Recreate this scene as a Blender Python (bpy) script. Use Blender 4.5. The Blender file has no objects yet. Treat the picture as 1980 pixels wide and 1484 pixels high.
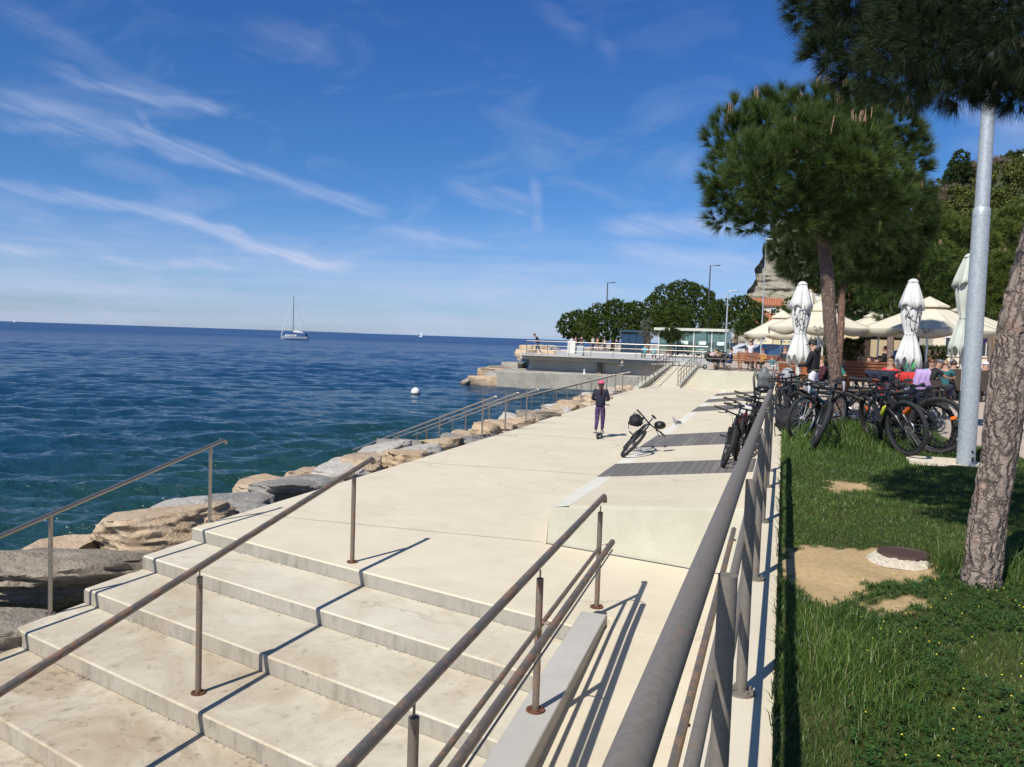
import bpy, bmesh, math, random
import numpy as np
from math import sin, cos, pi, radians, atan2, hypot, sqrt
from mathutils import Vector, Matrix, noise
SC = bpy.context.scene
COL = SC.collection
random.seed(7)
RNG = np.random.default_rng(7)

# ---------------------------------------------------------------- camera
YAW, PITCH, ROLL = radians(18.1), math.atan(88/1600.), math.atan(.0333)
EYE = Vector((0, 0, 2.5))
_F = Vector((-sin(YAW)*cos(PITCH), cos(YAW)*cos(PITCH), -sin(PITCH)))
_R0 = Vector((cos(YAW), sin(YAW), 0)); _U0 = _R0.cross(_F)
_R = _R0*cos(ROLL)+_U0*sin(ROLL); _U = _U0*cos(ROLL)-_R0*sin(ROLL)
cam = bpy.data.cameras.new('camera'); camo = bpy.data.objects.new('camera', cam)
COL.objects.link(camo)
camo.matrix_world = Matrix(((_R.x, _U.x, -_F.x, EYE.x), (_R.y, _U.y, -_F.y, EYE.y), (_R.z, _U.z, -_F.z, EYE.z), (0, 0, 0, 1)))
cam.sensor_fit = 'HORIZONTAL'; cam.sensor_width = 36; cam.lens = 36*1600/1980
cam.clip_start = .05; cam.clip_end = 40000
SC.camera = camo

# ---------------------------------------------------------------- sun, exposure
SUN_TO = Vector((-.285, -.853, 1.0)).normalized()          # direction towards the sun
EL = math.asin(SUN_TO.z); AZ = atan2(SUN_TO.x, SUN_TO.y)
sl = bpy.data.lights.new('sun', 'SUN'); sl.energy = 4.3; sl.angle = radians(.53); sl.color = (1, .955, .88)
so = bpy.data.objects.new('sun', sl); COL.objects.link(so)
so.rotation_euler = (-SUN_TO).to_track_quat('-Z', 'Y').to_euler()
SC.view_settings.view_transform = 'Standard'; SC.view_settings.look = 'None'
SC.view_settings.exposure = 0.34; SC.view_settings.gamma = 1; SC.view_settings.use_curve_mapping = False
try:
    SC.cycles.max_bounces = 6; SC.cycles.transparent_max_bounces = 8; SC.cycles.use_denoising = True
except Exception: pass

# ---------------------------------------------------------------- node helpers
class NT:
    def __init__(s, nt): s.nt = nt; s.n = nt.nodes; s.l = nt.links
    def new(s, t, **k):
        n = s.n.new(t)
        for a, b in k.items(): setattr(n, a, b)
        return n
    def put(s, sock, v):
        if v is None: return
        if isinstance(v, bpy.types.NodeSocket): s.l.new(v, sock)
        elif isinstance(v, (tuple, list)) and sock.type == 'RGBA' and len(v) == 3: sock.default_value = (*v, 1)
        else: sock.default_value = v
    def math(s, op, a, b=None, c=None, clamp=False):
        n = s.new('ShaderNodeMath', operation=op, use_clamp=clamp)
        s.put(n.inputs[0], a); s.put(n.inputs[1], b); s.put(n.inputs[2], c); return n.outputs[0]
    def vec(s, op, a, b=None, sc=None):
        n = s.new('ShaderNodeVectorMath', operation=op)
        s.put(n.inputs[0], a); s.put(n.inputs[1], b)
        if sc is not None: s.put(n.inputs['Scale'], sc)
        return n.outputs['Value'] if op in ('DOT_PRODUCT', 'LENGTH', 'DISTANCE') else n.outputs[0]
    def noise(s, v, scale=5, detail=4, rough=.55, dist=0, dim='3D'):
        n = s.new('ShaderNodeTexNoise', noise_dimensions=dim)
        s.put(n.inputs['Vector'], v); s.put(n.inputs['Scale'], scale); s.put(n.inputs['Detail'], detail)
        s.put(n.inputs['Roughness'], rough); s.put(n.inputs['Distortion'], dist); return n.outputs['Fac']
    def voro(s, v, scale=5, feature='F1', out='Distance', rnd=1):
        n = s.new('ShaderNodeTexVoronoi', feature=feature)
        s.put(n.inputs['Vector'], v); s.put(n.inputs['Scale'], scale); s.put(n.inputs['Randomness'], rnd); return n.outputs[out]
    def ramp(s, f, stops, interp='LINEAR'):
        n = s.new('ShaderNodeValToRGB'); cr = n.color_ramp; cr.interpolation = interp
        while len(cr.elements) < len(stops): cr.elements.new(.5)
        for e, (p, c) in zip(cr.elements, stops):
            e.position = p; e.color = (c, c, c, 1) if not isinstance(c, (tuple, list)) else (*c[:3], 1)
        s.put(n.inputs[0], f); return n.outputs[0]
    def mix(s, f, a, b, mode='MIX'):
        n = s.new('ShaderNodeMix', data_type='RGBA', blend_type=mode)
        s.put(n.inputs[0], f); s.put(n.inputs[6], a); s.put(n.inputs[7], b); return n.outputs[2]
    def maprange(s, v, a, b, c=0, d=1, clamp=True, t='LINEAR'):
        n = s.new('ShaderNodeMapRange', interpolation_type=t, clamp=clamp)
        s.put(n.inputs[0], v); s.put(n.inputs[1], a); s.put(n.inputs[2], b); s.put(n.inputs[3], c); s.put(n.inputs[4], d); return n.outputs[0]
    def comb(s, x, y, z):
        n = s.new('ShaderNodeCombineXYZ'); s.put(n.inputs[0], x); s.put(n.inputs[1], y); s.put(n.inputs[2], z); return n.outputs[0]
    def sep(s, v):
        n = s.new('ShaderNodeSeparateXYZ'); s.put(n.inputs[0], v); return n.outputs
    def bump(s, h, strength=.3, dist=.02, normal=None):
        n = s.new('ShaderNodeBump'); s.put(n.inputs['Height'], h); s.put(n.inputs['Strength'], strength); s.put(n.inputs['Distance'], dist)
        if normal is not None: s.put(n.inputs['Normal'], normal)
        return n.outputs[0]
    def pos(s): return s.new('ShaderNodeNewGeometry').outputs['Position']
    def obj(s): return s.new('ShaderNodeTexCoord').outputs['Object']

def newmat(name):
    m = bpy.data.materials.new(name); m.use_nodes = True
    t = NT(m.node_tree); b = m.node_tree.nodes['Principled BSDF']
    return m, t, b

def simple(name, col, rough=.6, metal=0., var=.12, scale=8., bump=0., bscale=40., bdist=.004, spec=.5, island=0., sheen=0, trans=0):
    """plain real-world material: base colour broken by noise, optional bump and per-island variation"""
    m, t, b = newmat(name); co = t.obj()
    n = t.noise(co, scale, 4, .6)
    lo = tuple(c*(1-var) for c in col); hi = tuple(min(1, c*(1+var)) for c in col)
    c = t.ramp(n, [(.3, lo), (.7, hi)])
    if island:
        g = t.new('ShaderNodeNewGeometry').outputs['Random Per Island']
        c = t.mix(1., c, t.ramp(g, [(0, 1-island), (1, 1+0*island)]), 'MULTIPLY')
    t.put(b.inputs['Base Color'], c)
    t.put(b.inputs['Roughness'], t.maprange(n, .3, .7, max(.02, rough-.08), min(1, rough+.08)))
    b.inputs['Metallic'].default_value = metal
    b.inputs['Specular IOR Level'].default_value = spec
    if trans: b.inputs['Transmission Weight'].default_value = trans
    if bump: t.put(b.inputs['Normal'], t.bump(t.noise(co, bscale, 5, .6), bump, bdist))
    return m

# ---------------------------------------------------------------- mesh helpers
def fix_mesh(me, smooth=True, ang=35):
    if smooth:
        me.polygons.foreach_set('use_smooth', np.ones(len(me.polygons), bool))
        if ang: me.set_sharp_from_angle(angle=radians(ang))
    me.update()

def rotm(ax=0, ay=0, az=0):
    return Matrix.Rotation(az, 3, 'Z') @ Matrix.Rotation(ay, 3, 'Y') @ Matrix.Rotation(ax, 3, 'X')

class MB:
    def __init__(s, M=None): s.v = []; s.f = []; s.M = M; s.mi = []; s.cur = 0
    def add(s, vs, fs):
        o = len(s.v)
        if s.M is not None: vs = [s.M @ Vector(p) for p in vs]
        s.v += [tuple(p) for p in vs]; s.f += [tuple(i+o for i in f) for f in fs]; s.mi += [s.cur]*len(fs); return s
    def box(s, c, sz, R=None):
        c = Vector(c); R = R or Matrix.Identity(3); x, y, z = (a/2 for a in sz)
        P = [c+R@Vector(p) for p in ((-x,-y,-z),(x,-y,-z),(x,y,-z),(-x,y,-z),(-x,-y,z),(x,-y,z),(x,y,z),(-x,y,z))]
        return s.add(P, [(0,3,2,1),(4,5,6,7),(0,1,5,4),(1,2,6,5),(2,3,7,6),(3,0,4,7)])
    def prism(s, poly, z0, z1):
        """poly: [(x,y)] ccw; z0,z1 scalar or per-vertex"""
        n = len(poly); a = z0 if isinstance(z0, (list, tuple)) else [z0]*n; b = z1 if isinstance(z1, (list, tuple)) else [z1]*n
        vs = [(p[0], p[1], a[i]) for i, p in enumerate(poly)]+[(p[0], p[1], b[i]) for i, p in enumerate(poly)]
        fs = [tuple(range(n))[::-1], tuple(range(n, 2*n))]+[(i, (i+1) % n, n+(i+1) % n, n+i) for i in range(n)]
        return s.add(vs, fs)
    def tube(s, pts, r, n=10, caps=True, up=None):
        pts = [Vector(p) for p in pts]; k = len(pts)
        rs = list(r) if isinstance(r, (list, tuple)) else [r]*k
        d = (pts[1]-pts[0]).normalized(); a = Vector(up) if up else (Vector((0, 0, 1)) if abs(d.z) < .9 else Vector((1, 0, 0)))
        x = d.cross(a).normalized(); vs = []; fs = []
        for i in range(k):
            if i == 0: t = pts[1]-pts[0]
            elif i == k-1: t = pts[-1]-pts[-2]
            else: t = (pts[i+1]-pts[i]).normalized()+(pts[i]-pts[i-1]).normalized()
            if t.length < 1e-9: t = d
            t.normalize(); x = (x-t*x.dot(t)).normalized(); y = t.cross(x)
            for j in range(n):
                w = 2*pi*j/n; vs.append(pts[i]+(x*cos(w)+y*sin(w))*rs[i])
        for i in range(k-1):
            for j in range(n):
                fs.append((i*n+j, i*n+(j+1) % n, (i+1)*n+(j+1) % n, (i+1)*n+j))
        if caps: fs += [tuple(range(n))[::-1], tuple(range((k-1)*n, k*n))]
        return s.add(vs, fs)
    def sphere(s, c, r, n=12, m=8, R=None, f=None):
        c = Vector(c); r = r if isinstance(r, (tuple, list)) else (r, r, r); R = R or Matrix.Identity(3); vs = []; fs = []
        for i in range(m+1):
            th = pi*i/m
            for j in range(n):
                w = 2*pi*j/n; p = Vector((sin(th)*cos(w), sin(th)*sin(w), cos(th)))
                k = f(p) if f else 1
                vs.append(c+R@Vector((p.x*r[0]*k, p.y*r[1]*k, p.z*r[2]*k)))
        for i in range(m):
            for j in range(n): fs.append((i*n+j, (i+1)*n+j, (i+1)*n+(j+1) % n, i*n+(j+1) % n))
        return s.add(vs, fs)
    def torus(s, c, R_, r, nu=40, nv=8, M=None, arc=2*pi, knob=0, a0=0):
        c = Vector(c); M = M or Matrix.Identity(3); vs = []; fs = []; closed = arc > 6.28; k = nu if closed else nu+1
        for i in range(k):
            w = a0+arc*i/nu
            for j in range(nv):
                a = 2*pi*j/nv; rr = r
                if knob and cos(a) > -.1 and ((i+(j % 2)) % 2): rr = r+knob
                vs.append(c+M@Vector(((R_+rr*cos(a))*cos(w), rr*sin(a), (R_+rr*cos(a))*sin(w))))
        for i in range(nu if closed else nu):
            i2 = (i+1) % k if closed else i+1
            for j in range(nv): fs.append((i*nv+j, i2*nv+j, i2*nv+(j+1) % nv, i*nv+(j+1) % nv))
        return s.add(vs, fs)
    def lathe(s, prof, n=20, c=(0, 0, 0), f=None):
        """prof [(r,z)]; f(theta,i) radius factor"""
        c = Vector(c); vs = []; fs = []
        for i, (r, z) in enumerate(prof):
            for j in range(n):
                w = 2*pi*j/n; k = f(w, i) if f else 1
                vs.append(c+Vector((r*k*cos(w), r*k*sin(w), z)))
        for i in range(len(prof)-1):
            for j in range(n): fs.append((i*n+j, i*n+(j+1) % n, (i+1)*n+(j+1) % n, (i+1)*n+j))
        return s.add(vs, fs)
    def quad(s, a, b, c, d): return s.add([a, b, c, d], [(0, 1, 2, 3)])
    def build(s, name, mats, parent=None, smooth=True, ang=35, bevel=0, loc=None, thick=0):
        me = bpy.data.meshes.new(name); me.from_pydata(s.v, [], s.f)
        ml = mats if isinstance(mats, (list, tuple)) else [mats]
        for m in ml: me.materials.append(m)
        if len(ml) > 1: me.polygons.foreach_set('material_index', np.array(s.mi, dtype=np.int32))
        fix_mesh(me, smooth, ang)
        o = bpy.data.objects.new(name, me); COL.objects.link(o)
        if parent is not None: o.parent = parent
        if loc: o.location = loc
        if bevel:
            b = o.modifiers.new('bevel', 'BEVEL'); b.width = bevel; b.segments = 2; b.limit_method = 'ANGLE'; b.angle_limit = radians(40)
        if thick:
            b = o.modifiers.new('thick', 'SOLIDIFY'); b.thickness = thick; b.offset = 0
        return o

def np_mesh(name, V, F, mats, parent=None, smooth=False, mi=None):
    """V (n,3) floats, F (m,k) ints"""
    me = bpy.data.meshes.new(name); V = np.ascontiguousarray(V, dtype=np.float32); F = np.ascontiguousarray(F, dtype=np.int32)
    me.vertices.add(len(V)); me.vertices.foreach_set('co', V.ravel())
    k = F.shape[1]; me.loops.add(F.size); me.loops.foreach_set('vertex_index', F.ravel())
    me.polygons.add(len(F)); me.polygons.foreach_set('loop_start', np.arange(0, F.size, k, dtype=np.int32))
    for m in (mats if isinstance(mats, (list, tuple)) else [mats]): me.materials.append(m)
    if mi is not None: me.polygons.foreach_set('material_index', np.ascontiguousarray(mi, dtype=np.int32))
    if smooth: me.polygons.foreach_set('use_smooth', np.ones(len(F), bool))
    me.update(calc_edges=True); me.validate()
    o = bpy.data.objects.new(name, me); COL.objects.link(o)
    if parent is not None: o.parent = parent
    return o

def thing(name, label, cat, loc=(0, 0, 0), rz=0, group=None):
    o = bpy.data.objects.new(name, None); COL.objects.link(o); o.empty_display_size = .2
    o.location = loc; o.rotation_euler = (0, 0, rz); return tag(o, label, cat, group)
def tag(o, label, cat, group=None):
    o['label'] = label; o['category'] = cat
    if group: o['group'] = group
    return o
def struct(o): o['kind'] = 'structure'; return o
def stuff(o, label, cat): o['kind'] = 'stuff'; o['label'] = label; o['category'] = cat; return o
def copy_tree(o, parent=None):
    c = o.copy(); COL.objects.link(c)
    if parent is not None: c.parent = parent
    for ch in list(o.children): copy_tree(ch, c)
    return c
def arc_pts(c, r, a0, a1, n, u, v):
    c = Vector(c); u = Vector(u); v = Vector(v)
    return [c+u*r*cos(a0+(a1-a0)*i/n)+v*r*sin(a0+(a1-a0)*i/n) for i in range(n+1)]
STREAKS = [(-51, 8.4, -40.0, 6.5, .65, .42), (-41.0, 6.7, -29.5, 4.2, .70, .68), (-50.5, 12.7, -42.5, 12.0, 1.2, .28), (-43.5, 12.2, -36.0, 9.9, .8, .46),
           (-37, 10.2, -27.2, 8.4, .8, .34), (-47.0, 14.9, -37.8, 13.7, .7, .32), (-42.3, 12.9, -41.6, 11.6, .45, .35), (-36.0, 18.2, -31.5, 18.1, 1.4, .12), (-50, 17.6, -40, 14.2, 1.2, .16),
           (-22.5, 10.2, -16.8, 8.6, .9, .34), (-17.0, 10.2, -16.7, 7.7, .7, .34), (-27.0, 7.3, -20.4, 6.4, .6, .3), (-11.8, 7.5, -1, 8.0, 1.5, .5), (-11, 5.9, 0, 5.2, 1.2, .4),
           (-50.3, 4.4, -47, 4.2, .5, .4), (-44, 4.1, -36.8, 4.1, .35, .3), (-17, 21, -14, 19.6, .8, .12), (-12.8, 19.2, -12.1, 18.4, .8, .22), (9, 14.8, 14, 12.6, 1.3, .3), (-50, 11.2, -43, 11.4, .8, .25)]
# ---------------------------------------------------------------- world: sky with cirrus anchored to compass directions
W = bpy.data.worlds.new('World'); SC.world = W; W.use_nodes = True
t = NT(W.node_tree); bg = W.node_tree.nodes['Background']
sky = t.new('ShaderNodeTexSky', sky_type='NISHITA'); sky.sun_disc = False
sky.sun_elevation = EL; sky.sun_rotation = AZ % (2*pi); sky.altitude = 0; sky.air_density = 1.0; sky.dust_density = .25; sky.ozone_density = 3.2
D = t.new('ShaderNodeTexCoord').outputs['Generated']
dx, dy, dz = t.sep(D)
el = t.math('MULTIPLY', t.math('ARCSINE', dz), 180/pi)
az = t.math('MULTIPLY', t.math('ARCTAN2', dx, dy), 180/pi)          # degrees, + to the right of +Y
P = t.comb(az, el, 0.)
wob = t.noise(t.vec('MULTIPLY', P, (.10, .22, 1.)), 1, 3, .6)
wob2 = t.math('MULTIPLY', t.math('SUBTRACT', wob, .5), 3.4)
elw = t.math('ADD', el, wob2)
def streak(a0, e0, a1, e1, w, amp, fade=1.5):
    """soft band from (a0,e0) to (a1,e1) degrees, half width w"""
    L = hypot(a1-a0, e1-e0); ux, uy = (a1-a0)/L, (e1-e0)/L
    X = t.math('SUBTRACT', az, a0); Y = t.math('SUBTRACT', elw, e0)
    s_ = t.math('ADD', t.math('MULTIPLY', X, ux), t.math('MULTIPLY', Y, uy))
    d_ = t.math('ABSOLUTE', t.math('SUBTRACT', t.math('MULTIPLY', Y, ux), t.math('MULTIPLY', X, uy)))
    a = t.maprange(d_, 0, w, amp, 0, t='SMOOTHERSTEP')
    b = t.maprange(s_, -fade, fade, 0, 1, t='SMOOTHSTEP'); c = t.maprange(s_, L-fade*.6, L+fade*.6, 1, 0, t='SMOOTHSTEP')
    return t.math('MULTIPLY', a, t.math('MULTIPLY', b, c))
fibre = t.noise(t.vec('MULTIPLY', t.comb(t.math('ADD', az, t.math('MULTIPLY', el, 1.9)), t.math('ADD', el, t.math('MULTIPLY', az, .30)), 0.), (.16, 1.5, 1.)), 1, 8, .66, .5)
fib = t.maprange(fibre, .28, .74, .15, 1.25, clamp=False)
puff = t.noise(t.vec('MULTIPLY', P, (.10, .26, 1.)), 1, 6, .6, .8)
pf = t.maprange(puff, .5, .8, 0, 1)
tot = None
for a in STREAKS:
    s_ = streak(*a); tot = s_ if tot is None else t.math('MAXIMUM', tot, s_)
cl = t.math('MULTIPLY', tot, fib)
veil = t.math('MULTIPLY', t.maprange(el, 9, 2.0, 0, .62, t='SMOOTHSTEP'), t.maprange(t.noise(t.vec('MULTIPLY', P, (.05, .8, 1.)), 1, 5, .6), .35, .7, .25, 1))
thin = t.math('MULTIPLY', pf, t.maprange(el, 26, 8, .03, .30))
cl = t.math('ADD', t.math('ADD', cl, veil), thin, clamp=True)
hs = t.new('ShaderNodeHueSaturation'); hs.inputs['Saturation'].default_value = 1.12; hs.inputs['Hue'].default_value = .503
t.put(hs.inputs['Color'], sky.outputs[0])
base = t.mix(1., hs.outputs[0], t.ramp(t.maprange(el, 0, 40), [(0, (.60, .80, 1.30)), (.3, (.47, .80, 1.16)), (.55, (.42, .76, 1.22)), (1, (.80, .98, 1.05))]), 'MULTIPLY')  # tint fades to neutral above the frame, set to make shadows less blue
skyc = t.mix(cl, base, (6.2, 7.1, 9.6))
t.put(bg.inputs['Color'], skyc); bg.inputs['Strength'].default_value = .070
# ---------------------------------------------------------------- surfaces of the setting
def concrete(name, lo, hi, stain=(.42, .36, .26), stain_amt=.5, speck=.35, cracks=True, rough=.85, drip=False, sc=1., low=0):
    m, t, b = newmat(name); p = t.pos()
    big = t.noise(p, .45*sc, 6, .62); mid = t.noise(p, 2.2*sc, 6, .65, .4); fine = t.noise(p, 60, 3, .6)
    c = t.ramp(t.mix(.5, big, mid), [(.32, lo), (.62, hi)])
    st = t.maprange(t.noise(p, .8*sc, 7, .7, .6), .52, .74, 0, stain_amt)
    c = t.mix(st, c, stain)
    c = t.mix(t.maprange(fine, .55, .8, 0, speck), c, tuple(x*.55 for x in lo))
    dots = t.maprange(t.voro(p, 34, 'F1'), .03, .09, 1, 0); gate = t.maprange(t.noise(p, 6, 2), .55, .62, 0, .55)
    c = t.mix(t.math('MULTIPLY', dots, gate), c, (.16, .13, .10))
    if low:
        zz = t.sep(p)[2]; dirt = t.math('MULTIPLY', t.maprange(zz, -.12, -.62, .12, low), t.maprange(t.noise(p, 1.1, 7, .7, .8), .36, .62, .1, 1))
        c = t.mix(dirt, c, (.38, .30, .205)); c = t.mix(t.math('MULTIPLY', dirt, t.maprange(t.noise(p, 9, 5, .75), .55, .7)), c, (.12, .10, .07))
    if cracks:
        cv = t.voro(t.vec('ADD', p, t.vec('SCALE', t.new('ShaderNodeTexNoise').outputs['Color'], sc=.5)), .32, 'DISTANCE_TO_EDGE')
        wn = t.vec('ADD', p, t.comb(t.math('MULTIPLY', t.noise(p, 1.4, 5, .7), .9), t.math('MULTIPLY', t.noise(t.vec('ADD', p, (7, 3, 1)), 1.4, 5, .7), .9), 0.))
        cv = t.voro(wn, .34, 'DISTANCE_TO_EDGE')
        ck = t.math('MULTIPLY', t.maprange(cv, .0, .006, 1, 0), t.maprange(t.noise(p, .5, 2), .5, .62, 0, .5))
        c = t.mix(ck, c, (.2, .17, .13))
    if drip:
        x, y, z = t.sep(p)
        q = t.comb(t.math('MULTIPLY', t.math('ADD', x, y), 6), 0., t.math('MULTIPLY', z, .9))
        d = t.maprange(t.noise(q, 1.6, 6, .75), .5, .75, 0, .62)
        c = t.mix(d, c, tuple(x_*.38 for x_ in lo))
        blk = t.maprange(t.noise(p, 3.3, 4, .7), .66, .72, 0, .8); c = t.mix(blk, c, (.10, .09, .075))
    t.put(b.inputs['Base Color'], c); b.inputs['Roughness'].default_value = rough; b.inputs['Specular IOR Level'].default_value = .3
    h = t.math('ADD', t.math('MULTIPLY', fine, .35), mid)
    t.put(b.inputs['Normal'], t.bump(h, .35, .006)); return m

M = {}
M['prom'] = concrete('promenade_concrete', (.565, .50, .375), (.66, .585, .45), (.50, .42, .31), .5, .42)
M['tread'] = concrete('tread_concrete', (.50, .45, .345), (.65, .595, .48), (.43, .33, .21), .9, .4, sc=1.4, low=1.0)
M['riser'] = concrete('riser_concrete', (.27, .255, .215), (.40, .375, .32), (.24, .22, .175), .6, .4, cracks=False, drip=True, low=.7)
M['face'] = concrete('face_concrete', (.45, .435, .345), (.555, .535, .44), (.40, .38, .30), .5, .6, cracks=False)
M['skirt'] = concrete('skirt_concrete', (.60, .57, .49), (.69, .66, .58), (.56, .53, .46), .3, .25, cracks=False)
M['kerb'] = concrete('kerb_concrete', (.38, .36, .325), (.47, .45, .41), (.36, .33, .28), .3, .3, cracks=False)
M['quay'] = concrete('quay_concrete', (.27, .25, .20), (.42, .40, .34), (.22, .21, .15), .6, .3, cracks=False, drip=True)
M['slab'] = concrete('slab_concrete', (.38, .37, .34), (.47, .46, .43), (.33, .32, .28), .4, .3, cracks=False)

# wooden boards let into the slope
def board_mat():
    m, t, b = newmat('weathered_board'); x, y, z = t.sep(t.pos())
    k = t.math('MULTIPLY', x, 1/.145); fr = t.math('FRACT', k); idn = t.math('FLOOR', k)
    r = t.noise(t.comb(idn, t.math('FLOOR', t.math('MULTIPLY', y, .33)), 3.), 3.7, 1)
    g = t.noise(t.comb(t.math('MULTIPLY', x, 40), t.math('MULTIPLY', y, 1.5), idn), 1.2, 5, .6)
    c = t.ramp(t.mix(.5, r, g), [(.3, (.10, .092, .085)), (.55, (.17, .155, .14)), (.75, (.27, .245, .215))])
    gap = t.maprange(t.math('ABSOLUTE', t.math('SUBTRACT', fr, .5)), .46, .485, 0, 1)
    c = t.mix(gap, c, (.02, .018, .016))
    t.put(b.inputs['Base Color'], c); b.inputs['Roughness'].default_value = .75
    t.put(b.inputs['Normal'], t.bump(t.math('SUBTRACT', t.math('MULTIPLY', g, .2), gap), .6, .01)); return m
M['board'] = board_mat()

def metal_rail(name, col, rust, amt, rough=.38, metal=.85):
    m, t, b = newmat(name); p = t.pos()
    n = t.noise(p, 9, 6, .7, .3); n2 = t.noise(p, 70, 3, .6)
    r = t.maprange(n, .62-amt*.25, .74-amt*.2, 0, 1)
    c = t.mix(t.maprange(n2, .4, .7), col, tuple(x*.8 for x in col))
    c = t.mix(t.math('MULTIPLY', r, t.maprange(n2, .3, .6, .35, .85)), c, rust)
    t.put(b.inputs['Base Color'], c); t.put(b.inputs['Metallic'], t.maprange(r, 0, 1, metal, .1))
    t.put(b.inputs['Roughness'], t.maprange(r, 0, 1, rough, .8)); t.put(b.inputs['Normal'], t.bump(n2, .12, .001)); return m
M['steel_brown'] = metal_rail('weathered_steel', (.255, .215, .175), (.21, .085, .032), .55, .5, .62)
M['steel_grey'] = metal_rail('grey_steel', (.205, .18, .15), (.25, .11, .045), .08, .55, .12)
M['steel_bright'] = metal_rail('stainless_steel', (.36, .325, .28), (.25, .12, .06), .05, .36, .8)
M['rust'] = simple('rusty_flange', (.13, .055, .028), .85, .1, .45, 22, .4, 60, .003)
M['galv'] = simple('galvanised_pole', (.42, .46, .48), .5, .35, .16, 30, .12, 60, .002)
M['dark'] = simple('dark_gap', (.03, .028, .025), .9)

def stone(name, a, b_, c_, dark=(.07, .06, .05)):
    m, t, b = newmat(name); p = t.pos()
    n = t.noise(p, 1.3, 7, .65, .5); n2 = t.noise(p, 7, 6, .7, .3); rnd = t.new('ShaderNodeObjectInfo').outputs['Random']
    c = t.ramp(n, [(.3, a), (.52, b_), (.72, c_)])
    c = t.mix(t.maprange(rnd, 0, 1, 0, .3), c, tuple((x+y)/2.2 for x, y in zip(a, (.36, .36, .36))))
    pit = t.maprange(n2, .60, .72, 0, .75); c = t.mix(pit, c, dark)
    x, y, z = t.sep(p); wet = t.maprange(t.math('ADD', z, t.math('MULTIPLY', n2, .25)), -.95, -.62, .85, 0); c = t.mix(wet, c, (.035, .033, .022))
    t.put(b.inputs['Base Color'], c); t.put(b.inputs['Roughness'], t.maprange(wet, 0, .85, .88, .3))
    st = t.new('ShaderNodeTexWave', wave_type='BANDS', bands_direction='Z'); t.put(st.inputs['Vector'], p); st.inputs['Scale'].default_value = 3.; st.inputs['Distortion'].default_value = 6.; st.inputs['Detail'].default_value = 4
    t.put(b.inputs['Normal'], t.bump(t.math('ADD', t.math('ADD', t.math('MULTIPLY', n2, 1.3), t.math('MULTIPLY', t.noise(p, 28, 6, .7), .5)), t.math('MULTIPLY', st.outputs['Fac'], .3)), 1., .06)); return m
M['rock_tan'] = stone('tan_limestone', (.42, .29, .175), (.60, .44, .28), (.68, .54, .38))
M['rock_grey'] = stone('grey_limestone', (.22, .20, .175), (.35, .325, .285), (.48, .44, .38))
M['rock_rough'] = stone('rough_stone', (.20, .16, .115), (.34, .28, .21), (.50, .42, .32))
M['rock_white'] = stone('pale_limestone', (.46, .42, .36), (.58, .53, .46), (.66, .62, .56))

def paving():
    m, t, b = newmat('terrace_paving'); p = t.pos()
    br = t.new('ShaderNodeTexBrick'); t.put(br.inputs['Vector'], p); br.inputs['Scale'].default_value = 1.
    for k, v in (('Color1', (.52, .42, .33, 1)), ('Color2', (.46, .375, .30, 1)), ('Mortar', (.26, .22, .18, 1))): br.inputs[k].default_value = v
    br.inputs['Mortar Size'].default_value = .012; br.inputs['Brick Width'].default_value = 1.2; br.inputs['Row Height'].default_value = .4
    c = t.mix(t.maprange(t.noise(p, .9, 6, .7), .35, .7, 0, .35), br.outputs['Color'], (.36, .29, .22))
    t.put(b.inputs['Base Color'], c); b.inputs['Roughness'].default_value = .85; t.put(b.inputs['Normal'], t.bump(br.outputs['Fac'], -.3, .01)); return m
M['paving'] = paving()
def soil():
    m, t, b = newmat('lawn_soil'); p = t.pos(); x, y, z = t.sep(p)
    n = t.noise(p, 7, 6, .7)
    g = t.ramp(n, [(.3, (.028, .038, .012)), (.7, (.075, .075, .03))])
    d = t.ramp(t.noise(p, 26, 6, .7), [(.3, (.34, .235, .115)), (.7, (.52, .385, .215))])
    f = t.new('ShaderNodeAttribute', attribute_name='bare').outputs['Fac']
    t.put(b.inputs['Base Color'], t.mix(f, g, d)); b.inputs['Roughness'].default_value = .95; b.inputs['Specular IOR Level'].default_value = .1
    t.put(b.inputs['Normal'], t.bump(t.noise(p, 60, 5, .7), .6, .01)); return m
M['soil'] = soil()

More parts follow.
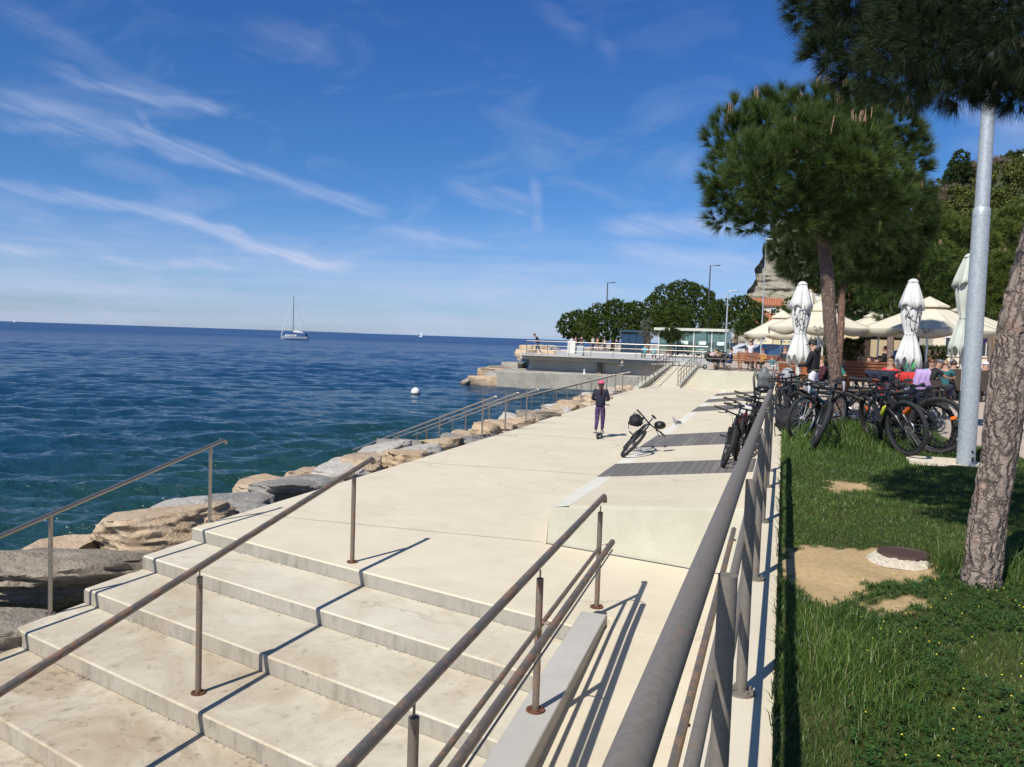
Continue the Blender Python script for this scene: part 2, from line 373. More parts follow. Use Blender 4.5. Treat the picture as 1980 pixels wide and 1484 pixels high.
# ---------------------------------------------------------------- sea
def sea_mat():
    m, t, b = newmat('sea_water'); p = t.pos(); x, y, z = t.sep(p)
    shore = t.maprange(t.math('ADD', x, t.math('MULTIPLY', t.noise(p, .25, 4, .6), 3.)), -20, -8.5, 0, 1, t='SMOOTHSTEP')
    near = t.maprange(y, 75, 20, 0, 1); shore = t.math('MULTIPLY', shore, near)
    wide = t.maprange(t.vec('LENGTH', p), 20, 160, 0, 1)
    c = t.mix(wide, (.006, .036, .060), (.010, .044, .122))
    c = t.mix(t.maprange(t.noise(t.vec('MULTIPLY', p, (.02, .05, 1.)), 1, 4), .35, .7, 0, .4), c, (.004, .045, .10))
    c = t.mix(shore, c, (.012, .044, .044))
    bed = t.maprange(t.voro(p, 1.1, 'SMOOTH_F1'), .2, .7, 0, 1); c = t.mix(t.math('MULTIPLY', t.math('MULTIPLY', shore, shore), t.math('MULTIPLY', bed, .6)), c, (.015, .05, .03))
    t.put(b.inputs['Base Color'], c); b.inputs['Roughness'].default_value = .07; b.inputs['IOR'].default_value = 1.33; t.put(b.inputs['Specular IOR Level'], t.maprange(t.vec('LENGTH', p), 15, 260, .42, .10))
    df = t.new('ShaderNodeBsdfDiffuse'); far = t.mix(t.maprange(t.noise(t.vec('MULTIPLY', p, (.004, .012, 1.)), 1, 5, .6), .3, .7), (.022, .066, .175), (.034, .090, .215)); t.put(df.inputs[0], far); mxs = t.new('ShaderNodeMixShader'); t.put(mxs.inputs[0], t.maprange(t.vec('LENGTH', p), 35, 420, 0, .86))  # distant water: reflected sky replaced by blue put into a diffuse colour
    t.l.new(b.outputs[0], mxs.inputs[1]); t.l.new(df.outputs[0], mxs.inputs[2]); t.l.new(mxs.outputs[0], m.node_tree.nodes['Material Output'].inputs[0])
    d = t.vec('LENGTH', p); q = t.vec('MULTIPLY', p, (.7, 1.25, 1.))
    r1 = t.noise(q, 3.2, 4, .6, .4); r2 = t.noise(q, 11, 3, .6); r3 = t.noise(q, .55, 3, .55)
    h = t.math('ADD', t.math('ADD', t.math('MULTIPLY', r1, 1.2), t.math('MULTIPLY', r2, .4)), t.math('MULTIPLY', r3, 1.2))
    t.put(b.inputs['Normal'], t.bump(h, .9, t.maprange(d, 10, 300, .11, .5)))
    return m
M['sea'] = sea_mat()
# ---------------------------------------------------------------- sea surface: real waves on a ring grid that grows with distance
SEA = -1.0
def build_sea():
    na, nr = 560, 1700
    a = np.radians(np.linspace(-84, 20, na)); r = np.exp(np.linspace(math.log(4.5), math.log(22000), nr))
    A, R = np.meshgrid(a, r, indexing='ij'); X = R*np.sin(A); Y = R*np.cos(A); Z = np.zeros_like(X)
    step = np.maximum(np.gradient(R, axis=1), R*(a[1]-a[0]))
    g = np.random.default_rng(3)
    for i in range(110):
        lam = .38*(6/.38)**g.random(); k = 2*pi/lam; th = radians(116)+g.normal()*.42
        amp = .0125*lam**.62*g.uniform(.5, 1.2); w = np.clip((lam/step-2.2)/2.5, 0, 1)
        ph = k*(X*cos(th)+Y*sin(th))+g.random()*6.28
        Z += w*amp*(np.sin(ph)+.22*np.sin(2*ph+.4))
    lull = .75+.35*np.sin(X*.11+Y*.07+1.)*np.sin(Y*.09-X*.05)
    V = np.stack([X, Y, SEA+Z*lull*.62], -1).reshape(-1, 3)
    i = np.arange(na-1)[:, None]*nr+np.arange(nr-1)[None, :]
    F = np.stack([i, i+nr, i+nr+1, i+1], -1).reshape(-1, 4)[:, ::-1]
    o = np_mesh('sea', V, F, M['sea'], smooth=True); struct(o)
build_sea()
# far coast on the horizon, low and hazy
def far_coast():
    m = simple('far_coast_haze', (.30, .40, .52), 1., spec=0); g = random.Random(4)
    mb = MB(); pts = []
    for i in range(60):
        u = i/59; x = -4200+u*2400; y = 7600+u*500; pts.append((x, y, 3+10*max(0, u-.15)*g.uniform(.5, 1.2)+(8*g.random() if g.random() < .25 else 0)))
    for (x, y, h), (x2, y2, h2) in zip(pts, pts[1:]):
        mb.add([(x, y, SEA-2), (x2, y2, SEA-2), (x2, y2+200, h2), (x, y+200, h), (x, y+400, SEA-2), (x2, y2+400, SEA-2)], [(0, 1, 2, 3), (3, 2, 5, 4)])
    struct(mb.build('distant_land', m))
far_coast()

# ---------------------------------------------------------------- promenade, stairs, ramp
SL = -.29                                     # the stairs run askew to the quay edge
XL, XK = -6.92, -1.62; XS = -1.3
def line(k): return lambda x: 8.50-.84*k+SL*(x-XL)
mb = MB(); f0 = line(0)
mb.prism([(XL, f0(XL)), (XK, f0(XK)), (XK+.05, 7.3), (-1.36, 7.3), (-1.36, 7.0), (-.3, 7.0), (-.3, 9.4), (-2.3, 9.9), (-2.5, 15), (-2.5, 36), (-7.0, 36), (-7.0, 24), (XL, 24)], -1.9, 0)
mb.prism([(-7.45, 36), (-3.15, 36), (-3.15, 47.5), (-7.45, 47.5)], -1.9, 0)
mb.prism([(-7.45, 47.5), (-4.5, 47.5), (-4.5, 57.5), (-7.45, 57.5)], -1.9, [0, 0, .95, .95])
struct(mb.build('promenade', M['prom'], ang=20, bevel=.012))
mb = MB()
for i, (y0, y1) in enumerate(((9.46, 9.72), (14.78, 15.1), (20.5, 20.6), (26, 26), (31.5, 31.5), (37, 37), (42, 42))):
    mb.prism([(XL+.02, y0-.005), (-2.7 if i == 0 else -3.16, y1-.005), (-2.7 if i == 0 else -3.16, y1+.007), (XL+.02, y0+.007)], .002, .0035)
jt = concrete('joint_filler', (.30, .255, .195), (.36, .31, .24), cracks=False); struct(mb.build('expansion_joints', jt, smooth=False))
st = thing('stairs', '', ''); del st['label']; del st['category']; st['kind'] = 'structure'
for k in range(1, 7):
    a, b_ = line(k-1), line(k); mb = MB(); zt = -.15*k
    lo = (lambda x: 1.2+SL*(x-XL)) if k == 6 else b_
    mb.prism([(XL, lo(XL)), (XS, lo(XS)), (XS, a(XS)), (XL, a(XL))], -1.9, zt)
    o = mb.build('step', M['tread'], parent=st, bevel=.014); o['kind'] = 'structure'
# risers: the cast faces of the steps are rougher and greyer, 3 mm proud
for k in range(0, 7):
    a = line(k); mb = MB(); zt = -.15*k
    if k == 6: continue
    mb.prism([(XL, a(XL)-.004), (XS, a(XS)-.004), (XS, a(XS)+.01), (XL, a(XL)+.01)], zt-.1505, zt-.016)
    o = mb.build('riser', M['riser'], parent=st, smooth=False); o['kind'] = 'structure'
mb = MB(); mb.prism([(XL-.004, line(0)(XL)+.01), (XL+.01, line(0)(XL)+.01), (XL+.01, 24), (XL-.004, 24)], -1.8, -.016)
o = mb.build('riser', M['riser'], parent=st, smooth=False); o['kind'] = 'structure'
mb = MB(); mb.prism([(-1.2, -2), (-.29, -2), (-.29, 7.0), (-1.45, 7.0)], -1.9, [-.22, -.22, 0, 0]); struct(mb.build('ramp', M['prom']))
mb = MB(); mb.prism([(XK+.33, -2), (-1.38+.33, -2), (-1.38, 7.18), (XK, 7.18)], -1.9, .07); struct(mb.build('kerb', M['kerb'], bevel=.012))

# sloping deck between promenade and terrace wall
def dz(x, y):                                 # height of the deck plane
    u = min(1, max(0, (x+3.15)/2.9)); base = .34*u
    if y < 14.84: base += (14.84-y)/5.1*(.40-.02*u)
    return base
deck = thing('sloping_deck', '', ''); del deck['label']; del deck['category']; deck['kind'] = 'structure'
def dprism(xs0, xs1, y0, y1, off=0., bot=-.3, nearx=None):
    """deck slab between y0 and y1"""
    P = [(xs0, y0), (xs1, y0), (xs1, y1), (xs0, y1)]
    return P, [bot]*4, [dz(*p)+off for p in P]
mb = MB(); P = [(-2.38, 9.67), (-.29, 9.22), (-.29, 14.8), (-2.86, 14.8)]; mb.prism(P, -.3, [dz(x, y)+.004 for x, y in P]); o = mb.build('deck_slab', M['prom'], parent=deck, smooth=False); o['kind'] = 'structure'
mb = MB(); mb.add([(-2.62, 9.68, dz(-2.6, 9.7)-.016), (-2.38, 9.64, dz(-2.38, 9.62)+.003), (-2.86, 14.84, dz(-2.86, 14.84)+.004), (-3.15, 14.84, .003), (-2.66, 9.695, -.02)], [(0, 1, 2, 3), (0, 3, 4)])
o = mb.build('deck_skirt', M['skirt'], parent=deck, smooth=False); o['kind'] = 'structure'
mb = MB(); za = dz(-2.6, 9.7)-.015; zb = dz(-.3, 9.2)
mb.add([(-2.655, 9.69, -.1), (-2.62, 9.675, za), (-.29, 9.15, zb), (-.29, 9.13, -.1), (-.29, 9.25, zb+.003), (-2.60, 9.74, za+.003)], [(0, 3, 2, 1), (1, 2, 4, 5)])
o = mb.build('deck_end_face', M['face'], parent=deck, smooth=False, bevel=.01); o['kind'] = 'structure'
bands = [(14.84, 16.6, 1), (16.6, 19.46, 0), (19.46, 22.4, 1), (22.4, 30.9, 0), (30.9, 33.6, 1), (33.6, 36.2, 0), (36.2, 38.6, 1), (38.6, 41.2, 0), (41.2, 43.4, 1), (43.4, 47.5, 0)]
for y0, y1, w in bands:
    x0 = -3.15 if w else -2.86
    P, a, b_ = dprism(x0, -.29, y0, y1, .012 if w else .004); mb = MB(); mb.prism(P, a, b_)
    o = mb.build('wooden_boards' if w else 'deck_slab', M['board'] if w else M['prom'], parent=deck, smooth=False); o['kind'] = 'structure'
    if not w:
        mb = MB(); P = [(-3.15, y0), (-2.86, y0), (-2.86, y1), (-3.15, y1)]; mb.prism(P, -.3, [.004, dz(-2.86, y0), dz(-2.86, y0), .004])
        o = mb.build('deck_skirt', M['skirt'], parent=deck, smooth=False); o['kind'] = 'structure'
if 0: mb.prism([(-1.9, 25.6), (-.3, 25.3), (-.3, 27.2), (-1.9, 27.2)], 0, [.30, .56, .40, .22])

# terrace wall and upper ground
tw = tag(MB().prism([(-.28, -6), (.035, -6), (.035, 47.5), (-.28, 47.5)], -1.9, 1.0).build('terrace_wall', M['prom'], bevel=.01), 'long cream concrete terrace wall whose flat top carries the thick grey pipe railing', 'wall')
tw2 = MB().prism([(-4.5, 47.3), (-.28, 47.5), (-.28, 47.9), (-4.5, 47.7)], -1.9, 1.07).build('retaining_wall', M['face'], bevel=.02)
tag(tw2, 'low cream retaining wall below the cafe railing at the end of the sloping deck', 'wall')
gy = lambda y: 1.0+max(0, min(1, (y-47.5)/10))*.28
GD = lambda y: .006
mb = MB()
ys = [-6, 20, 47.5, 52, 57.5, 75, 110, 170, 320]
for a, b_ in zip(ys, ys[1:]):
    xl = (.03 if b_ <= 47.5 else (-4.5 if b_ <= 57.5 else None))
    if xl is None: x0, x1 = -18.4-(a-58)*.18, -18.4-(b_-58)*.18
    else: x0 = x1 = xl
    mb.add([(x0, a, gy(a)-GD(a)), (260, a, gy(a)-GD(a)), (260, b_, gy(b_)-GD(b_)), (x1, b_, gy(b_)-GD(b_))], [(0, 1, 2, 3)])
struct(mb.build('terrace_ground', M['paving'], smooth=False))

# pier: low quay and the platform above it
Q = thing('pier', 'grey concrete pier platform with an overhanging slab above a stained lower quay', 'pier')
mb = MB(); mb.prism([(-19.2, 55.2), (-10, 57.0), (-7.45, 57.2), (-7.45, 62), (-20.5, 62)], -3, .15); mb.build('lower_quay', M['quay'], parent=Q, bevel=.05)
mb = MB(); mb.prism([(-18.1, 59.3), (-6.6, 58.3), (-4.5, 57.6), (-4.5, 100), (-30, 100)], -2, .98); mb.build('platform_wall', M['slab'], parent=Q, smooth=False)
mb = MB(); mb.prism([(-18.6, 58.6), (-6.4, 57.5), (-4.45, 56.9), (-4.45, 100), (-31, 100)], .98, 1.3); mb.build('platform_slab', M['slab'], parent=Q, bevel=.02)
mb = MB(); mb.box((-12.55, 58.55, .3), (.28, .34, 1.7)); mb.build('drain_column', simple('drain_stain', (.12, .11, .09), .8), parent=Q)

# ---------------------------------------------------------------- lawn with bare patches
LAWN = [(.03, -6), (3.3, -6), (3.3, 12.4), (3.2, 13.7), (2.97, 14.6), (2.62, 14.1), (2.55, 12.3), (1.7, 11.9), (1.75, 12.6), (2.45, 13.0), (2.68, 15.0), (2.7, 17.2), (2.4, 18.4), (1.9, 18.1), (1.3, 17.7), (.95, 19.3), (.64, 20.9), (.03, 22.4)]
PATCH = [[(.0, 5.76), (.12, 6.24), (.30, 6.50), (.49, 6.52), (.73, 6.60), (1.05, 6.6), (1.05, 6.1), (.8, 5.72), (.58, 5.58), (.50, 5.3), (.40, 5.12), (.28, 4.98), (.14, 5.3)],
         [(.46, 9.8), (.56, 9.5), (.5, 9.2), (.6, 9.0), (.72, 9.15), (.86, 9.25), (.95, 9.55), (.92, 9.85), (.78, 9.75), (.62, 9.95)],
         [(.50, 5.12), (.62, 5.0), (.80, 5.15), (.92, 5.35), (.80, 5.42), (.68, 5.30)]]
def inpoly(px, py, poly):
    n = len(poly); r = np.zeros(px.shape, bool); j = n-1
    for i in range(n):
        xi, yi = poly[i]; xj, yj = poly[j]
        c = ((yi > py) != (yj > py)) & (px < (xj-xi)*(py-yi)/(yj-yi+1e-12)+xi); r ^= c; j = i
    return r
def seg_dist(px, py, poly):
    d = np.full(px.shape, 1e9); n = len(poly)
    for i in range(n):
        ax, ay = poly[i]; bx, by = poly[(i+1) % n]; L = (bx-ax)**2+(by-ay)**2+1e-12
        tt = np.clip(((px-ax)*(bx-ax)+(py-ay)*(by-ay))/L, 0, 1); d = np.minimum(d, np.hypot(px-ax-tt*(bx-ax), py-ay-tt*(by-ay)))
    return d
def lumps(x, y):
    return .012*np.sin(x*3.1+1)*np.sin(y*2.3)+.008*np.sin(x*7.3+y*5.1)+.006*np.sin(y*11+x*2.2)+.15*np.exp(-((x-1.0)**2+(y-14.6)**2)/.7)
def bareness(x, y):
    b = np.zeros_like(x)
    jit = .05*np.sin(x*31+y*17)+.04*np.sin(x*57-y*43)
    for p in PATCH:
        s_ = np.where(inpoly(x, y, p), 1, -1)*seg_dist(x, y, p)+jit*.7
        b = np.maximum(b, np.clip((s_+.03)/.07, 0, 1))
    return b
def build_lawn():
    X, Y = np.meshgrid(np.arange(.03, 3.35, .03), np.arange(-2, 22.45, .03), indexing='ij'); nx, ny = X.shape
    bz = bareness(X, Y); Z = 1.034+lumps(X, Y)-.008*bz
    inside = inpoly(X, Y, LAWN) & (X > .028); V = np.stack([X, Y, Z], -1).reshape(-1, 3)
    i = np.arange(nx-1)[:, None]*ny+np.arange(ny-1)[None, :]
    ok = inside[:-1, :-1] & inside[1:, 1:] & inside[1:, :-1] & inside[:-1, 1:]
    F = np.stack([i, i+ny, i+ny+1, i+1], -1)[ok]
    o = np_mesh('lawn_soil', V, F, M['soil'], smooth=True)
    at = o.data.attributes.new('bare', 'FLOAT', 'POINT')
    at.data.foreach_set('value', bz.ravel().astype(np.float32)[:len(o.data.vertices)]); struct(o)
build_lawn()
mb = MB(); mb.prism([(1.62, 11.75), (2.62, 11.75), (2.55, 12.75), (1.68, 12.7)], .9, 1.046); struct(mb.build('lamp_footing', M['prom'], bevel=.01))

mb = MB(); mb.box((-1.47, 9.40, .002), (2.42, .012, .012), rotm(0, 0, -.2217)); struct(mb.build('deck_foot_joint', M['dark'], smooth=False))
# ---------------------------------------------------------------- railings
def endcap(mb, p, d, r):                      # small downturned end
    p = Vector(p); d = Vector(d).normalized()
    mb.tube([p, p+d*.05, p+d*.085+Vector((0, 0, -.02)), p+d*.095+Vector((0, 0, -.06))], r, 12)
def flange(parent, x, y, z, r=.055, mat=None):
    mb = MB(); mb.lathe([(0, z+.012), (r, z+.012), (r, z), (0, z)], 18, (x, y, 0))
    for k in range(4): mb.lathe([(0, z+.026), (.008, z+.026), (.008, z+.01)], 6, (x+r*.72*cos(k*pi/2+.6), y+r*.72*sin(k*pi/2+.6), 0))
    mb.build('base_flange', mat or M['rust'], parent=parent)
def post(parent, x, y, z0, z1, r, mat, pin=True, fl=.058, flm=None):
    mb = MB(); top = z1-(.055 if pin else .0); mb.tube([(x, y, z0), (x, y, top)], r, 14)
    if pin: mb.tube([(x, y, top-.01), (x, y, z1)], .006, 6)
    mb.build('post', mat, parent=parent); 
    if fl: flange(parent, x, y, z0, fl, flm)
def rail_tube(name, parent, a, b_, r, mat, cap0=False, cap1=True, n=16):
    mb = MB(); a = Vector(a); b_ = Vector(b_); mb.tube([a, b_], r, n)
    if cap1: endcap(mb, b_, b_-a, r)
    if cap0: endcap(mb, a, a-b_, r)
    return mb.build(name, mat, parent=parent)

# 1 seaward stair rail (stainless)
T = thing('stair_railing', 'bright stainless handrail on two posts at the seaward edge of the near stairs', 'railing')
sl_ = .172; z_at = lambda y: .99+(y-8.84)*sl_
rail_tube('handrail', T, (-6.93, 2.2, z_at(2.2)), (-6.93, 9.05, z_at(9.05)), .024, M['steel_bright'])
post(T, -6.93, 8.84, 0, z_at(8.84)-.02, .0215, M['steel_bright'], pin=False, fl=.05, flm=M['steel_bright'])
post(T, -6.93, 6.40, -.45, z_at(6.4)-.02, .0215, M['steel_bright'], pin=False, fl=.05, flm=M['steel_bright'])
post(T, -6.93, 3.94, -.75, z_at(3.94)-.02, .0215, M['steel_bright'], pin=False, fl=.05, flm=M['steel_bright'])
# 2 middle stair rail
T = thing('stair_railing', 'brown steel handrail running down the middle of the near stairs', 'railing')
z_at2 = lambda y: 1.015+(y-7.94)*.172
rail_tube('handrail', T, (-4.36, 1.6, z_at2(1.6)), (-4.36, 8.28, z_at2(8.28)), .0285, M['steel_brown'])
for y, z in ((7.94, 0), (5.45, -.45), (2.95, -.9)): post(T, -4.36, y, z, z_at2(y)-.026, .0245, M['steel_brown'])
# 3 kerb rail between stairs and ramp: handrail, mid rail, low ramp rail on brackets
T = thing('ramp_railing', 'rusty brown three-tube railing on the kerb between near stairs and ramp', 'railing')
xk = -1.5; XKF = lambda y: -1.51+(7.3-y)*.036
rail_tube('handrail', T, (XKF(1.0), 1.0, 1.03), (XKF(7.62)-.03, 7.62, 1.03), .026, M['steel_brown'])
mb = MB()
for a, b_ in ((1.0, 2.98), (3.04, 5.07), (5.13, 7.30)): mb.tube([(XKF(a), a, .62), (XKF(b_), b_, .62)], .0165, 10)
mb.build('mid_rail', M['steel_brown'], parent=T)
mb = MB(); mb.tube([(XKF(1.0)+.15, 1.0, .72), (XKF(7.2)+.14, 7.2, .72)], .026, 16); mb.sphere((XKF(7.2)+.14, 7.2, .72), .026, 12, 8)
for y in (3.0, 5.1, 7.33): mb.tube([(XKF(y), y, .66), (XKF(y)+.11, y, .66), (XKF(y)+.145, y-.05, .70)], .008, 6)
mb.build('ramp_handrail', M['steel_brown'], parent=T)
mb = MB(); mb.tube([(XKF(1)+.17, 1.0, .675), (XKF(7.1)+.16, 7.1, .675)], .007, 8); mb.build('wire_duct', M['steel_bright'], parent=T)
for y in (7.33, 5.10, 3.01, .95): post(T, XKF(y), y, .07, 1.005, .0235, M['steel_brown'], fl=.062)
# 4 thick grey railing on the terrace wall
T = thing('terrace_railing', 'thick grey pipe railing on the terrace wall top, nearest and largest in view', 'railing')
xr = -.105
mb = MB(); mb.tube([(xr-.062, .4, 1.955), (xr-.028, 10.55, 1.955)], .0295, 24); mb.build('top_rail', M['steel_grey'], parent=T)
for y in (.25, 2.10, 3.65, 5.50, 7.34, 9.2, 10.4):
    mb = MB(); mb.tube([(xr, y, 1.0), (xr, y, 1.93)], .0242, 18); mb.build('post', M['steel_grey'], parent=T); flange(T, xr, y, 1.0, .06, M['steel_grey'])
for z in (1.66, 1.355):
    mb = MB()
    yy = [.25, 2.10, 3.65, 5.50, 7.34, 9.2, 10.4]
    for a, b_ in zip(yy, yy[1:]): mb.tube([(xr-.03, a+.004, z), (xr-.03, b_-.004, z)], .0165, 14)
    mb.build('mid_rail', M['steel_grey'], parent=T)
mb = MB(); mb.tube([(-.335, 1.0, .80), (-.335, 7.3, .92)], .021, 16); mb.sphere((-.335, 7.3, .92), .021)
for y in (1.8, 3.65, 5.5, 7.1): mb.tube([(-.28, y, .76+.016*y), (-.32, y, .76+.016*y), (-.335, y-.04, .75+.016*y+.02)], .008, 6)
mb.build('wall_handrail', M['steel_brown'], parent=T)

# sea-stair railings (three + two), descending into the water
def sea_rail(y, label, x0=-7.05, L=3.6, zt=1.0, drop=.44, npost=4, cat='railing'):
    T = thing('sea_stair_railing', label, cat, group='railings of the sea stairs')
    zz = lambda x: zt-(x0-x)*drop
    rail_tube('handrail', T, (x0-L, y, zz(x0-L)), (x0+.28, y, zt+.02), .024, M['steel_bright'])
    for i in range(npost):
        x = x0-i*1.15
        if x < x0-L: break
        mb = MB(); mb.tube([(x, y, max(-1.5, min(0, -(x0-x)*drop*1.0)) if i else 0), (x, y, zz(x))], .0215, 10); mb.build('post', M['steel_bright'], parent=T)
sea_rail(19.3, 'slim steel sea-stair handrail, nearest of the three beyond the near stairs')
sea_rail(21.1, 'slim steel sea-stair handrail, middle one of the three beyond the near stairs')
sea_rail(23.0, 'slim steel sea-stair handrail, farthest of the three beyond the near stairs')
for y, n in ((36.2, 'nearer'), (38.2, 'middle'), (40.0, 'farther')): sea_rail(y, 'slim steel sea-stair handrail behind the girl, %s of the far set' % n, -7.4, 6.2, 1.0, .30, 6)
# steps of those sea stairs
for y0, y1, x0, nm in ((19.0, 23.3, -7.0, 'nearer'), (36.0, 40.3, -7.4, 'farther')):
    T = MB()
    for i in range(7): T.prism([(x0-.38*(i+1), y0), (x0-.38*i, y0), (x0-.38*i, y1), (x0-.38*(i+1), y1)], -2, -.165*(i+1))
    o = T.build('sea_stairs', M['riser'], smooth=False); struct(o)

# ramp railings far off, posts with rails, climbing to the terrace
def long_rail(label, x, y0, y1, z0, z1, n, mids=(.5,), h=.95, r=.022, mat=None, x1=None, name='ramp_railing', group=None):
    T = thing(name, label, 'railing', group=group); x1 = x if x1 is None else x1; mat = mat or M['steel_brown']
    P = lambda u, dz_: (x+(x1-x)*u, y0+(y1-y0)*u, z0+(z1-z0)*u+dz_)
    mb = MB(); mb.tube([P(0, h), P(1, h)], r, 8); mb.build('handrail', mat, parent=T)
    for i in range(n+1):
        mb = MB(); mb.tube([P(i/n, 0), P(i/n, h)], r*.95, 8); mb.build('post', mat, parent=T)
    for m_ in mids: mb = MB(); mb.tube([P(0, h*m_), P(1, h*m_)], r*.7, 6); mb.build('mid_rail', mat, parent=T)
long_rail('brown railing with close posts along the seaward side of the far ramp', -7.42, 44.6, 57.0, 0, .95, 9, (.55,))
long_rail('brown railing with close posts, second from the sea on the far ramp', -7.0, 44.4, 57.0, 0, .95, 8, ())
long_rail('brown three-bar railing on the landward kerb of the far ramp', -5.6, 47.2, 57.0, .0, .95, 7, (.35, .65))
mb = MB(); mb.prism([(-5.75, 46.9), (-5.45, 46.9), (-5.45, 57.4), (-5.75, 57.4)], -.2, [.08, .08, 1.06, 1.06]); mb.prism([(-7.62, 44.2), (-7.3, 44.2), (-7.3, 57.4), (-7.62, 57.4)], -.2, [.06, .06, 1.04, 1.04]); struct(mb.build('ramp_kerb', M['face'], smooth=False))
long_rail('grey three-bar railing above the low cream retaining wall at the cafe', -4.4, 47.5, 47.7, 1.07, 1.07, 3, (.36, .68), .95, .02, M['steel_grey'], x1=-.35, name='terrace_railing')
long_rail('white-topped three-bar railing along the edge of the pier platform', -18.2, 58.9, 57.7, 1.3, 1.3, 8, (.36, .68), 1.04, .022, M['steel_bright'], x1=-4.9, name='pier_railing')
T = long_rail('short side railing running inland from the corner of the pier', -18.2, 58.95, 68.0, 1.3, 1.3, 5, (.36, .68), 1.04, .025, M['steel_bright'], x1=-21.0, name='pier_railing')

# ---------------------------------------------------------------- boulders of the breakwater
def rock(loc, size, rz, seed, mat, label, flat=.6, rough=.12, sub=5, tilt=(0, 0), group='boulders along the promenade edge'):
    bm = bmesh.new(); bmesh.ops.create_cube(bm, size=2); bmesh.ops.subdivide_edges(bm, edges=bm.edges, cuts=sub*2+3, use_grid_fill=True)
    g = random.Random(seed); off = Vector((g.random()*50, g.random()*50, g.random()*50)); cut = [(Vector((g.gauss(0, 1), g.gauss(0, 1), g.gauss(0, .6))).normalized(), g.uniform(.72, 1.0)) for _ in range(9)]
    R = rotm(tilt[0], tilt[1], rz)
    for v in bm.verts:
        p = v.co.copy(); q = p.normalized(); p = p.lerp(q*1.28, .42)
        for n_, d_ in cut:
            e = p.dot(n_)-d_
            if e > 0: p -= n_*e*.85
        n1 = noise.fractal(p*1.1+off, 1, 2, 4); n2 = noise.fractal(Vector((p.x*2.2, p.y*2.2, p.z*6))+off, .8, 2, 4)
        p += q*(n1*rough*1.3+n2*rough*.55)
        if p.z > flat: p.z = flat+(p.z-flat)*.25
        v.co = R@Vector((p.x*size[0]/2, p.y*size[1]/2, p.z*size[2]/2))
    me = bpy.data.meshes.new('boulder'); bm.to_mesh(me); bm.free(); me.materials.append(mat); fix_mesh(me, True, 48)
    o = bpy.data.objects.new('boulder', me); COL.objects.link(o); o.location = loc
    return tag(o, label, 'boulder', group)
RT, RG, RR, RW = M['rock_tan'], M['rock_grey'], M['rock_rough'], M['rock_white']
near = [((-8.0, 9.2, -.26), (1.75, 1.5, .72), .5, RT, 'big flat tan boulder beside the top steps'), ((-7.72, 7.3, -.36), (1.75, 1.25, .72), 1.1, RR, 'rough furrowed grey-brown boulder beside the third step'),
        ((-7.5, 5.75, -.62), (1.6, 1.1, .66), 1.2, RR, 'smooth brown boulder at the left frame edge beside the lower steps'), ((-8.5, 6.55, -.45), (1.4, 1.1, .8), .7, RR, 'dark grey rough boulder at the left frame edge against the water'),
        ((-7.75, 10.75, -.24), (1.05, .9, .55), .3, RG, 'grey boulder with a flat top behind the stair rail post'), ((-7.45, 10.3, -.30), (.8, .7, .6), .1, RG, 'small dark boulder against the promenade corner'),
        ((-7.55, 12.1, -.16), (.95, 2.0, .5), .05, RG, 'long blue-grey slab boulder along the promenade edge'), ((-8.7, 10.5, -.46), (.9, 1.0, .7), .5, RW, 'pale boulder behind the big flat tan one'),
        ((-9.1, 8.4, -.62), (1.0, .8, .55), .4, RT, 'low brown boulder at the waterline by the furrowed one'), ((-8.5, 12.2, -.32), (1.1, 1.2, .65), .9, RT, 'pinkish boulder seaward of the long grey slab'),
        ((-7.3, 8.2, -.85), (.9, 1.6, .8), .9, RR, 'dark boulder wedged under the tan one beside the steps'), ((-8.9, 5.3, -.80), (1.2, 1.1, .6), .2, RG, 'low wet boulder at the far left waterline'), ((-8.9, 7.5, -.60), (1.0, .9, .6), .8, RT, 'small tan boulder between the furrowed one and the water')]
for i, (l, s_, rz, m, lab) in enumerate(near):
    rock(l, s_, rz, 10+i, m, lab, rough=.20 if m is RR else .11, sub=8, tilt=((i*37 % 11-5)*.02, (i*53 % 9-4)*.03))
g = random.Random(5); y = 13.2; i = 0
while y < 45:
    xe = -7.0 if y < 36 else -7.45
    for row in range(3):
        if 18.9 < y < 23.6 and row > 0 and g.random() < .6: continue
        w = g.uniform(.75, 1.15); L = g.uniform(.8, 1.7)
        x = xe-.50-row*.68+g.uniform(-.10, .10); yy = y+g.uniform(-.35, .35)
        z = -.20-row*.16+g.uniform(-.05, .14)-(.15 if row == 2 else 0)
        m = g.choice([RT, RT, RT, RW, RW, RG, RR])
        rock((x, yy, z), (w, L, g.uniform(.5, .8)), g.uniform(-.5, .5), 100+i, m, 'rugged limestone boulder heaped beside the promenade edge, one of the many beyond the stairs', sub=4 if y < 22 else 2, rough=.15, tilt=(g.uniform(-.14, .14), g.uniform(-.16, .16)), flat=g.uniform(.45, .8)); i += 1
    y += g.uniform(.95, 1.35)
for k, (x, y, z, s_) in enumerate([(-20.4, 55.9, -.75, 1.6), (-21.2, 56.2, -.85, 1.5), (-19.9, 57.0, -.4, 1.5), (-20.6, 58.5, -.3, 1.8), (-20.9, 60.5, -.2, 2.0), (-20.2, 62.5, .1, 1.8), (-21.5, 57.4, -.9, 1.3)]):
    rock((x, y, z), (s_*1.25, s_, s_*.8), k*.9, 300+k, [RT, RR, RG][k % 3], 'weathered boulder heaped at the seaward end of the pier quay', sub=3, group='boulders at the pier end')
for k in range(26):
    g2 = random.Random(900+k); rock((-19.2-k*.25+g2.uniform(-1, 1), 64+k*1.1, .9+g2.uniform(-.3, .6)), (1.6, 1.5, 1.2), k, 700+k, g2.choice([RW, RT]), 'pale boulder in the bank behind the pier platform', sub=2, group='boulders behind the pier platform')

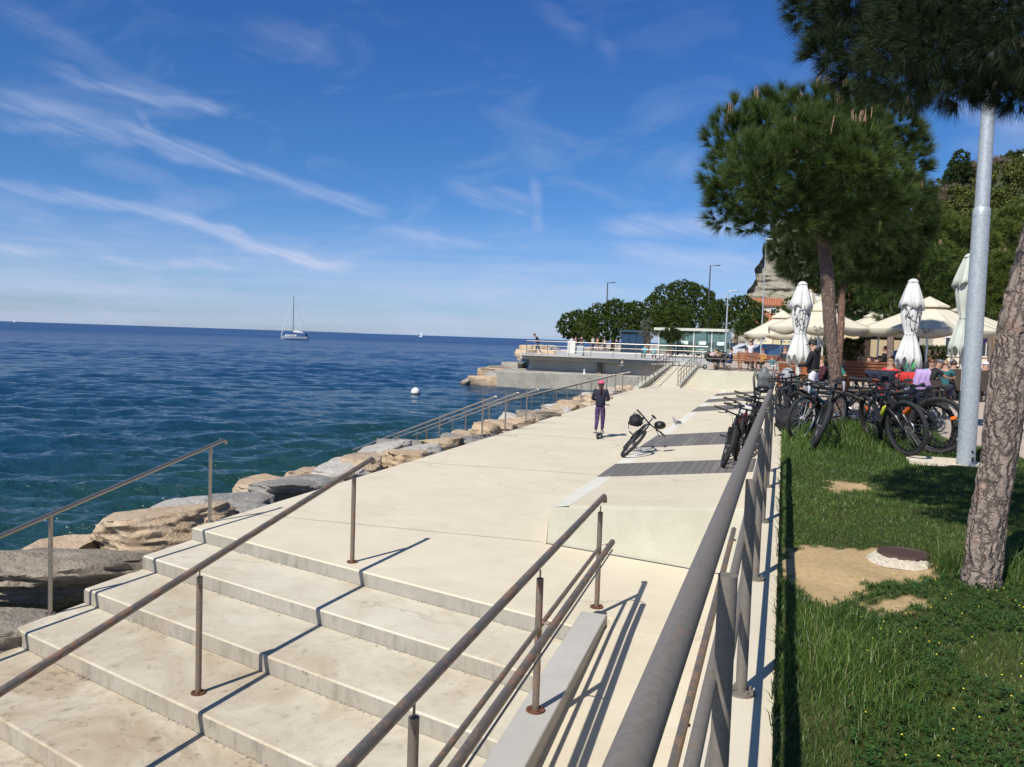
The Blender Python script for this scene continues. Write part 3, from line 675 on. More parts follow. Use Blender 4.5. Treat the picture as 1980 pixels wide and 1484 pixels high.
# crumbs of lime and grit gathered at the foot of the risers
mb = MB(); g = random.Random(77)
for k in range(1, 6):
    for _ in range(260):
        x = g.uniform(XL+.05, XK-.05)
        if sin(x*2.3+k)+sin(x*5.1)*.6 < -.2: continue
        s_ = g.uniform(.002, .0085); y = line(k-1)(x)-.006-abs(g.gauss(0, .018)); mb.box((x, y, -.15*k+s_*.4), (s_*2.2, s_*1.6, s_), rotm(0, 0, g.random()*3))
stuff(mb.build('lime_grit', M['rock_white'], smooth=False), 'pale grit gathered along the foot of each stair riser', 'grit')
B_P1 = [(-0.91, 15.73, 6.28, 0.64), (-0.36, 16.57, 6.74, 0.60), (0.31, 16.16, 6.79, 0.52), (0.87, 15.80, 6.58, 0.54), (1.53, 16.53, 6.46, 0.58), (1.83, 17.03, 6.04, 0.56), (-0.94, 15.35, 5.47, 0.57), (-1.12, 15.59, 5.01, 0.38), (-0.44, 14.57, 5.43, 0.60), (0.20, 14.79, 5.71, 0.69), (0.85, 14.79, 5.60, 0.64), (1.44, 15.80, 5.26, 0.54), (-0.01, 15.10, 5.00, 0.62), (0.68, 15.54, 5.06, 0.63), (-0.61, 15.43, 4.88, 0.41), (-0.17, 16.94, 6.58, 0.60), (0.78, 17.25, 6.61, 0.60), (0.26, 17.02, 5.70, 0.80), (1.20, 17.10, 5.40, 0.69), (-0.54, 15.88, 6.90, 0.23), (0.60, 15.94, 6.90, 0.26), (1.94, 16.66, 6.38, 0.28)]
B_P2 = [(0.13, 26.56, 5.53, 0.69), (0.52, 26.67, 5.20, 0.81), (1.41, 27.52, 5.76, 0.96), (2.41, 27.33, 5.97, 1.09), (3.20, 27.62, 6.54, 0.94), (3.46, 27.75, 7.25, 0.59), (3.01, 28.54, 5.39, 0.81), (1.93, 28.19, 5.35, 0.73), (1.11, 26.42, 4.87, 0.62), (3.45, 27.67, 5.92, 0.55)]
B_P0 = [(0.07, 6.60, 5.06, 0.23), (0.32, 6.38, 4.81, 0.29), (0.18, 6.13, 4.52, 0.15), (0.45, 6.22, 4.50, 0.26), (0.71, 6.20, 4.44, 0.28), (0.97, 6.29, 4.48, 0.31), (1.27, 6.39, 4.53, 0.31), (0.54, 6.75, 5.00, 0.46), (1.05, 6.73, 5.02, 0.55), (1.47, 6.67, 4.89, 0.54), (1.01, 6.10, 4.24, 0.15), (1.21, 6.16, 4.23, 0.13), (1.34, 6.11, 4.20, 0.17), (0.71, 7.21, 5.48, 0.52), (1.28, 7.22, 5.65, 0.67), (1.68, 6.63, 4.72, 0.53), (1.58, 6.73, 5.39, 0.61), (0.32, 6.89, 5.30, 0.35), (0.72, 5.44, 4.37, 0.36), (1.10, 5.39, 4.49, 0.41)]
T_P0 = [(1.26, 5.89, 0.91, 0.119), (1.27, 5.90, 1.06, 0.117), (1.29, 5.94, 1.46, 0.105), (1.34, 5.97, 1.86, 0.105), (1.36, 6.00, 2.25, 0.114), (1.41, 6.04, 2.65, 0.117), (1.48, 6.09, 3.05, 0.111), (1.54, 6.13, 3.45, 0.092), (1.56, 6.22, 3.96, 0.084), (1.54, 6.38, 4.51, 0.072), (1.52, 6.70, 5.14, 0.057), (1.51, 6.91, 5.63, 0.031)]
T_P1 = [(1.00, 15.39, 1.09, 0.140), (0.96, 15.39, 1.38, 0.109), (0.86, 15.40, 2.09, 0.098), (0.73, 15.50, 2.99, 0.109), (0.66, 15.62, 3.72, 0.117), (0.57, 15.82, 4.37, 0.108), (0.44, 15.90, 4.98, 0.094), (0.37, 16.11, 5.71, 0.073), (0.38, 16.25, 6.49, 0.044)]
T_P2 = [(1.63, 25.72, 0.78, 0.112), (1.50, 25.74, 1.82, 0.102), (1.55, 26.04, 3.03, 0.103), (1.53, 26.31, 4.25, 0.095), (1.57, 27.03, 5.55, 0.068)]
B_P3 = [(4.35, 37.44, 5.87, 1.06), (5.26, 37.74, 5.90, 1.02), (5.61, 37.81, 5.06, 0.85), (4.61, 37.46, 4.82, 0.89), (3.64, 37.69, 5.03, 0.82), (6.04, 37.91, 4.44, 0.64), (3.97, 36.69, 4.14, 0.59), (5.04, 37.57, 4.19, 0.53)]
T_P3 = [(4.10, 36.03, 1.13, 0.144), (4.04, 36.08, 2.26, 0.134), (4.02, 36.34, 3.29, 0.124), (4.08, 36.74, 4.35, 0.115), (4.27, 37.39, 5.44, 0.085)]
B_P4 = [(3.40, 45.59, 6.33, 1.05), (4.18, 45.80, 5.57, 1.10), (3.20, 45.46, 5.27, 0.94), (3.74, 45.59, 4.51, 0.84), (4.48, 45.84, 4.53, 0.74), (4.96, 46.61, 6.16, 0.96), (2.93, 45.40, 5.79, 0.68)]
T_P4 = [(4.60, 45.65, 0.73, 0.118), (4.57, 45.73, 2.17, 0.112), (4.51, 45.78, 3.48, 0.105), (4.34, 45.79, 4.53, 0.092), (4.13, 45.78, 5.57, 0.066)]
B_P5 = [(9.51, 45.49, 6.62, 0.85), (8.96, 45.27, 5.85, 0.70), (9.92, 45.57, 5.63, 0.90), (9.49, 45.38, 4.74, 0.85), (9.02, 45.22, 4.60, 0.60), (10.32, 45.64, 4.65, 0.75), (8.68, 45.22, 6.59, 0.50), (10.49, 46.33, 6.45, 0.76)]
T_P5 = [(9.50, 45.16, 0.97, 0.112), (9.45, 45.24, 2.62, 0.106), (9.43, 45.31, 3.87, 0.100), (9.48, 45.38, 4.87, 0.075)]
B_CEDAR = [(11.10, 67.37, 11.57, 1.43), (10.08, 66.98, 10.59, 1.28), (12.19, 67.70, 11.04, 1.35), (9.05, 66.59, 9.62, 1.12), (10.85, 67.16, 9.31, 1.50), (12.28, 67.63, 9.36, 1.35), (13.29, 68.03, 10.52, 1.28), (14.92, 69.67, 11.46, 1.37), (15.72, 69.84, 9.97, 1.30), (9.34, 66.77, 11.13, 0.90), (11.62, 67.35, 8.21, 1.35), (9.84, 66.76, 8.15, 1.12), (13.74, 68.07, 8.66, 1.20), (8.66, 66.50, 10.36, 0.90), (15.85, 71.10, 12.80, 1.16)]
T_CEDAR = [(12.37, 67.17, 0.89, 0.263), (11.96, 67.39, 7.10, 0.225), (11.71, 67.48, 10.09, 0.150), (11.44, 67.50, 11.95, 0.075)]
B_T1 = [(-27.82, 109.04, 4.57, 1.40), (-26.65, 109.45, 5.17, 1.40), (-25.52, 109.82, 5.07, 1.40), (-26.22, 108.47, 3.90, 1.39), (-27.66, 107.98, 3.71, 0.97), (-28.80, 108.69, 4.18, 0.63), (-25.12, 109.87, 3.82, 1.26)]
B_T2 = [(-22.40, 103.49, 5.62, 1.57), (-20.55, 104.13, 6.08, 1.71), (-18.78, 104.68, 5.74, 1.57), (-23.28, 103.14, 4.54, 1.44), (-21.19, 102.76, 4.32, 1.69), (-19.15, 103.42, 4.27, 1.69), (-17.86, 104.93, 4.73, 1.18), (-22.08, 102.42, 3.45, 1.17), (-20.78, 105.15, 6.90, 0.93), (-18.72, 107.92, 6.67, 1.08), (-23.30, 102.00, 3.21, 0.78)]
B_T3 = [(-16.71, 123.43, 8.58, 2.44), (-14.56, 124.17, 9.12, 2.59), (-12.36, 124.86, 8.58, 2.44), (-18.09, 121.85, 7.12, 2.12), (-10.71, 125.33, 7.42, 1.83), (-15.28, 121.69, 6.72, 2.55), (-12.52, 123.63, 6.56, 2.27), (-18.28, 120.63, 5.34, 1.35), (-10.32, 124.30, 5.65, 1.21), (-13.64, 125.59, 10.21, 1.38)]
B_T4 = [(-14.92, 100.67, 5.69, 1.25), (-13.32, 101.21, 5.87, 1.38), (-11.70, 101.72, 5.56, 1.25), (-14.08, 100.36, 4.59, 1.24), (-12.66, 101.34, 4.52, 1.25), (-11.29, 101.79, 4.45, 0.88), (-15.64, 100.38, 4.67, 0.75)]
B_T5 = [(-7.84, 100.91, 6.23, 1.35), (-6.52, 101.37, 6.77, 1.23), (-5.14, 101.84, 7.06, 1.35), (-3.78, 102.26, 6.62, 1.23), (-7.11, 100.56, 5.14, 1.22), (-5.53, 101.62, 5.46, 1.35), (-4.00, 102.11, 5.21, 1.23), (-8.05, 100.75, 4.64, 0.86), (-2.57, 102.60, 5.68, 0.98)]
B_T6 = [(-3.00, 66.56, 4.37, 0.60), (-2.33, 66.80, 4.80, 0.60), (-1.85, 66.93, 4.29, 0.56), (-2.66, 66.64, 3.75, 0.56), (-1.97, 66.86, 3.69, 0.48), (-3.27, 66.44, 3.80, 0.40)]
T_T6 = [(-2.22, 66.62, 0.96, 0.100), (-2.32, 66.70, 2.88, 0.090), (-2.35, 66.73, 3.68, 0.080)]
B_T7 = [(-9.62, 70.65, 3.28, 0.39), (-9.13, 70.82, 3.43, 0.44), (-8.71, 70.95, 3.22, 0.39), (-9.20, 70.78, 3.03, 0.44)]
T_T7 = [(-9.02, 70.73, 1.20, 0.088), (-9.13, 70.77, 2.46, 0.077), (-9.16, 70.80, 3.12, 0.066)]
B_T8 = [(-14.67, 92.26, 4.66, 0.58), (-14.85, 92.16, 3.79, 0.63), (-14.18, 92.36, 3.53, 0.58), (-14.48, 92.23, 2.94, 0.52)]
B_T9 = [(-0.61, 94.82, 5.82, 0.90), (0.78, 95.34, 7.00, 1.12), (1.85, 97.85, 7.94, 1.15), (3.08, 98.28, 8.33, 1.03), (0.57, 95.20, 5.70, 1.01), (4.32, 98.64, 7.62, 1.15)]
B_CYP = [(28.73, 169.48, 37.85, 1.31), (28.53, 169.34, 36.44, 1.69), (28.17, 169.12, 34.74, 1.88), (27.60, 168.87, 33.59, 1.69), (29.56, 169.62, 35.54, 1.31)]
# ---------------------------------------------------------------- vegetation
def leaf_mat(name, a, b_, c_, rough=.55, tr=.25):
    m, t, b = newmat(name); g = t.new('ShaderNodeNewGeometry').outputs['Random Per Island']
    n = t.noise(t.pos(), 1.2, 3, .6)
    c = t.ramp(g, [(0, a), (.5, b_), (1, c_)]); c = t.mix(t.maprange(n, .35, .65, 0, .5), c, a)
    t.put(b.inputs['Base Color'], c); b.inputs['Roughness'].default_value = rough; b.inputs['Specular IOR Level'].default_value = .2
    tl = t.new('ShaderNodeBsdfTranslucent'); t.put(tl.inputs[0], c); mx = t.new('ShaderNodeMixShader'); mx.inputs[0].default_value = tr
    out = m.node_tree.nodes['Material Output']; t.l.new(b.outputs[0], mx.inputs[1]); t.l.new(tl.outputs[0], mx.inputs[2]); t.l.new(mx.outputs[0], out.inputs[0]); return m
M['needle'] = leaf_mat('pine_needles', (.016, .042, .012), (.075, .125, .030), (.20, .25, .06))
M['needle_dark'] = leaf_mat('dark_pine_needles', (.014, .036, .012), (.050, .084, .022), (.12, .15, .036))
M['needle_shade'] = leaf_mat('shaded_crown_needles', (.007, .016, .007), (.018, .034, .012), (.060, .080, .024), tr=.12)  # near crown's underside shade is put into this darker needle colour
M['needle_far'] = leaf_mat('far_pine_needles', (.024, .050, .012), (.080, .120, .024), (.16, .20, .040))
M['needle_cedar'] = leaf_mat('cedar_needles', (.05, .085, .018), (.13, .17, .035), (.22, .25, .065))
M['candle'] = simple('pine_candle', (.30, .18, .115), .7, var=.3, scale=30)
M['twig'] = simple('bare_twigs', (.20, .15, .11), .9, var=.25, scale=12)
M['olive'] = leaf_mat('olive_leaves', (.10, .11, .08), (.17, .18, .13), (.25, .25, .19))
def bark_mat(name, a, b_, crack, sc=1.):
    m, t, b = newmat(name); p = t.pos(); q = t.vec('MULTIPLY', p, (17*sc, 17*sc, 3.4*sc))
    q = t.vec('ADD', q, t.vec('SCALE', t.comb(t.noise(p, 9*sc, 4), t.noise(t.vec('ADD', p, (3, 5, 9)), 9*sc, 4), 0.), sc=2.2))
    e = t.voro(q, 1., 'DISTANCE_TO_EDGE'); n = t.noise(p, 45*sc, 5, .7); n2 = t.noise(p, 5, 4, .6)
    c = t.mix(t.maprange(n, .35, .65), a, b_); c = t.mix(t.maprange(n2, .55, .75, 0, .6), c, (.30, .155, .09))
    k = t.maprange(e, .01, .09, .85, 0); c = t.mix(k, c, crack); pit = t.maprange(t.noise(p, 26*sc, 5, .75), .56, .66, 0, .8); c = t.mix(pit, c, crack)
    t.put(b.inputs['Base Color'], c); b.inputs['Roughness'].default_value = .92; b.inputs['Specular IOR Level'].default_value = .2
    t.put(b.inputs['Normal'], t.bump(t.math('ADD', t.maprange(e, 0, .25, 0, 1), t.math('MULTIPLY', n, .35)), .9, .02)); return m
M['bark'] = bark_mat('pine_bark', (.175, .135, .112), (.33, .265, .22), (.08, .058, .05))
M['bark_mid'] = bark_mat('brown_pine_bark', (.16, .115, .09), (.29, .215, .17), (.07, .045, .035), 1.7)
M['bark_far'] = simple('far_bark', (.15, .105, .075), .9, var=.3, scale=6, bump=.5, bscale=20)
M['bark_red'] = bark_mat('reddish_pine_bark', (.17, .10, .07), (.27, .17, .12), (.05, .03, .025))

def needles(C_, A_, n, length, width, g, lo=.25, hi=1.25, back=.35):
    """C_ tuft origins, A_ tuft axes (N,3) -> triangles of n needles per tuft"""
    N = len(C_); A = A_/np.linalg.norm(A_, axis=1, keepdims=True)
    ref = np.where(np.abs(A[:, 2:3]) < .9, np.array([[0, 0, 1.]]), np.array([[1., 0, 0]])); U_ = np.cross(A, ref); U_ /= np.linalg.norm(U_, axis=1, keepdims=True); W_ = np.cross(A, U_)
    A = np.repeat(A, n, 0); U_ = np.repeat(U_, n, 0); W_ = np.repeat(W_, n, 0); C = np.repeat(C_, n, 0); K = N*n
    ph = g.uniform(0, 2*pi, K)[:, None]; th = g.uniform(lo, hi, K)[:, None]
    d = A*np.cos(th)+(U_*np.cos(ph)+W_*np.sin(ph))*np.sin(th)
    L = length*g.uniform(.7, 1.15, K)[:, None]; s0 = C-A*(g.uniform(0, back*length, K)[:, None])
    side = np.cross(d, g.normal(size=(K, 3))); side /= np.linalg.norm(side, axis=1, keepdims=True)+1e-9
    tip = s0+d*L+np.array([[0, 0, -.12]])*L*np.sin(th)
    V = np.stack([s0-side*width*.5, s0+side*width*.5, tip], 1).reshape(-1, 3)
    return V, np.arange(K*3).reshape(-1, 3)
def crown_points(blobs, per_m2, g, inner=.25, up=.35, flatten=1.):
    C_, A_ = [], []; B = np.array(blobs)
    for bx, by, bz, r in blobs:
        n = max(6, int(per_m2*4*pi*r*r)); d = g.normal(size=(n, 3)); d /= np.linalg.norm(d, axis=1, keepdims=True)
        k = np.where(g.random(n) < inner, g.uniform(.3, .9, n), g.uniform(.86, 1.1, n))[:, None]
        p = np.array([[bx, by, bz]])+d*k*r*np.array([[1, 1, flatten]])
        keep = np.ones(n, bool)
        for b in B:
            if b[0] == bx and b[1] == by and b[2] == bz: continue
            keep &= (np.linalg.norm(p-b[:3], axis=1) > b[3]*.78) | (g.random(n) < .22)
        C_.append(p[keep]); A_.append((d+np.array([[0, 0, up]]))[keep])
    return np.concatenate(C_), np.concatenate(A_)
def trunk(path, mat, parent, n=20, rings=60, amp=0., name='trunk', seed=0, branches=()):
    P_ = np.array(path); tt = np.linspace(0, len(P_)-1, rings); pts = []
    for i in range(4): pts.append(np.interp(tt, np.arange(len(P_)), P_[:, i]))
    for k in range(4):   # soften the corners
        v = pts[k]; 
        for _ in range(max(1, rings//25)): v[1:-1] = (v[:-2]+2*v[1:-1]+v[2:])/4
    mb = MB(); mb.tube([(a, b_, c) for a, b_, c in zip(*pts[:3])], [float(r) for r in pts[3]], n)
    if amp:
        vs = []
        for i, v in enumerate(mb.v):
            k = min(rings-1, i//n); c = Vector((pts[0][k], pts[1][k], pts[2][k])); p = Vector(v); q = p-c
            h = noise.voronoi(Vector((p.x*19, p.y*19, p.z*4.4))+Vector((noise.noise(p*6)*1.2, seed, 0)))[0]; e = min(1, (h[1]-h[0])*2.6)
            vs.append(tuple(c+q*(1+amp*(e-.6)+.06*noise.noise(p*3))))
        mb.v = vs
    for br in branches: mb.tube([b_[:3] for b_ in br], [b_[3] for b_ in br], 8)
    return mb.build(name, mat, parent=parent, ang=60)
def limbs(path, blobs, g, k=5, r=.03):
    out = []; a = np.array(path)
    for i in g.choice(len(blobs), min(k, len(blobs)), replace=False):
        b_ = blobs[i]; s = a[-1] if g.random() < .4 else a[max(0, len(a)-2-g.integers(0, 2))]
        p0 = np.array(s[:3]); p1 = np.array(b_[:3]); mid = (p0+p1)/2+np.array([0, 0, -.12*np.linalg.norm(p1-p0)])
        out.append([(*p0, r*1.3), (*mid, r), (*p1, r*.4)])
    return out
def pine(name, label, path, blobs, seed, per=26, nn=34, L=.14, w=.0055, mat='needle', bark='bark', rings=60, nt=20, amp=0., candles=0, group=None, flat=1., cat='pine tree', up=.35, inner=.25, hi=1.25, trunk_name='trunk', L2=0):
    g = np.random.default_rng(seed); base = path[0]
    T = thing(name, label, cat, group=group)
    C_, A_ = crown_points(blobs, per, g, up=up, flatten=flat, inner=inner)
    V, F = needles(C_, A_, nn, L, w, g, hi=hi)
    np_mesh('crown', V, F, M[mat], parent=T)
    trunk(path, M[bark], T, nt, rings, amp, seed=seed, branches=[] if L2 else limbs(path, blobs, g, r=min(.045, path[-1][3]*1.2)))
    if candles:
        top = C_[(A_[:, 2] > .9)]; zq = np.quantile(C_[:, 2], .45); top = top[top[:, 2] > zq]; mb = MB(); wq = (top[:, 2]-zq+.05); idx = g.choice(len(top), min(candles//3, len(top)), replace=False, p=wq/wq.sum())
        for i in idx:
            p = top[i]
            for _ in range(g.integers(3, 7)):
                q = p+np.array([0, 0, L*.12])+g.normal(size=3)*.03; h = g.uniform(.14, .25); d = g.normal(size=3)*.012
                mb.tube([q, q+d+np.array([0, 0, h])], [.011, .006], 5)
        mb.build('candles', M['candle'], parent=T)['kind'] = 'stuff'
    return T
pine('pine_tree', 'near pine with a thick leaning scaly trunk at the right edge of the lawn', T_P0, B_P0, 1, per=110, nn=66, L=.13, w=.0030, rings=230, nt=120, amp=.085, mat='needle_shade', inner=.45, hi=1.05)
pine('pine_tree', 'round-crowned pine with reddish shoots and a bare curved trunk amid the parked bikes', T_P1, B_P1, 2, per=31, nn=100, L=.25, w=.0068, rings=150, nt=48, amp=.06, candles=110, inner=.42, hi=.88, up=.8, bark='bark_mid')
pine('pine_tree', 'pine whose reddish trunk hides just behind the trunk amid the bikes', T_P2, B_P2, 3, per=30, nn=80, L=.30, w=.010, bark='bark_red', mat='needle_dark', candles=20, L2=1)
pine('pine_tree', 'cafe pine standing between the two open cream umbrellas, its trunk the right of two', T_P3, B_P3, 4, per=24, nn=50, L=.26, w=.018, candles=26)
pine('pine_tree', 'slimmer cafe pine left of its neighbour between the open umbrellas', T_P4, B_P4, 5, per=22, nn=50, L=.3, w=.022, mat='needle_dark', candles=12)
pine('pine_tree', 'bushy pine behind the white jersey diner, between lamp pole and near trunk', T_P5, B_P5, 6, per=22, nn=50, L=.28, w=.022, mat='needle_cedar', candles=26)
pine('cedar_tree', 'broad light green conifer with drooping layered boughs at the foot of the hill', T_CEDAR, B_CEDAR, 7, per=6, nn=30, L=.6, w=.05, mat='needle_cedar', flat=.55, cat='conifer', bark='bark_far', up=.05)
def far_pine(label, blobs, seed, base, mat='needle_far', cat='pine tree', name='umbrella_pine', L=.38, w=.11, per=8, nn=18, up=.3, group=None):
    b0 = np.array(blobs); cx, cy = b0[:, 0].mean(), b0[:, 1].mean(); zz = b0[:, 2].mean()
    path = [(cx, cy, base, .28), (cx+.2, cy, (base+zz)/2, .22), (cx, cy, zz, .14)]
    return pine(name, label, path, blobs, seed, per=per, nn=nn, L=L, w=w, mat=mat, bark='bark_far', rings=14, nt=10, cat=cat, up=up, inner=.15, hi=1.5, group=group)
far_pine('dark umbrella pine at the seaward end of the far row', B_T1, 21, 1.3)
far_pine('dark umbrella pine behind the pier, left of the blue kiosk', B_T2, 22, 1.3)
far_pine('tallest umbrella pine with a broad dome behind the glass shelter', B_T3, 23, 1.3)
far_pine('lighter low umbrella pine in front of the tall dome, above the shelter', B_T4, 24, 1.3)
far_pine('lumpy umbrella pine right of the glass shelter beside the cliff foot', B_T5, 25, 1.3)
pine('pine_tree', 'small round pine beside the parked cars, left of the cafe umbrellas', T_T6, B_T6, 26, per=14, nn=34, L=.34, w=.05, rings=12, nt=8, bark='bark_far')
pine('pine_tree', 'small dark bushy tree in front of the left end of the glass shelter', T_T7, B_T7, 27, per=20, nn=30, L=.3, w=.05, rings=12, nt=8, bark='bark_far', mat='needle_dark')
far_pine('greyish sparse tree between the blue kiosk and the glass shelter', B_T8, 28, 1.3, mat='olive', cat='tree', name='olive_tree', L=.3, w=.05, per=6)
far_pine('bright green bushy tree behind the closed umbrellas below the cliff', B_T9, 29, 1.3, cat='tree', name='broadleaf_tree', L=.3, w=.10, per=6)

# ---------------------------------------------------------------- grass
def grass_mat():
    m, t, b = newmat('grass_blades'); g = t.new('ShaderNodeNewGeometry').outputs['Random Per Island']; p = t.pos()
    c = t.ramp(g, [(0, (.040, .090, .014)), (.45, (.090, .170, .024)), (.85, (.165, .245, .042)), (.97, (.20, .22, .075)), (1, (.34, .30, .15))])
    c = t.mix(t.maprange(t.noise(p, 1.3, 4, .6), .35, .65, 0, .55), c, (.026, .062, .016))
    t.put(b.inputs['Base Color'], c); b.inputs['Roughness'].default_value = .45; b.inputs['Specular IOR Level'].default_value = .4
    tl = t.new('ShaderNodeBsdfTranslucent'); t.put(tl.inputs[0], c); mx = t.new('ShaderNodeMixShader'); mx.inputs[0].default_value = .3
    out = m.node_tree.nodes['Material Output']; t.l.new(b.outputs[0], mx.inputs[1]); t.l.new(tl.outputs[0], mx.inputs[2]); t.l.new(mx.outputs[0], out.inputs[0]); return m
M['grass'] = grass_mat()
def blades(x, y, h, w, g, bend=.55):
    K = len(x); th = g.uniform(0, 2*pi, K); sx, sy = np.cos(th), np.sin(th); ph = g.uniform(0, 2*pi, K); bx, by = np.cos(ph), np.sin(ph)
    b_ = bend*g.uniform(.2, 1.3, K)*h; z0 = 1.028+lumps(x, y)
    def row(u, wk): 
        cx = x+bx*b_*u*u; cy = y+by*b_*u*u; cz = z0+h*u*(1-.18*u)
        return np.stack([cx-sx*w*wk, cy-sy*w*wk, cz], 1), np.stack([cx+sx*w*wk, cy+sy*w*wk, cz], 1)
    a, b2 = row(0, .5); c, d = row(.55, .42); e, _ = row(1., 0)
    V = np.stack([a, b2, c, d, e], 1).reshape(-1, 3); o = np.arange(K)[:, None]*5
    F = np.concatenate([o+np.array([[0, 1, 3]]), o+np.array([[0, 3, 2]]), o+np.array([[2, 3, 4]])])
    return V, F
def tall_map(x, y):
    """where the sward grows long: along the wall, round both trunks, between the bikes"""
    h = np.zeros_like(x); sd = np.clip((.24+.08*np.sin(y*5.3)-x)/.2, 0, 1); h = np.maximum(h, sd*.06*(.5+.5*np.sin(y*3.7+1)))
    h = np.maximum(h, .40*np.exp(-((x-1.10)**2+(y-6.2)**2)/.016)); h = np.maximum(h, .30*np.exp(-((x-1.5)**2+(y-6.25)**2)/.05))
    h = np.maximum(h, .26*np.exp(-(((x-.95)/.9)**2+((y-14.0)/2.2)**2))); h = np.maximum(h, .16*np.exp(-((x-.35)**2/.1+(y-4.1)**2/.6)))
    return h
def build_grass():
    g = np.random.default_rng(11); Vs, Fs, off = [], [], 0
    for y0, y1, dens, wd, hm in ((1.6, 4.2, 11000, .0036, .026), (4.2, 7.6, 8500, .0042, .032), (7.6, 12, 4200, .0056, .040), (12, 22.4, 2100, .0085, .055)):
        xm = min(3.28, .30*y1+.5); K = int(dens*(y1-y0)*(xm-.02)); x = g.uniform(.02, xm, K); y = g.uniform(y0, y1, K)
        ok = inpoly(x, y, LAWN) & (bareness(x, y) < g.uniform(.15, .75, K)) & (np.hypot(x-.88, y-6.36) > .2) & ~((x > 1.62) & (x < 2.6) & (y > 11.7) & (y < 12.75) & (g.random(K) > .06))
        x, y = x[ok], y[ok]; h = hm*g.uniform(.5, 1.25, len(x)); tl = tall_map(x, y); sel = g.random(len(x)) < .42
        h = h+np.where(sel, tl*g.uniform(.4, 1.15, len(x)), 0)
        V, F = blades(x, y, h, wd*g.uniform(.7, 1.3, len(x)), g); Vs.append(V); Fs.append(F+off); off += len(V)
    # a fringe leaning over the wall top
    K = 900; y = g.uniform(1.6, 21, K); k = .5+.5*np.sin(y*4.1)+.4*np.sin(y*9.7); ok = g.random(K) < k*.8; y = y[ok]; x = g.uniform(.02, .06, len(y))
    V, F = blades(x, y, g.uniform(.04, .14, len(y)), np.full(len(y), .006), g, 1.0); Vs.append(V); Fs.append(F+off)
    o = np_mesh('grass', np.concatenate(Vs), np.concatenate(Fs), M['grass']); stuff(o, 'green lawn grass with long tufts along the terrace wall', 'grass')
build_grass()
def clover():
    g = np.random.default_rng(12); K = 9000; y = g.uniform(1.6, 6.0, K); x = g.uniform(.3, 2.0, K)
    ok = inpoly(x, y, LAWN) & (bareness(x, y) < .1) & (np.hypot(x-.93, y-6.36) > .3) & (np.sin(x*2.3+y*1.7)+np.sin(y*2.9-x) > -.7); x, y = x[ok], y[ok]; K = len(x)
    z = 1.05+lumps(x, y)+g.uniform(.0, .022, K); Vs, Fs = [], []
    for j in range(3):
        a = g.uniform(0, .5, K)+j*2.094; r = g.uniform(.006, .010, K); dx_, dy_ = np.cos(a), np.sin(a); nx, ny = -dy_, dx_; tz = g.normal(0, .25, K)
        def P_(u, v): return np.stack([x+(dx_*u+nx*v)*r, y+(dy_*u+ny*v)*r, z+tz*u*r], 1)
        Vs.append(np.stack([P_(.1, 0), P_(1.3, -.9), P_(1.9, 0), P_(1.3, .9)], 1).reshape(-1, 3)); Fs.append(np.arange(K*4).reshape(-1, 4)+j*K*4)
    o = np_mesh('clover', np.concatenate(Vs), np.concatenate(Fs), leaf_mat('clover_leaves', (.02, .06, .014), (.04, .10, .02), (.075, .15, .035))); stuff(o, 'low dark clover spreading through the near lawn', 'ground cover')
    mb = MB(); 
    for _ in range(130):
        x_, y_ = g.uniform(.35, 1.9), g.uniform(2.2, 6.5)
        if bareness(np.array([x_]), np.array([y_]))[0] > .1: continue
        mb.sphere((x_, y_, 1.08+g.uniform(0, .02)), (.0042, .0042, .003), 6, 4)
    mb.cur = 0; o = mb.build('small_flowers', simple('yellow_petals', (.72, .62, .03), .6)); stuff(o, 'tiny yellow clover flowers dotted over the near lawn', 'flowers')
clover()
# ---------------------------------------------------------------- hill, cliff and woodland
def sm(a, b_, x): t_ = np.clip((x-a)/(b_-a), 0, 1); return t_*t_*(3-2*t_)
def hill_z(X, Y):
    zr = np.interp(X, [0, 8, 16, 23, 32, 42, 60, 120], [3, 9, 22, 29, 33, 37, 40, 42])
    n = 1.3*np.sin(X*.31+Y*.13)+.9*np.sin(X*.7-Y*.29)
    return 1.2+(zr*sm(108, 182, Y)+n*sm(110, 140, Y))*sm(3, 9, X)-.10*np.maximum(0, Y-185)
def hill():
    X, Y = np.meshgrid(np.linspace(2, 150, 90), np.linspace(105, 330, 80), indexing='ij'); Z = hill_z(X, Y)
    V = np.stack([X, Y, Z], -1).reshape(-1, 3); i = np.arange(89)[:, None]*80+np.arange(79)[None, :]
    F = np.stack([i, i+80, i+81, i+1], -1).reshape(-1, 4)
    struct(np_mesh('hill', V, F, simple('hill_scrub', (.045, .055, .022), .95, var=.4, scale=.3, bump=.5, bscale=2, bdist=.3), smooth=True))
hill()
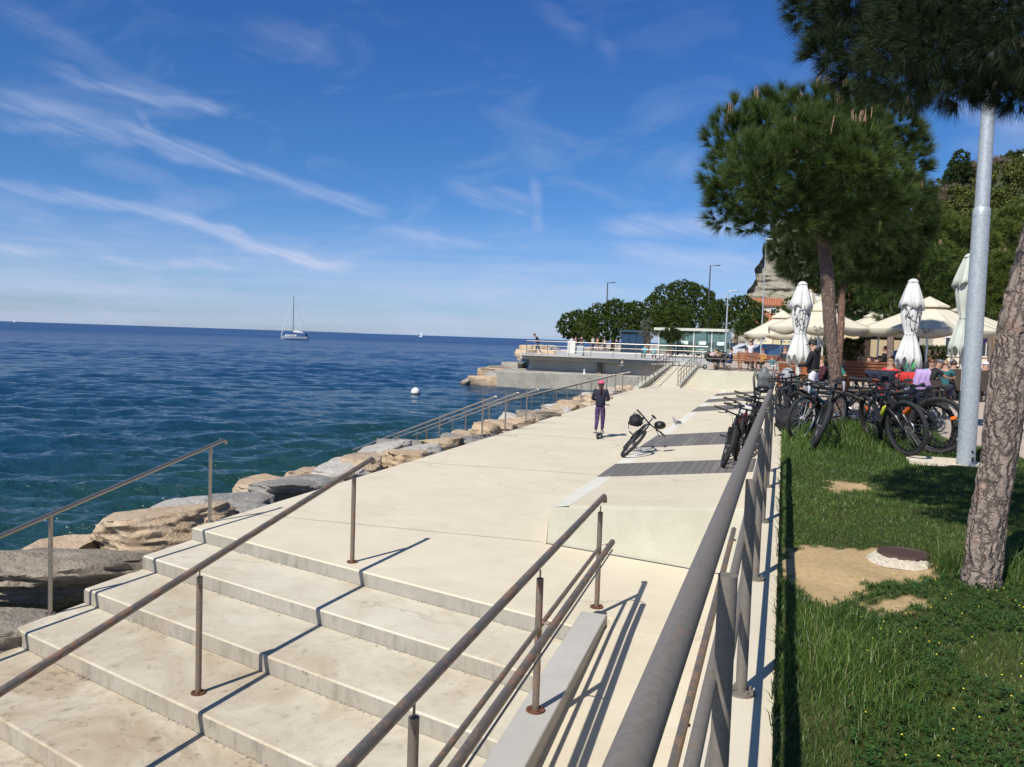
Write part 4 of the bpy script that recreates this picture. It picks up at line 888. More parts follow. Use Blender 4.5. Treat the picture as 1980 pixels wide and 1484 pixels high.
def cliff():
    m, t, b = newmat('cliff_rock'); p = t.pos(); x, y, z = t.sep(p)
    q = t.vec('ADD', p, t.comb(0., 0., t.math('MULTIPLY', x, .28)))
    w = t.noise(t.vec('MULTIPLY', q, (.12, .12, 1.1)), 1, 7, .7, .5); n = t.noise(p, .35, 6, .7)
    c = t.ramp(w, [(.32, (.19, .175, .14)), (.5, (.31, .285, .225)), (.68, (.42, .375, .285))])
    c = t.mix(t.maprange(n, .56, .68, 0, .85), c, (.06, .075, .03))
    t.put(b.inputs['Base Color'], c); b.inputs['Roughness'].default_value = .95; t.put(b.inputs['Normal'], t.bump(t.math('ADD', w, n), 1., .8))
    U_, V_ = 150, 90; vs = []
    for i in range(U_):
        for j in range(V_):
            v = j/(V_-1); u = i/(U_-1); z_ = v*42; xl = -16.5+z_*.275+.5*sin(z_*.9); 
            if u < .3: x_ = xl+(.3-u)*6; y_ = 262+(.3-u)*160+v*8
            else: x_ = xl+(u-.3)*62; y_ = 262+v*14-(u-.3)*14
            d = noise.fractal(Vector((x_*.16, y_*.05, z_*.35)), 1, 2, 5)*1.5+noise.noise(Vector((x_*.05, 0, z_*1.1)))*.7
            vs.append((x_+d*.35, y_-d*1.1, z_))
    F = [(i*V_+j, (i+1)*V_+j, (i+1)*V_+j+1, i*V_+j+1) for i in range(U_-1) for j in range(V_-1)]
    mb = MB(); mb.add(vs, F); struct(mb.build('cliff', m, ang=60))
cliff()
M['wood'] = leaf_mat('woodland_leaves', (.065, .085, .024), (.135, .165, .040), (.21, .22, .06), tr=.15)
def woodland():
    g = np.random.default_rng(31); bl = []
    while len(bl) < 420:
        y = g.uniform(110, 187); x = g.uniform(5, .30*y+6)
        z = float(hill_z(np.array(x), np.array(y))); r = g.uniform(1.2, 3.0)
        bl.append((x, y, z+r*.45, r))
    C_, A_ = [], []
    for bx, by, bz, r in bl:
        n = int(1.5*4*pi*r*r); d = g.normal(size=(n, 3)); d[:, 1] -= .5; d[:, 2] += .4; d /= np.linalg.norm(d, axis=1, keepdims=True)
        lump = 1+.18*np.sin(d[:, 0:1]*7+bx)+.15*np.sin(d[:, 2:3]*8+by); C_.append(np.array([[bx, by, bz]])+d*r*lump*np.array([[1.1, 1, .8]])); A_.append(d+np.array([[0, 0, .3]]))
    V, F = needles(np.concatenate(C_), np.concatenate(A_), 12, .62, .26, g, hi=1.5)
    stuff(np_mesh('woodland', V, F, M['wood']), 'dense dark green scrub and woodland covering the hillside', 'woodland')
woodland()
far_pine('dark conical tree standing alone on the hill ridge', B_CYP, 41, 33, mat='needle_dark', name='cypress', cat='tree', L=.5, w=.14, per=5)
def at_hill(x, y, dz_=0): return float(hill_z(np.array(x), np.array(y)))+dz_
for i, (x, y, s_, lab) in enumerate([(34, 171, 1.0, 'brown leafless thicket on the ridge right of the lamp pole'), (27.5, 168, .75, 'brown leafless thicket on the ridge below the conical tree, left of the pole'), (40.5, 176, .8, 'low dark bush at the right end of the ridge')]):
    z = at_hill(x, y)+1; g = np.random.default_rng(50+i); bl = [(x+g.normal()*2.2*s_, y+g.normal(), z+g.uniform(0, 1.6)*s_, g.uniform(1.3, 2.2)*s_) for _ in range(8)]
    T = thing('bare_thicket' if i < 2 else 'bush', lab, 'thicket' if i < 2 else 'bush'); C_, A_ = crown_points(bl, 3, g); V, F = needles(C_, A_, 16, .9, .05 if i < 2 else .16, g, hi=1.2)
    np_mesh('branches', V, F, M['twig'] if i < 2 else M['needle_dark'], parent=T)

# ---------------------------------------------------------------- buildings
M['plaster_y'] = simple('yellow_plaster', (.60, .50, .30), .9, var=.08, scale=1.5); M['plaster_c'] = simple('cream_plaster', (.62, .56, .44), .9, var=.08, scale=1.5)
M['plaster_o'] = simple('ochre_plaster', (.40, .24, .13), .9, var=.1, scale=1.5); M['white'] = simple('white_paint', (.74, .74, .72), .5, var=.04)
M['win'] = simple('window_glass', (.03, .04, .05), .1, spec=.8, var=.05); M['white_dull'] = simple('aged_white', (.62, .62, .58), .6, var=.08)
def roof_mat():
    m, t, b = newmat('terracotta_tiles'); p = t.pos(); x, y, z = t.sep(p)
    w = t.math('SINE', t.math('MULTIPLY', x, 18.)); r = t.math('SINE', t.math('MULTIPLY', t.math('ADD', y, z), 14.)); n = t.noise(p, 1.2, 5, .7)
    t.put(b.inputs['Base Color'], t.ramp(t.mix(.3, n, w), [(.3, (.30, .105, .05)), (.55, (.48, .17, .08)), (.8, (.55, .25, .13))])); b.inputs['Roughness'].default_value = .85
    t.put(b.inputs['Normal'], t.bump(t.math('ADD', w, t.math('MULTIPLY', r, .4)), .6, .05)); return m
M['roof'] = roof_mat()
def house(name, label, x0, x1, y, dep, z0, ze, zr, wall, wins=(), roof='roof', door=None, over=.4, cat='building'):
    T = thing(name, label, cat, ((x0+x1)/2, y, z0)); cx = (x0+x1)/2; w = x1-x0; h = ze-z0
    mb = MB(); mb.box((0, dep/2, h/2), (w, dep, h)); mb.build('wall', wall, parent=T, smooth=False)
    if zr > ze:
        r = zr-z0; mb = MB(); a, b_ = w/2+over, dep+over
        mb.add([(-a, -over, h), (a, -over, h), (a, b_, h), (-a, b_, h), (-a+over, dep/2, r), (a-over, dep/2, r), (-a, -over, h-.14), (a, -over, h-.14), (a, b_, h-.14), (-a, b_, h-.14)], [(0, 1, 5, 4), (1, 2, 5), (2, 3, 4, 5), (3, 0, 4), (0, 6, 7, 1), (1, 7, 8, 2), (6, 9, 8, 7), (3, 2, 8, 9), (0, 3, 9, 6)])
        mb.build('roof', M[roof], parent=T, smooth=False)
    else: mb = MB(); mb.box((0, dep/2, h+.12), (w+.3, dep+.3, .24)); mb.build('roof', M['white_dull'], parent=T, smooth=False)
    for (wx, wz, ww, wh) in wins:
        mb = MB(); o_ = wx-cx
        for s_ in (-1, 1): mb.box((o_+s_*ww/2, -.03, wz-z0), (.09, .1, wh+.09))
        for s_ in (-1, 1): mb.box((o_, -.034, wz-z0+s_*wh/2), (ww+.16, .1, .09))
        mb.box((o_, -.03, wz-z0), (.05, .06, wh))
        f = mb.build('window', M['white_dull'], parent=T, smooth=False); mb = MB(); mb.box((o_, -.008, wz-z0), (ww, .02, wh)); mb.build('pane', M['win'], parent=f, smooth=False)
    if door:
        wx, ww, wh = door; mb = MB(); mb.box((wx-cx, -.02, wh/2), (ww, .06, wh)); mb.build('door', M['twig'], parent=T, smooth=False)
    return T
house('cafe_building', 'long yellow single-storey building with small windows behind the cafe umbrellas', -.9, 7.5, 84, 8, 1.3, 4.6, 4.6, M['plaster_y'], [(-.2+i*.75, 3.4, .36, .6) for i in range(4)]+[(3.4, 2.9, 1.2, 1.1), (5.6, 2.9, 1.2, 1.1)], door=(2.2, 1.1, 2.2))
house('white_house', 'white gabled wall seen between the small round pine and yellow building', -3.4, -1.2, 92, 8, 1.3, 5.0, 6.2, M['plaster_c'], [(-2.3, 3.6, .7, .9)])
house('red_roofed_house', 'house with a bright red tile roof between the pines and the cliff', -5.2, -.6, 136, 8, 1.3, 9.0, 10.3, M['plaster_c'], [(-3.8, 7.9, .8, 1.1), (-1.9, 7.9, .8, 1.1)])
house('red_roofed_house', 'house whose red tile roof shows left of the bare curved pine trunk', 2.0, 9.0, 97, 8, 1.3, 7.9, 9.6, M['plaster_c'], [(3.3, 6.6, .8, 1.1), (5.2, 6.6, .8, 1.1)])
house('cream_building', 'cream building with shutters behind the open umbrella nearest the lamp pole', 9.2, 14.6, 60, 6, 1.3, 4.4, 4.4, M['plaster_c'], [(10.3, 2.9, .8, 1.2), (12.3, 2.9, .8, 1.2)], door=(11.3, .9, 2.1))
house('ochre_building', 'ochre building between the far pine trunk and near pine trunk', 12.6, 19, 54, 6, 1.3, 4.3, 4.3, M['plaster_o'], [(13.5, 2.9, .8, 1.2), (15.5, 2.9, .8, 1.2)], door=(14.5, .9, 2.1))
# glass shelter
T = thing('glass_shelter', 'long flat-roofed glass shelter with white posts and placards near the pier', 'shelter', (0, 0, 0))
A, B_ = Vector((-10.4, 72.6, 1.3)), Vector((-4.3, 71.2, 1.3)); dv = (B_-A); R_ = rotm(0, 0, atan2(dv.y, dv.x))
mb = MB(); mb.box((A+B_)/2+Vector((0, .9, 2.42)), (dv.length+.4, 2.2, .22), R_); mb.build('roof', simple('shelter_roof', (.55, .56, .47), .6), parent=T, smooth=False)
mg, tg, bgl = newmat('shelter_glass'); bgl.inputs['Base Color'].default_value = (.28, .40, .35, 1); bgl.inputs['Roughness'].default_value = .03; bgl.inputs['Transmission Weight'].default_value = .85; bgl.inputs['IOR'].default_value = 1.1
for i in range(5):
    p_ = A.lerp(B_, i/4); mb = MB(); mb.tube([p_, p_+Vector((0, 0, 2.35))], .045, 8); mb.build('post', M['white_dull'], parent=T)
    if i < 4:
        q_ = A.lerp(B_, (i+.5)/4); mb = MB(); mb.box(q_+Vector((0, .0, 1.35)), (dv.length/4-.14, .02, 1.8), R_); mb.build('glass_pane', mg, parent=T, smooth=False)
        if i: mb = MB(); mb.box(q_+Vector((0, -.03, 1.3)), (.62, .02, .30), R_); mb.build('placard', simple('pale_green_placard', (.62, .74, .66), .5, var=.03), parent=T, smooth=False)
# blue kiosk
T = thing('kiosk', 'blue kiosk coloured dark for shade, under the umbrella pines behind the pier railing', 'kiosk', (-16.4, 95, 1.3)); mb = MB(); mb.box((0, 0, 1.15), (2.7, 2.2, 2.3)); mb.build('wall', simple('blue_cladding', (.008, .025, .055), .5, var=.2), parent=T, smooth=False)  # kiosk blues darkened to carry the shade of the pines
mb = MB(); mb.box((0, 0, 2.42), (3.1, 2.6, .2)); mb.build('roof', simple('blue_roof', (.02, .06, .085), .5), parent=T, smooth=False)
for x in (-.85, 0, .85): mb = MB(); mb.box((x, -1.12, 1.35), (.7, .04, 1.2)); mb.build('shutter', simple('blue_shutter', (.012, .045, .10), .4), parent=T, smooth=False)
# service box and plinth on the pier
T = thing('service_box', 'white metal service cabinet on its plinth at the pier platform edge', 'cabinet', (-15.9, 63.6, 1.3)); mb = MB(); mb.box((0, 0, .62), (.62, .5, 1.0)); mb.build('cabinet', M['white_dull'], parent=T, bevel=.02)
mb = MB(); mb.box((.25, .05, .06), (1.3, .8, .12)); mb.build('plinth', M['slab'], parent=T, smooth=False); mb = MB(); mb.box((.66, .1, .45), (.5, .4, .66)); mb.build('side_cabinet', M['galv'], parent=T, smooth=False)
# lamps
def lamp(label, x, y, z0, z1, arm=.6, r=.06, col='galv', dirx=1, collar=False):
    T = thing('street_lamp', label, 'street lamp', (x, y, z0)); h = z1-z0; mb = MB(); mb.tube([(0, 0, 0), (0, 0, h*.45), (0, 0, h)], [r, r*.85, r*.55], 12); mb.build('pole', M[col], parent=T)
    mb = MB(); mb.tube([(0, 0, h-.05), (dirx*arm, 0, h)], r*.4, 8); mb.build('arm', M[col], parent=T)
    mb = MB(); mb.box((dirx*(arm+.2), 0, h), (.62, .26, .1)); mb.build('lamp_head', M['dark'] if col != 'galv' else M['galv'], parent=T, bevel=.03)
M['pole_dark'] = simple('dark_pole', (.06, .065, .08), .5, var=.1)
lamp('dark street lamp rising above the umbrella pines behind the pier', -24.8, 119, 1.3, 11.0, .6, .13, 'pole_dark')
lamp('tallest dark street lamp standing above the broad pine dome', -9.85, 113.3, 1.3, 13.0, .8, .13, 'pole_dark')
lamp('grey street lamp with a flat head at the right end of the glass shelter', -4.6, 70.4, 1.3, 6.95, .3, .085, 'galv')
lamp('tiny dark street lamp on the skyline left of the one above the pines', -33.5, 148, 1.3, 9.3, .6, .13, 'pole_dark')
lamp('thin grey mast in front of the cliff', -1.48, 57.9, 1.28, 9.6, .05, .05, 'galv')
# the near lamp pole
T = thing('street_lamp', 'thick galvanised lamp pole with a collar at the lawn corner, nearest lamp', 'street lamp', (2.33, 12.1, 1.03))
mb = MB(); mb.tube([(0, 0, 0), (0, 0, 3.24)], [.112, .104], 32); mb.tube([(0, 0, 3.235), (0, 0, 3.32), (0, 0, 3.345)], [.106, .104, .093], 32); mb.tube([(0, 0, 3.3), (0, 0, 8.2)], [.089, .062], 28); mb.build('pole', M['galv'], parent=T)
mb = MB(); mb.box((.06, -.105, .10), (.03, .03, .05)); mb.sphere((.05, -.108, .2), .016); mb.build('inspection_lock', M['dark'], parent=T)
mb = MB(); mb.tube([(0, 0, 8.15), (0, -.4, 8.3), (0, -1.0, 8.35)], [.04, .035, .03], 10); mb.build('arm', M['galv'], parent=T); mb = MB(); mb.sphere((0, -1.25, 8.33), (.17, .38, .07), 16, 8); mb.build('lamp_head', M['white'], parent=T)
T = thing('street_lamp', 'street lamp with a white oval head just inside the right frame edge', 'street lamp', (7.2, 27.3, 1.0)); mb = MB(); mb.tube([(0, 0, 0), (0, 0, 7.1)], [.08, .05], 12); mb.build('pole', M['galv'], parent=T)
mb = MB(); mb.tube([(0, 0, 7.05), (-.4, 0, 7.2)], .03, 8); mb.build('arm', M['galv'], parent=T); mb = MB(); mb.sphere((-.62, .1, 7.22), (.36, .2, .085), 16, 8); mb.build('lamp_head', M['white'], parent=T)
# traffic signs
def sign(label, x, y, z0, zc, r, col, kind):
    T = thing('road_sign', label, 'road sign', (x, y, z0)); mb = MB(); mb.tube([(0, 0, 0), (0, 0, zc-z0+r)], .03, 8); mb.build('post', M['galv'], parent=T)
    S = Matrix.Rotation(-pi/2, 3, 'X'); mb = MB()
    if kind == 'tri': mb.add([(-r, -.05, zc-z0+r*.7), (r, -.05, zc-z0+r*.7), (0, -.05, zc-z0-r), (-r, -.035, zc-z0+r*.7), (r, -.035, zc-z0+r*.7), (0, -.035, zc-z0-r)], [(0, 2, 1), (3, 4, 5), (0, 1, 4, 3), (1, 2, 5, 4), (2, 0, 3, 5)])
    else:
        n = 24; mb.add([(r*cos(2*pi*i/n), -.05, zc-z0+r*sin(2*pi*i/n)) for i in range(n)]+[(r*cos(2*pi*i/n), -.035, zc-z0+r*sin(2*pi*i/n)) for i in range(n)], [tuple(range(n)), tuple(range(n, 2*n))[::-1]]+[(i, (i+1) % n, n+(i+1) % n, n+i) for i in range(n)])
    f = mb.build('sign_face', col, parent=T, smooth=False)
    if kind == 'arrow':
        mb = MB(); mb.box((-.05*r, -.056, zc-z0-.05), (r*1.0, .006, r*.22)); mb.add([(r*.3, -.058, zc-z0+r*.35), (r*.3, -.058, zc-z0-r*.5), (r*.8, -.058, zc-z0-.05)], [(0, 1, 2)]); mb.build('arrow', M['white'], parent=f, smooth=False)
    if kind == 'tri': mb = MB(); k = .62; mb.add([(-r*k, -.056, zc-z0+r*.45), (r*k, -.056, zc-z0+r*.45), (0, -.056, zc-z0-r*.58)], [(0, 2, 1)]); mb.build('sign_field', M['white'], parent=f, smooth=False)
blue = simple('sign_blue', (.01, .10, .42), .4, var=.03); violet = simple('sign_violet', (.09, .08, .34), .4, var=.03); redm = simple('sign_red', (.5, .03, .03), .4, var=.03)
sign('round blue road sign with a white arrow between the two slim pine trunks', 4.95, 41.5, 1.0, 2.15, .38, blue, 'arrow')
sign('round violet-blue road sign right of the lamp pole', 8.6, 42.9, 1.0, 3.15, .22, violet, 'round')
sign('red and white triangular give-way sign beside the near pine trunk', 10.3, 44.5, 1.0, 3.2, .32, redm, 'tri')

# ---------------------------------------------------------------- parked cars
def carpaint(name, c): 
    m, t, b = newmat(name); b.inputs['Base Color'].default_value = (*c, 1); b.inputs['Metallic'].default_value = .4; b.inputs['Roughness'].default_value = .28; b.inputs['Coat Weight'].default_value = .6
    return m
def car(label, x, y, rz, paint, van=False):
    T = thing('parked_car' if not van else 'parked_van', label, 'car' if not van else 'van', (x, y, gy(y)), rz, 'vehicles parked behind the cafe'); L, Wd = (4.3, 1.75) if not van else (5.2, 2.0); h1 = .85 if not van else 1.0; h2 = 1.45 if not van else 2.1
    pr = [(-L/2, .35), (-L/2+.05, .75), (-L/2+.25, h1), (-L*.30, h1+.08), (-L*.17, h2-.04), (0, h2), (L*.22, h2-.03), (L*.40, h1+.10), (L/2-.05, h1-.02), (L/2, .6), (L/2-.02, .3), (-L/2+.05, .28)]
    if van: pr = [(-L/2, .35), (-L/2+.03, .9), (-L/2+.5, 1.15), (-L/2+1.1, h2-.1), (-L/2+1.6, h2), (L/2-.1, h2-.02), (L/2, 1.2), (L/2, .3), (-L/2+.1, .28)]
    k = len(pr); mb = MB(); vs = []
    for s_ in (-1, 1):
        for (px, pz) in pr: vs.append((px, s_*(Wd/2-(.16 if pz > h1+.1 else 0)), pz))
    mb.add(vs, [tuple(range(k)), tuple(range(k, 2*k))[::-1]]+[(i, k+i, k+(i+1) % k, (i+1) % k) for i in range(k)]); mb.build('body', paint, parent=T, bevel=.05)
    mb = MB(); a, b_ = (-L*.27, L*.36) if not van else (-L/2+.7, -L/2+1.7)
    for s_ in (-1, 1): mb.add([(a+.12, s_*(Wd/2-.06), h1+.1), (b_-.08, s_*(Wd/2-.06), h1+.1), (b_-.45 if not van else b_-.1, s_*(Wd/2-.135), h2-.14), (a+.42, s_*(Wd/2-.135), h2-.14)], [(0, 1, 2, 3)])
    mb.build('side_windows', M['win'], parent=T, smooth=False, thick=.03)
    mb = MB(); wx = pr[3][0] if not van else -L/2+.45
    mb.add([(wx-.03, -Wd/2+.16, h1+.12), (wx-.03, Wd/2-.16, h1+.12), (wx+L*.12-.05, Wd/2-.24, h2-.1), (wx+L*.12-.05, -Wd/2+.24, h2-.1)], [(0, 1, 2, 3)]); mb.build('windscreen', M['win'], parent=T, smooth=False, thick=.03)
    for sx in (-1, 1):
        for s_ in (-1, 1):
            mb = MB(); mb.torus((sx*L*.31, s_*(Wd/2-.1), .31), .22, .09, 20, 8); w = mb.build('wheel', M['dark'], parent=T); mb = MB(); mb.lathe([(0, .02), (.19, .02), (.19, -.02)], 16); 
            o = mb.build('rim', M['galv'], parent=w); o.location = (sx*L*.31, s_*(Wd/2-.06), .31); o.rotation_euler = (-s_*pi/2, 0, 0)
    for s_ in (-1, 1): mb = MB(); mb.sphere((-L/2+.06, s_*(Wd/2-.28), h1-.18), (.06, .16, .07), 10, 6); mb.build('headlight', M['white'], parent=T)
    return T
cols = [('dark navy', (.01, .02, .05)), ('silver', (.42, .43, .45)), ('black', (.012, .012, .014)), ('white', (.7, .7, .7)), ('dark blue', (.015, .04, .10)), ('steel blue', (.05, .11, .2)), ('white', (.68, .68, .66))]
for i, ((cn, c), x, y, rz, place) in enumerate(zip(cols, (-9.6, -7.2, -5.0, -2.9, -.9, .9, 1.9), (84, 83, 84, 81, 79, 77.5, 52), (1.5, 1.6, 1.5, 2.9, 3.0, 3.05, 1.75), ('seen through the left half of the glass shelter', 'seen through the right half of the shelter', 'by the grey lamp at the shelter end', 'behind the small round pine', 'right of the small round pine', 'left of the closed white umbrella', 'behind the standing waiter')) ):
    car('%s car parked %s' % (cn, place), x, y, rz, carpaint(cn.replace(' ', '_')+'_paint', c))

# ---------------------------------------------------------------- boats and buoy
T = thing('sailing_yacht', 'white yacht with a tall mast and furled sails motoring on the open sea', 'sailing boat', (-186.5, 288.2, SEA), radians(14)); S_ = 1.0
mb = MB(); secs = []
for i in range(13):
    u = i/12; x = -5.6+u*11.2; w = 1.7*sin(pi*min(1, .22+.80*u))**.8 if u < .99 else .55; w = 1.75*(1-(1-min(1, u*1.9))**2.2)*(1-.25*max(0, u-.6)/.4); w = max(w, .04); secs.append([(x, -w, 1.15+.25*(1-u)), (x, -w*.92, .35), (x, -w*.3, -.4), (x, w*.3, -.4), (x, w*.92, .35), (x, w, 1.15+.25*(1-u))])
vs = [p for s_ in secs for p in s_]; fs = [(i*6+j, i*6+j+1, (i+1)*6+j+1, (i+1)*6+j) for i in range(12) for j in range(5)]+[(i*6+5, i*6, (i+1)*6, (i+1)*6+5) for i in range(12)]+[tuple(range(72, 78))]
mb.add(vs, fs); mb.build('hull', simple('hull_paint', (.30, .33, .38), .35), parent=T)
mb = MB(); mb.box((-1.2, 0, 1.55), (4.6, 2.0, .55)); mb.build('cabin', M['white'], parent=T, bevel=.15); mb = MB(); mb.box((-1.2, 0, 1.6), (3.6, 2.03, .18)); mb.build('cabin_windows', M['win'], parent=T, smooth=False)
mb = MB(); mb.tube([(-.6, 0, 1.2), (-.6, 0, 17.5)], [.13, .08], 8); mb.build('mast', M['pole_dark'], parent=T); mb = MB(); mb.tube([(-.6, 0, 2.9), (3.6, 0, 2.7)], .12, 8); mb.build('boom', M['galv'], parent=T)
mb = MB(); mb.tube([(-.5, 0, 3.15), (1.5, 0, 3.2), (3.4, 0, 2.95)], [.28, .24, .14], 8); mb.build('furled_mainsail', M['white'], parent=T); mb = MB(); mb.tube([(-5.4, 0, 1.6), (-3.2, 0, 8.6), (-.7, 0, 16.3)], [.17, .15, .05], 8); mb.build('furled_jib', M['white'], parent=T)
mb = MB(); mb.tube([(-.6, 0, 17.3), (5.5, 0, 1.3)], .022, 5); [mb.tube([(-.6, 0, 16.5), (-.6, s_*1.6, 1.4)], .022, 5) for s_ in (-1, 1)]; mb.build('stays', M['pole_dark'], parent=T)
mb = MB(); mb.box((2.6, 0, 2.4), (2.0, 1.9, .08)); mb.box((4.9, 0, 1.9), (.1, 2.2, 1.1)); mb.build('sprayhood', simple('navy_canvas', (.03, .04, .08), .8), parent=T, bevel=.03)
def small_sail(label, x, y, h, hull=True):
    T = thing('sailing_boat', label, 'sailing boat', (x, y, SEA)); mb = MB(); mb.sphere((0, 0, .2), (h*.28, h*.08, h*.07), 12, 6); mb.build('hull', M['white'], parent=T)
    mb = MB(); mb.tube([(0, 0, 0), (0, 0, h)], h*.012, 6); mb.build('mast', M['galv'], parent=T); mb = MB(); mb.add([(.02*h, 0, h*.97), (.02*h, 0, h*.1), (h*.3, .03*h, h*.1)], [(0, 1, 2)]); mb.build('sail', M['white'], parent=T, smooth=False, thick=.05)
small_sail('tiny white sail on the horizon to the right of the yacht', -627, 1375, 12)
small_sail('tiny white boat on the horizon at the left frame edge', -3150, 2720, 17)
T = thing('mooring_buoy', 'white ball buoy with a dark band floating off the sea stairs', 'buoy', (-20.6, 44.7, SEA+.06)); mb = MB(); mb.sphere((0, 0, .05), .27, 20, 12); mb.build('float', M['white'], parent=T); mb = MB(); mb.lathe([(.272, -.10), (.276, -.02), (.272, .0)], 24); mb.lathe([(0, -.2), (.25, -.12), (.272, -.06)], 24); mb.build('weed_band', M['dark'], parent=T); mb = MB(); mb.torus((0, 0, .34), .03, .009, 12, 6); mb.build('ring', M['galv'], parent=T)

# manhole in the lawn and its rubble collar
T = thing('manhole_cover', 'rust-brown round manhole cover set in pale rubble beside the bare earth', 'manhole cover', (.87, 6.36, 1.03)); T.scale = (.86, .86, .8); iron = simple('rusty_iron', (.085, .052, .042), .75, .3, .3, 30, .5, 50)
mb = MB(); mb.lathe([(0, .06), (.165, .06), (.172, .068), (.195, .068), (.2, .05), (.2, -.06)], 40); mb.build('frame', iron, parent=T); mb = MB()
for i in range(-4, 5): 
    for j in range(-4, 5):
        if hypot(i, j) < 4.4: mb.box((i*.034, j*.034, .062), (.024, .010, .008), rotm(0, 0, (i+j) % 2*pi/2))
mb.build('tread_pattern', iron, parent=T, smooth=False)
mb = MB(); g = random.Random(8)
for _ in range(0):
    a = g.gauss(3.9, .75); r = .19+abs(g.gauss(0, .055))
    s_ = g.uniform(.006, .017); mb.box((r*cos(a)-.02, r*sin(a)-.01, .045-(r-.19)*.3+g.uniform(0, .010)), (s_*2, s_*g.uniform(1, 1.8), s_*1.3), rotm(g.random()*3, g.random()*3, g.random()*3))
vs = []; NA, NR = 90, 14
for i in range(NA+1):
    a = 2.5+3.3*i/NA; wd = .13*sin(pi*i/NA)**.4*(1+.25*noise.noise(Vector((a*2.3, 3, 0))))
    for j in range(NR+1):
        v = j/NR; r = .185+wd*v; x, y = r*cos(a), r*sin(a); k = noise.noise(Vector((x*32, y*32, 1)))*.5+abs(noise.noise(Vector((x*70, y*70, 4))))*.6
        vs.append((x, y, .055*(1-v**1.6)+.022*k*(1-v**4)-.012))
mb.add(vs, [(i*(NR+1)+j, (i+1)*(NR+1)+j, (i+1)*(NR+1)+j+1, i*(NR+1)+j+1) for i in range(NA) for j in range(NR)])
mb.build('rubble_collar', simple('pale_rubble', (.52, .46, .36), .95, var=.3, scale=40, bump=.8, bscale=90, bdist=.01), parent=T, ang=25)
# ---------------------------------------------------------------- bicycles
M['tyre'] = simple('tyre_rubber', (.018, .018, .018), .8, var=.3, scale=30, bump=.4, bscale=120, bdist=.003)
M['blk'] = simple('black_parts', (.014, .014, .015), .35, .1, .2); M['blk_matt'] = simple('black_matt', (.016, .016, .018), .75, 0, .25, 20)
M['rimk'] = simple('black_rim', (.02, .02, .022), .3, .4, .2); M['rimw'] = simple('white_rim', (.62, .62, .60), .35, .2, .05); M['alu'] = simple('bare_aluminium', (.55, .56, .58), .3, .9, .1)
M['spk'] = simple('dark_spokes', (.12, .12, .12), .5, .3, .1); M['orange'] = simple('orange_reflector', (.75, .16, .015), .3, 0, .05); M['redp'] = simple('red_paint', (.50, .025, .015), .35, 0, .06); M['yel'] = simple('yellow_bottle', (.70, .72, .05), .4, 0, .05)
M['cloth_blk'] = simple('black_fabric', (.012, .012, .016), .9, 0, .35, 12, .4, 60, .004); M['grip'] = simple('grip_rubber', (.05, .042, .03), .9)
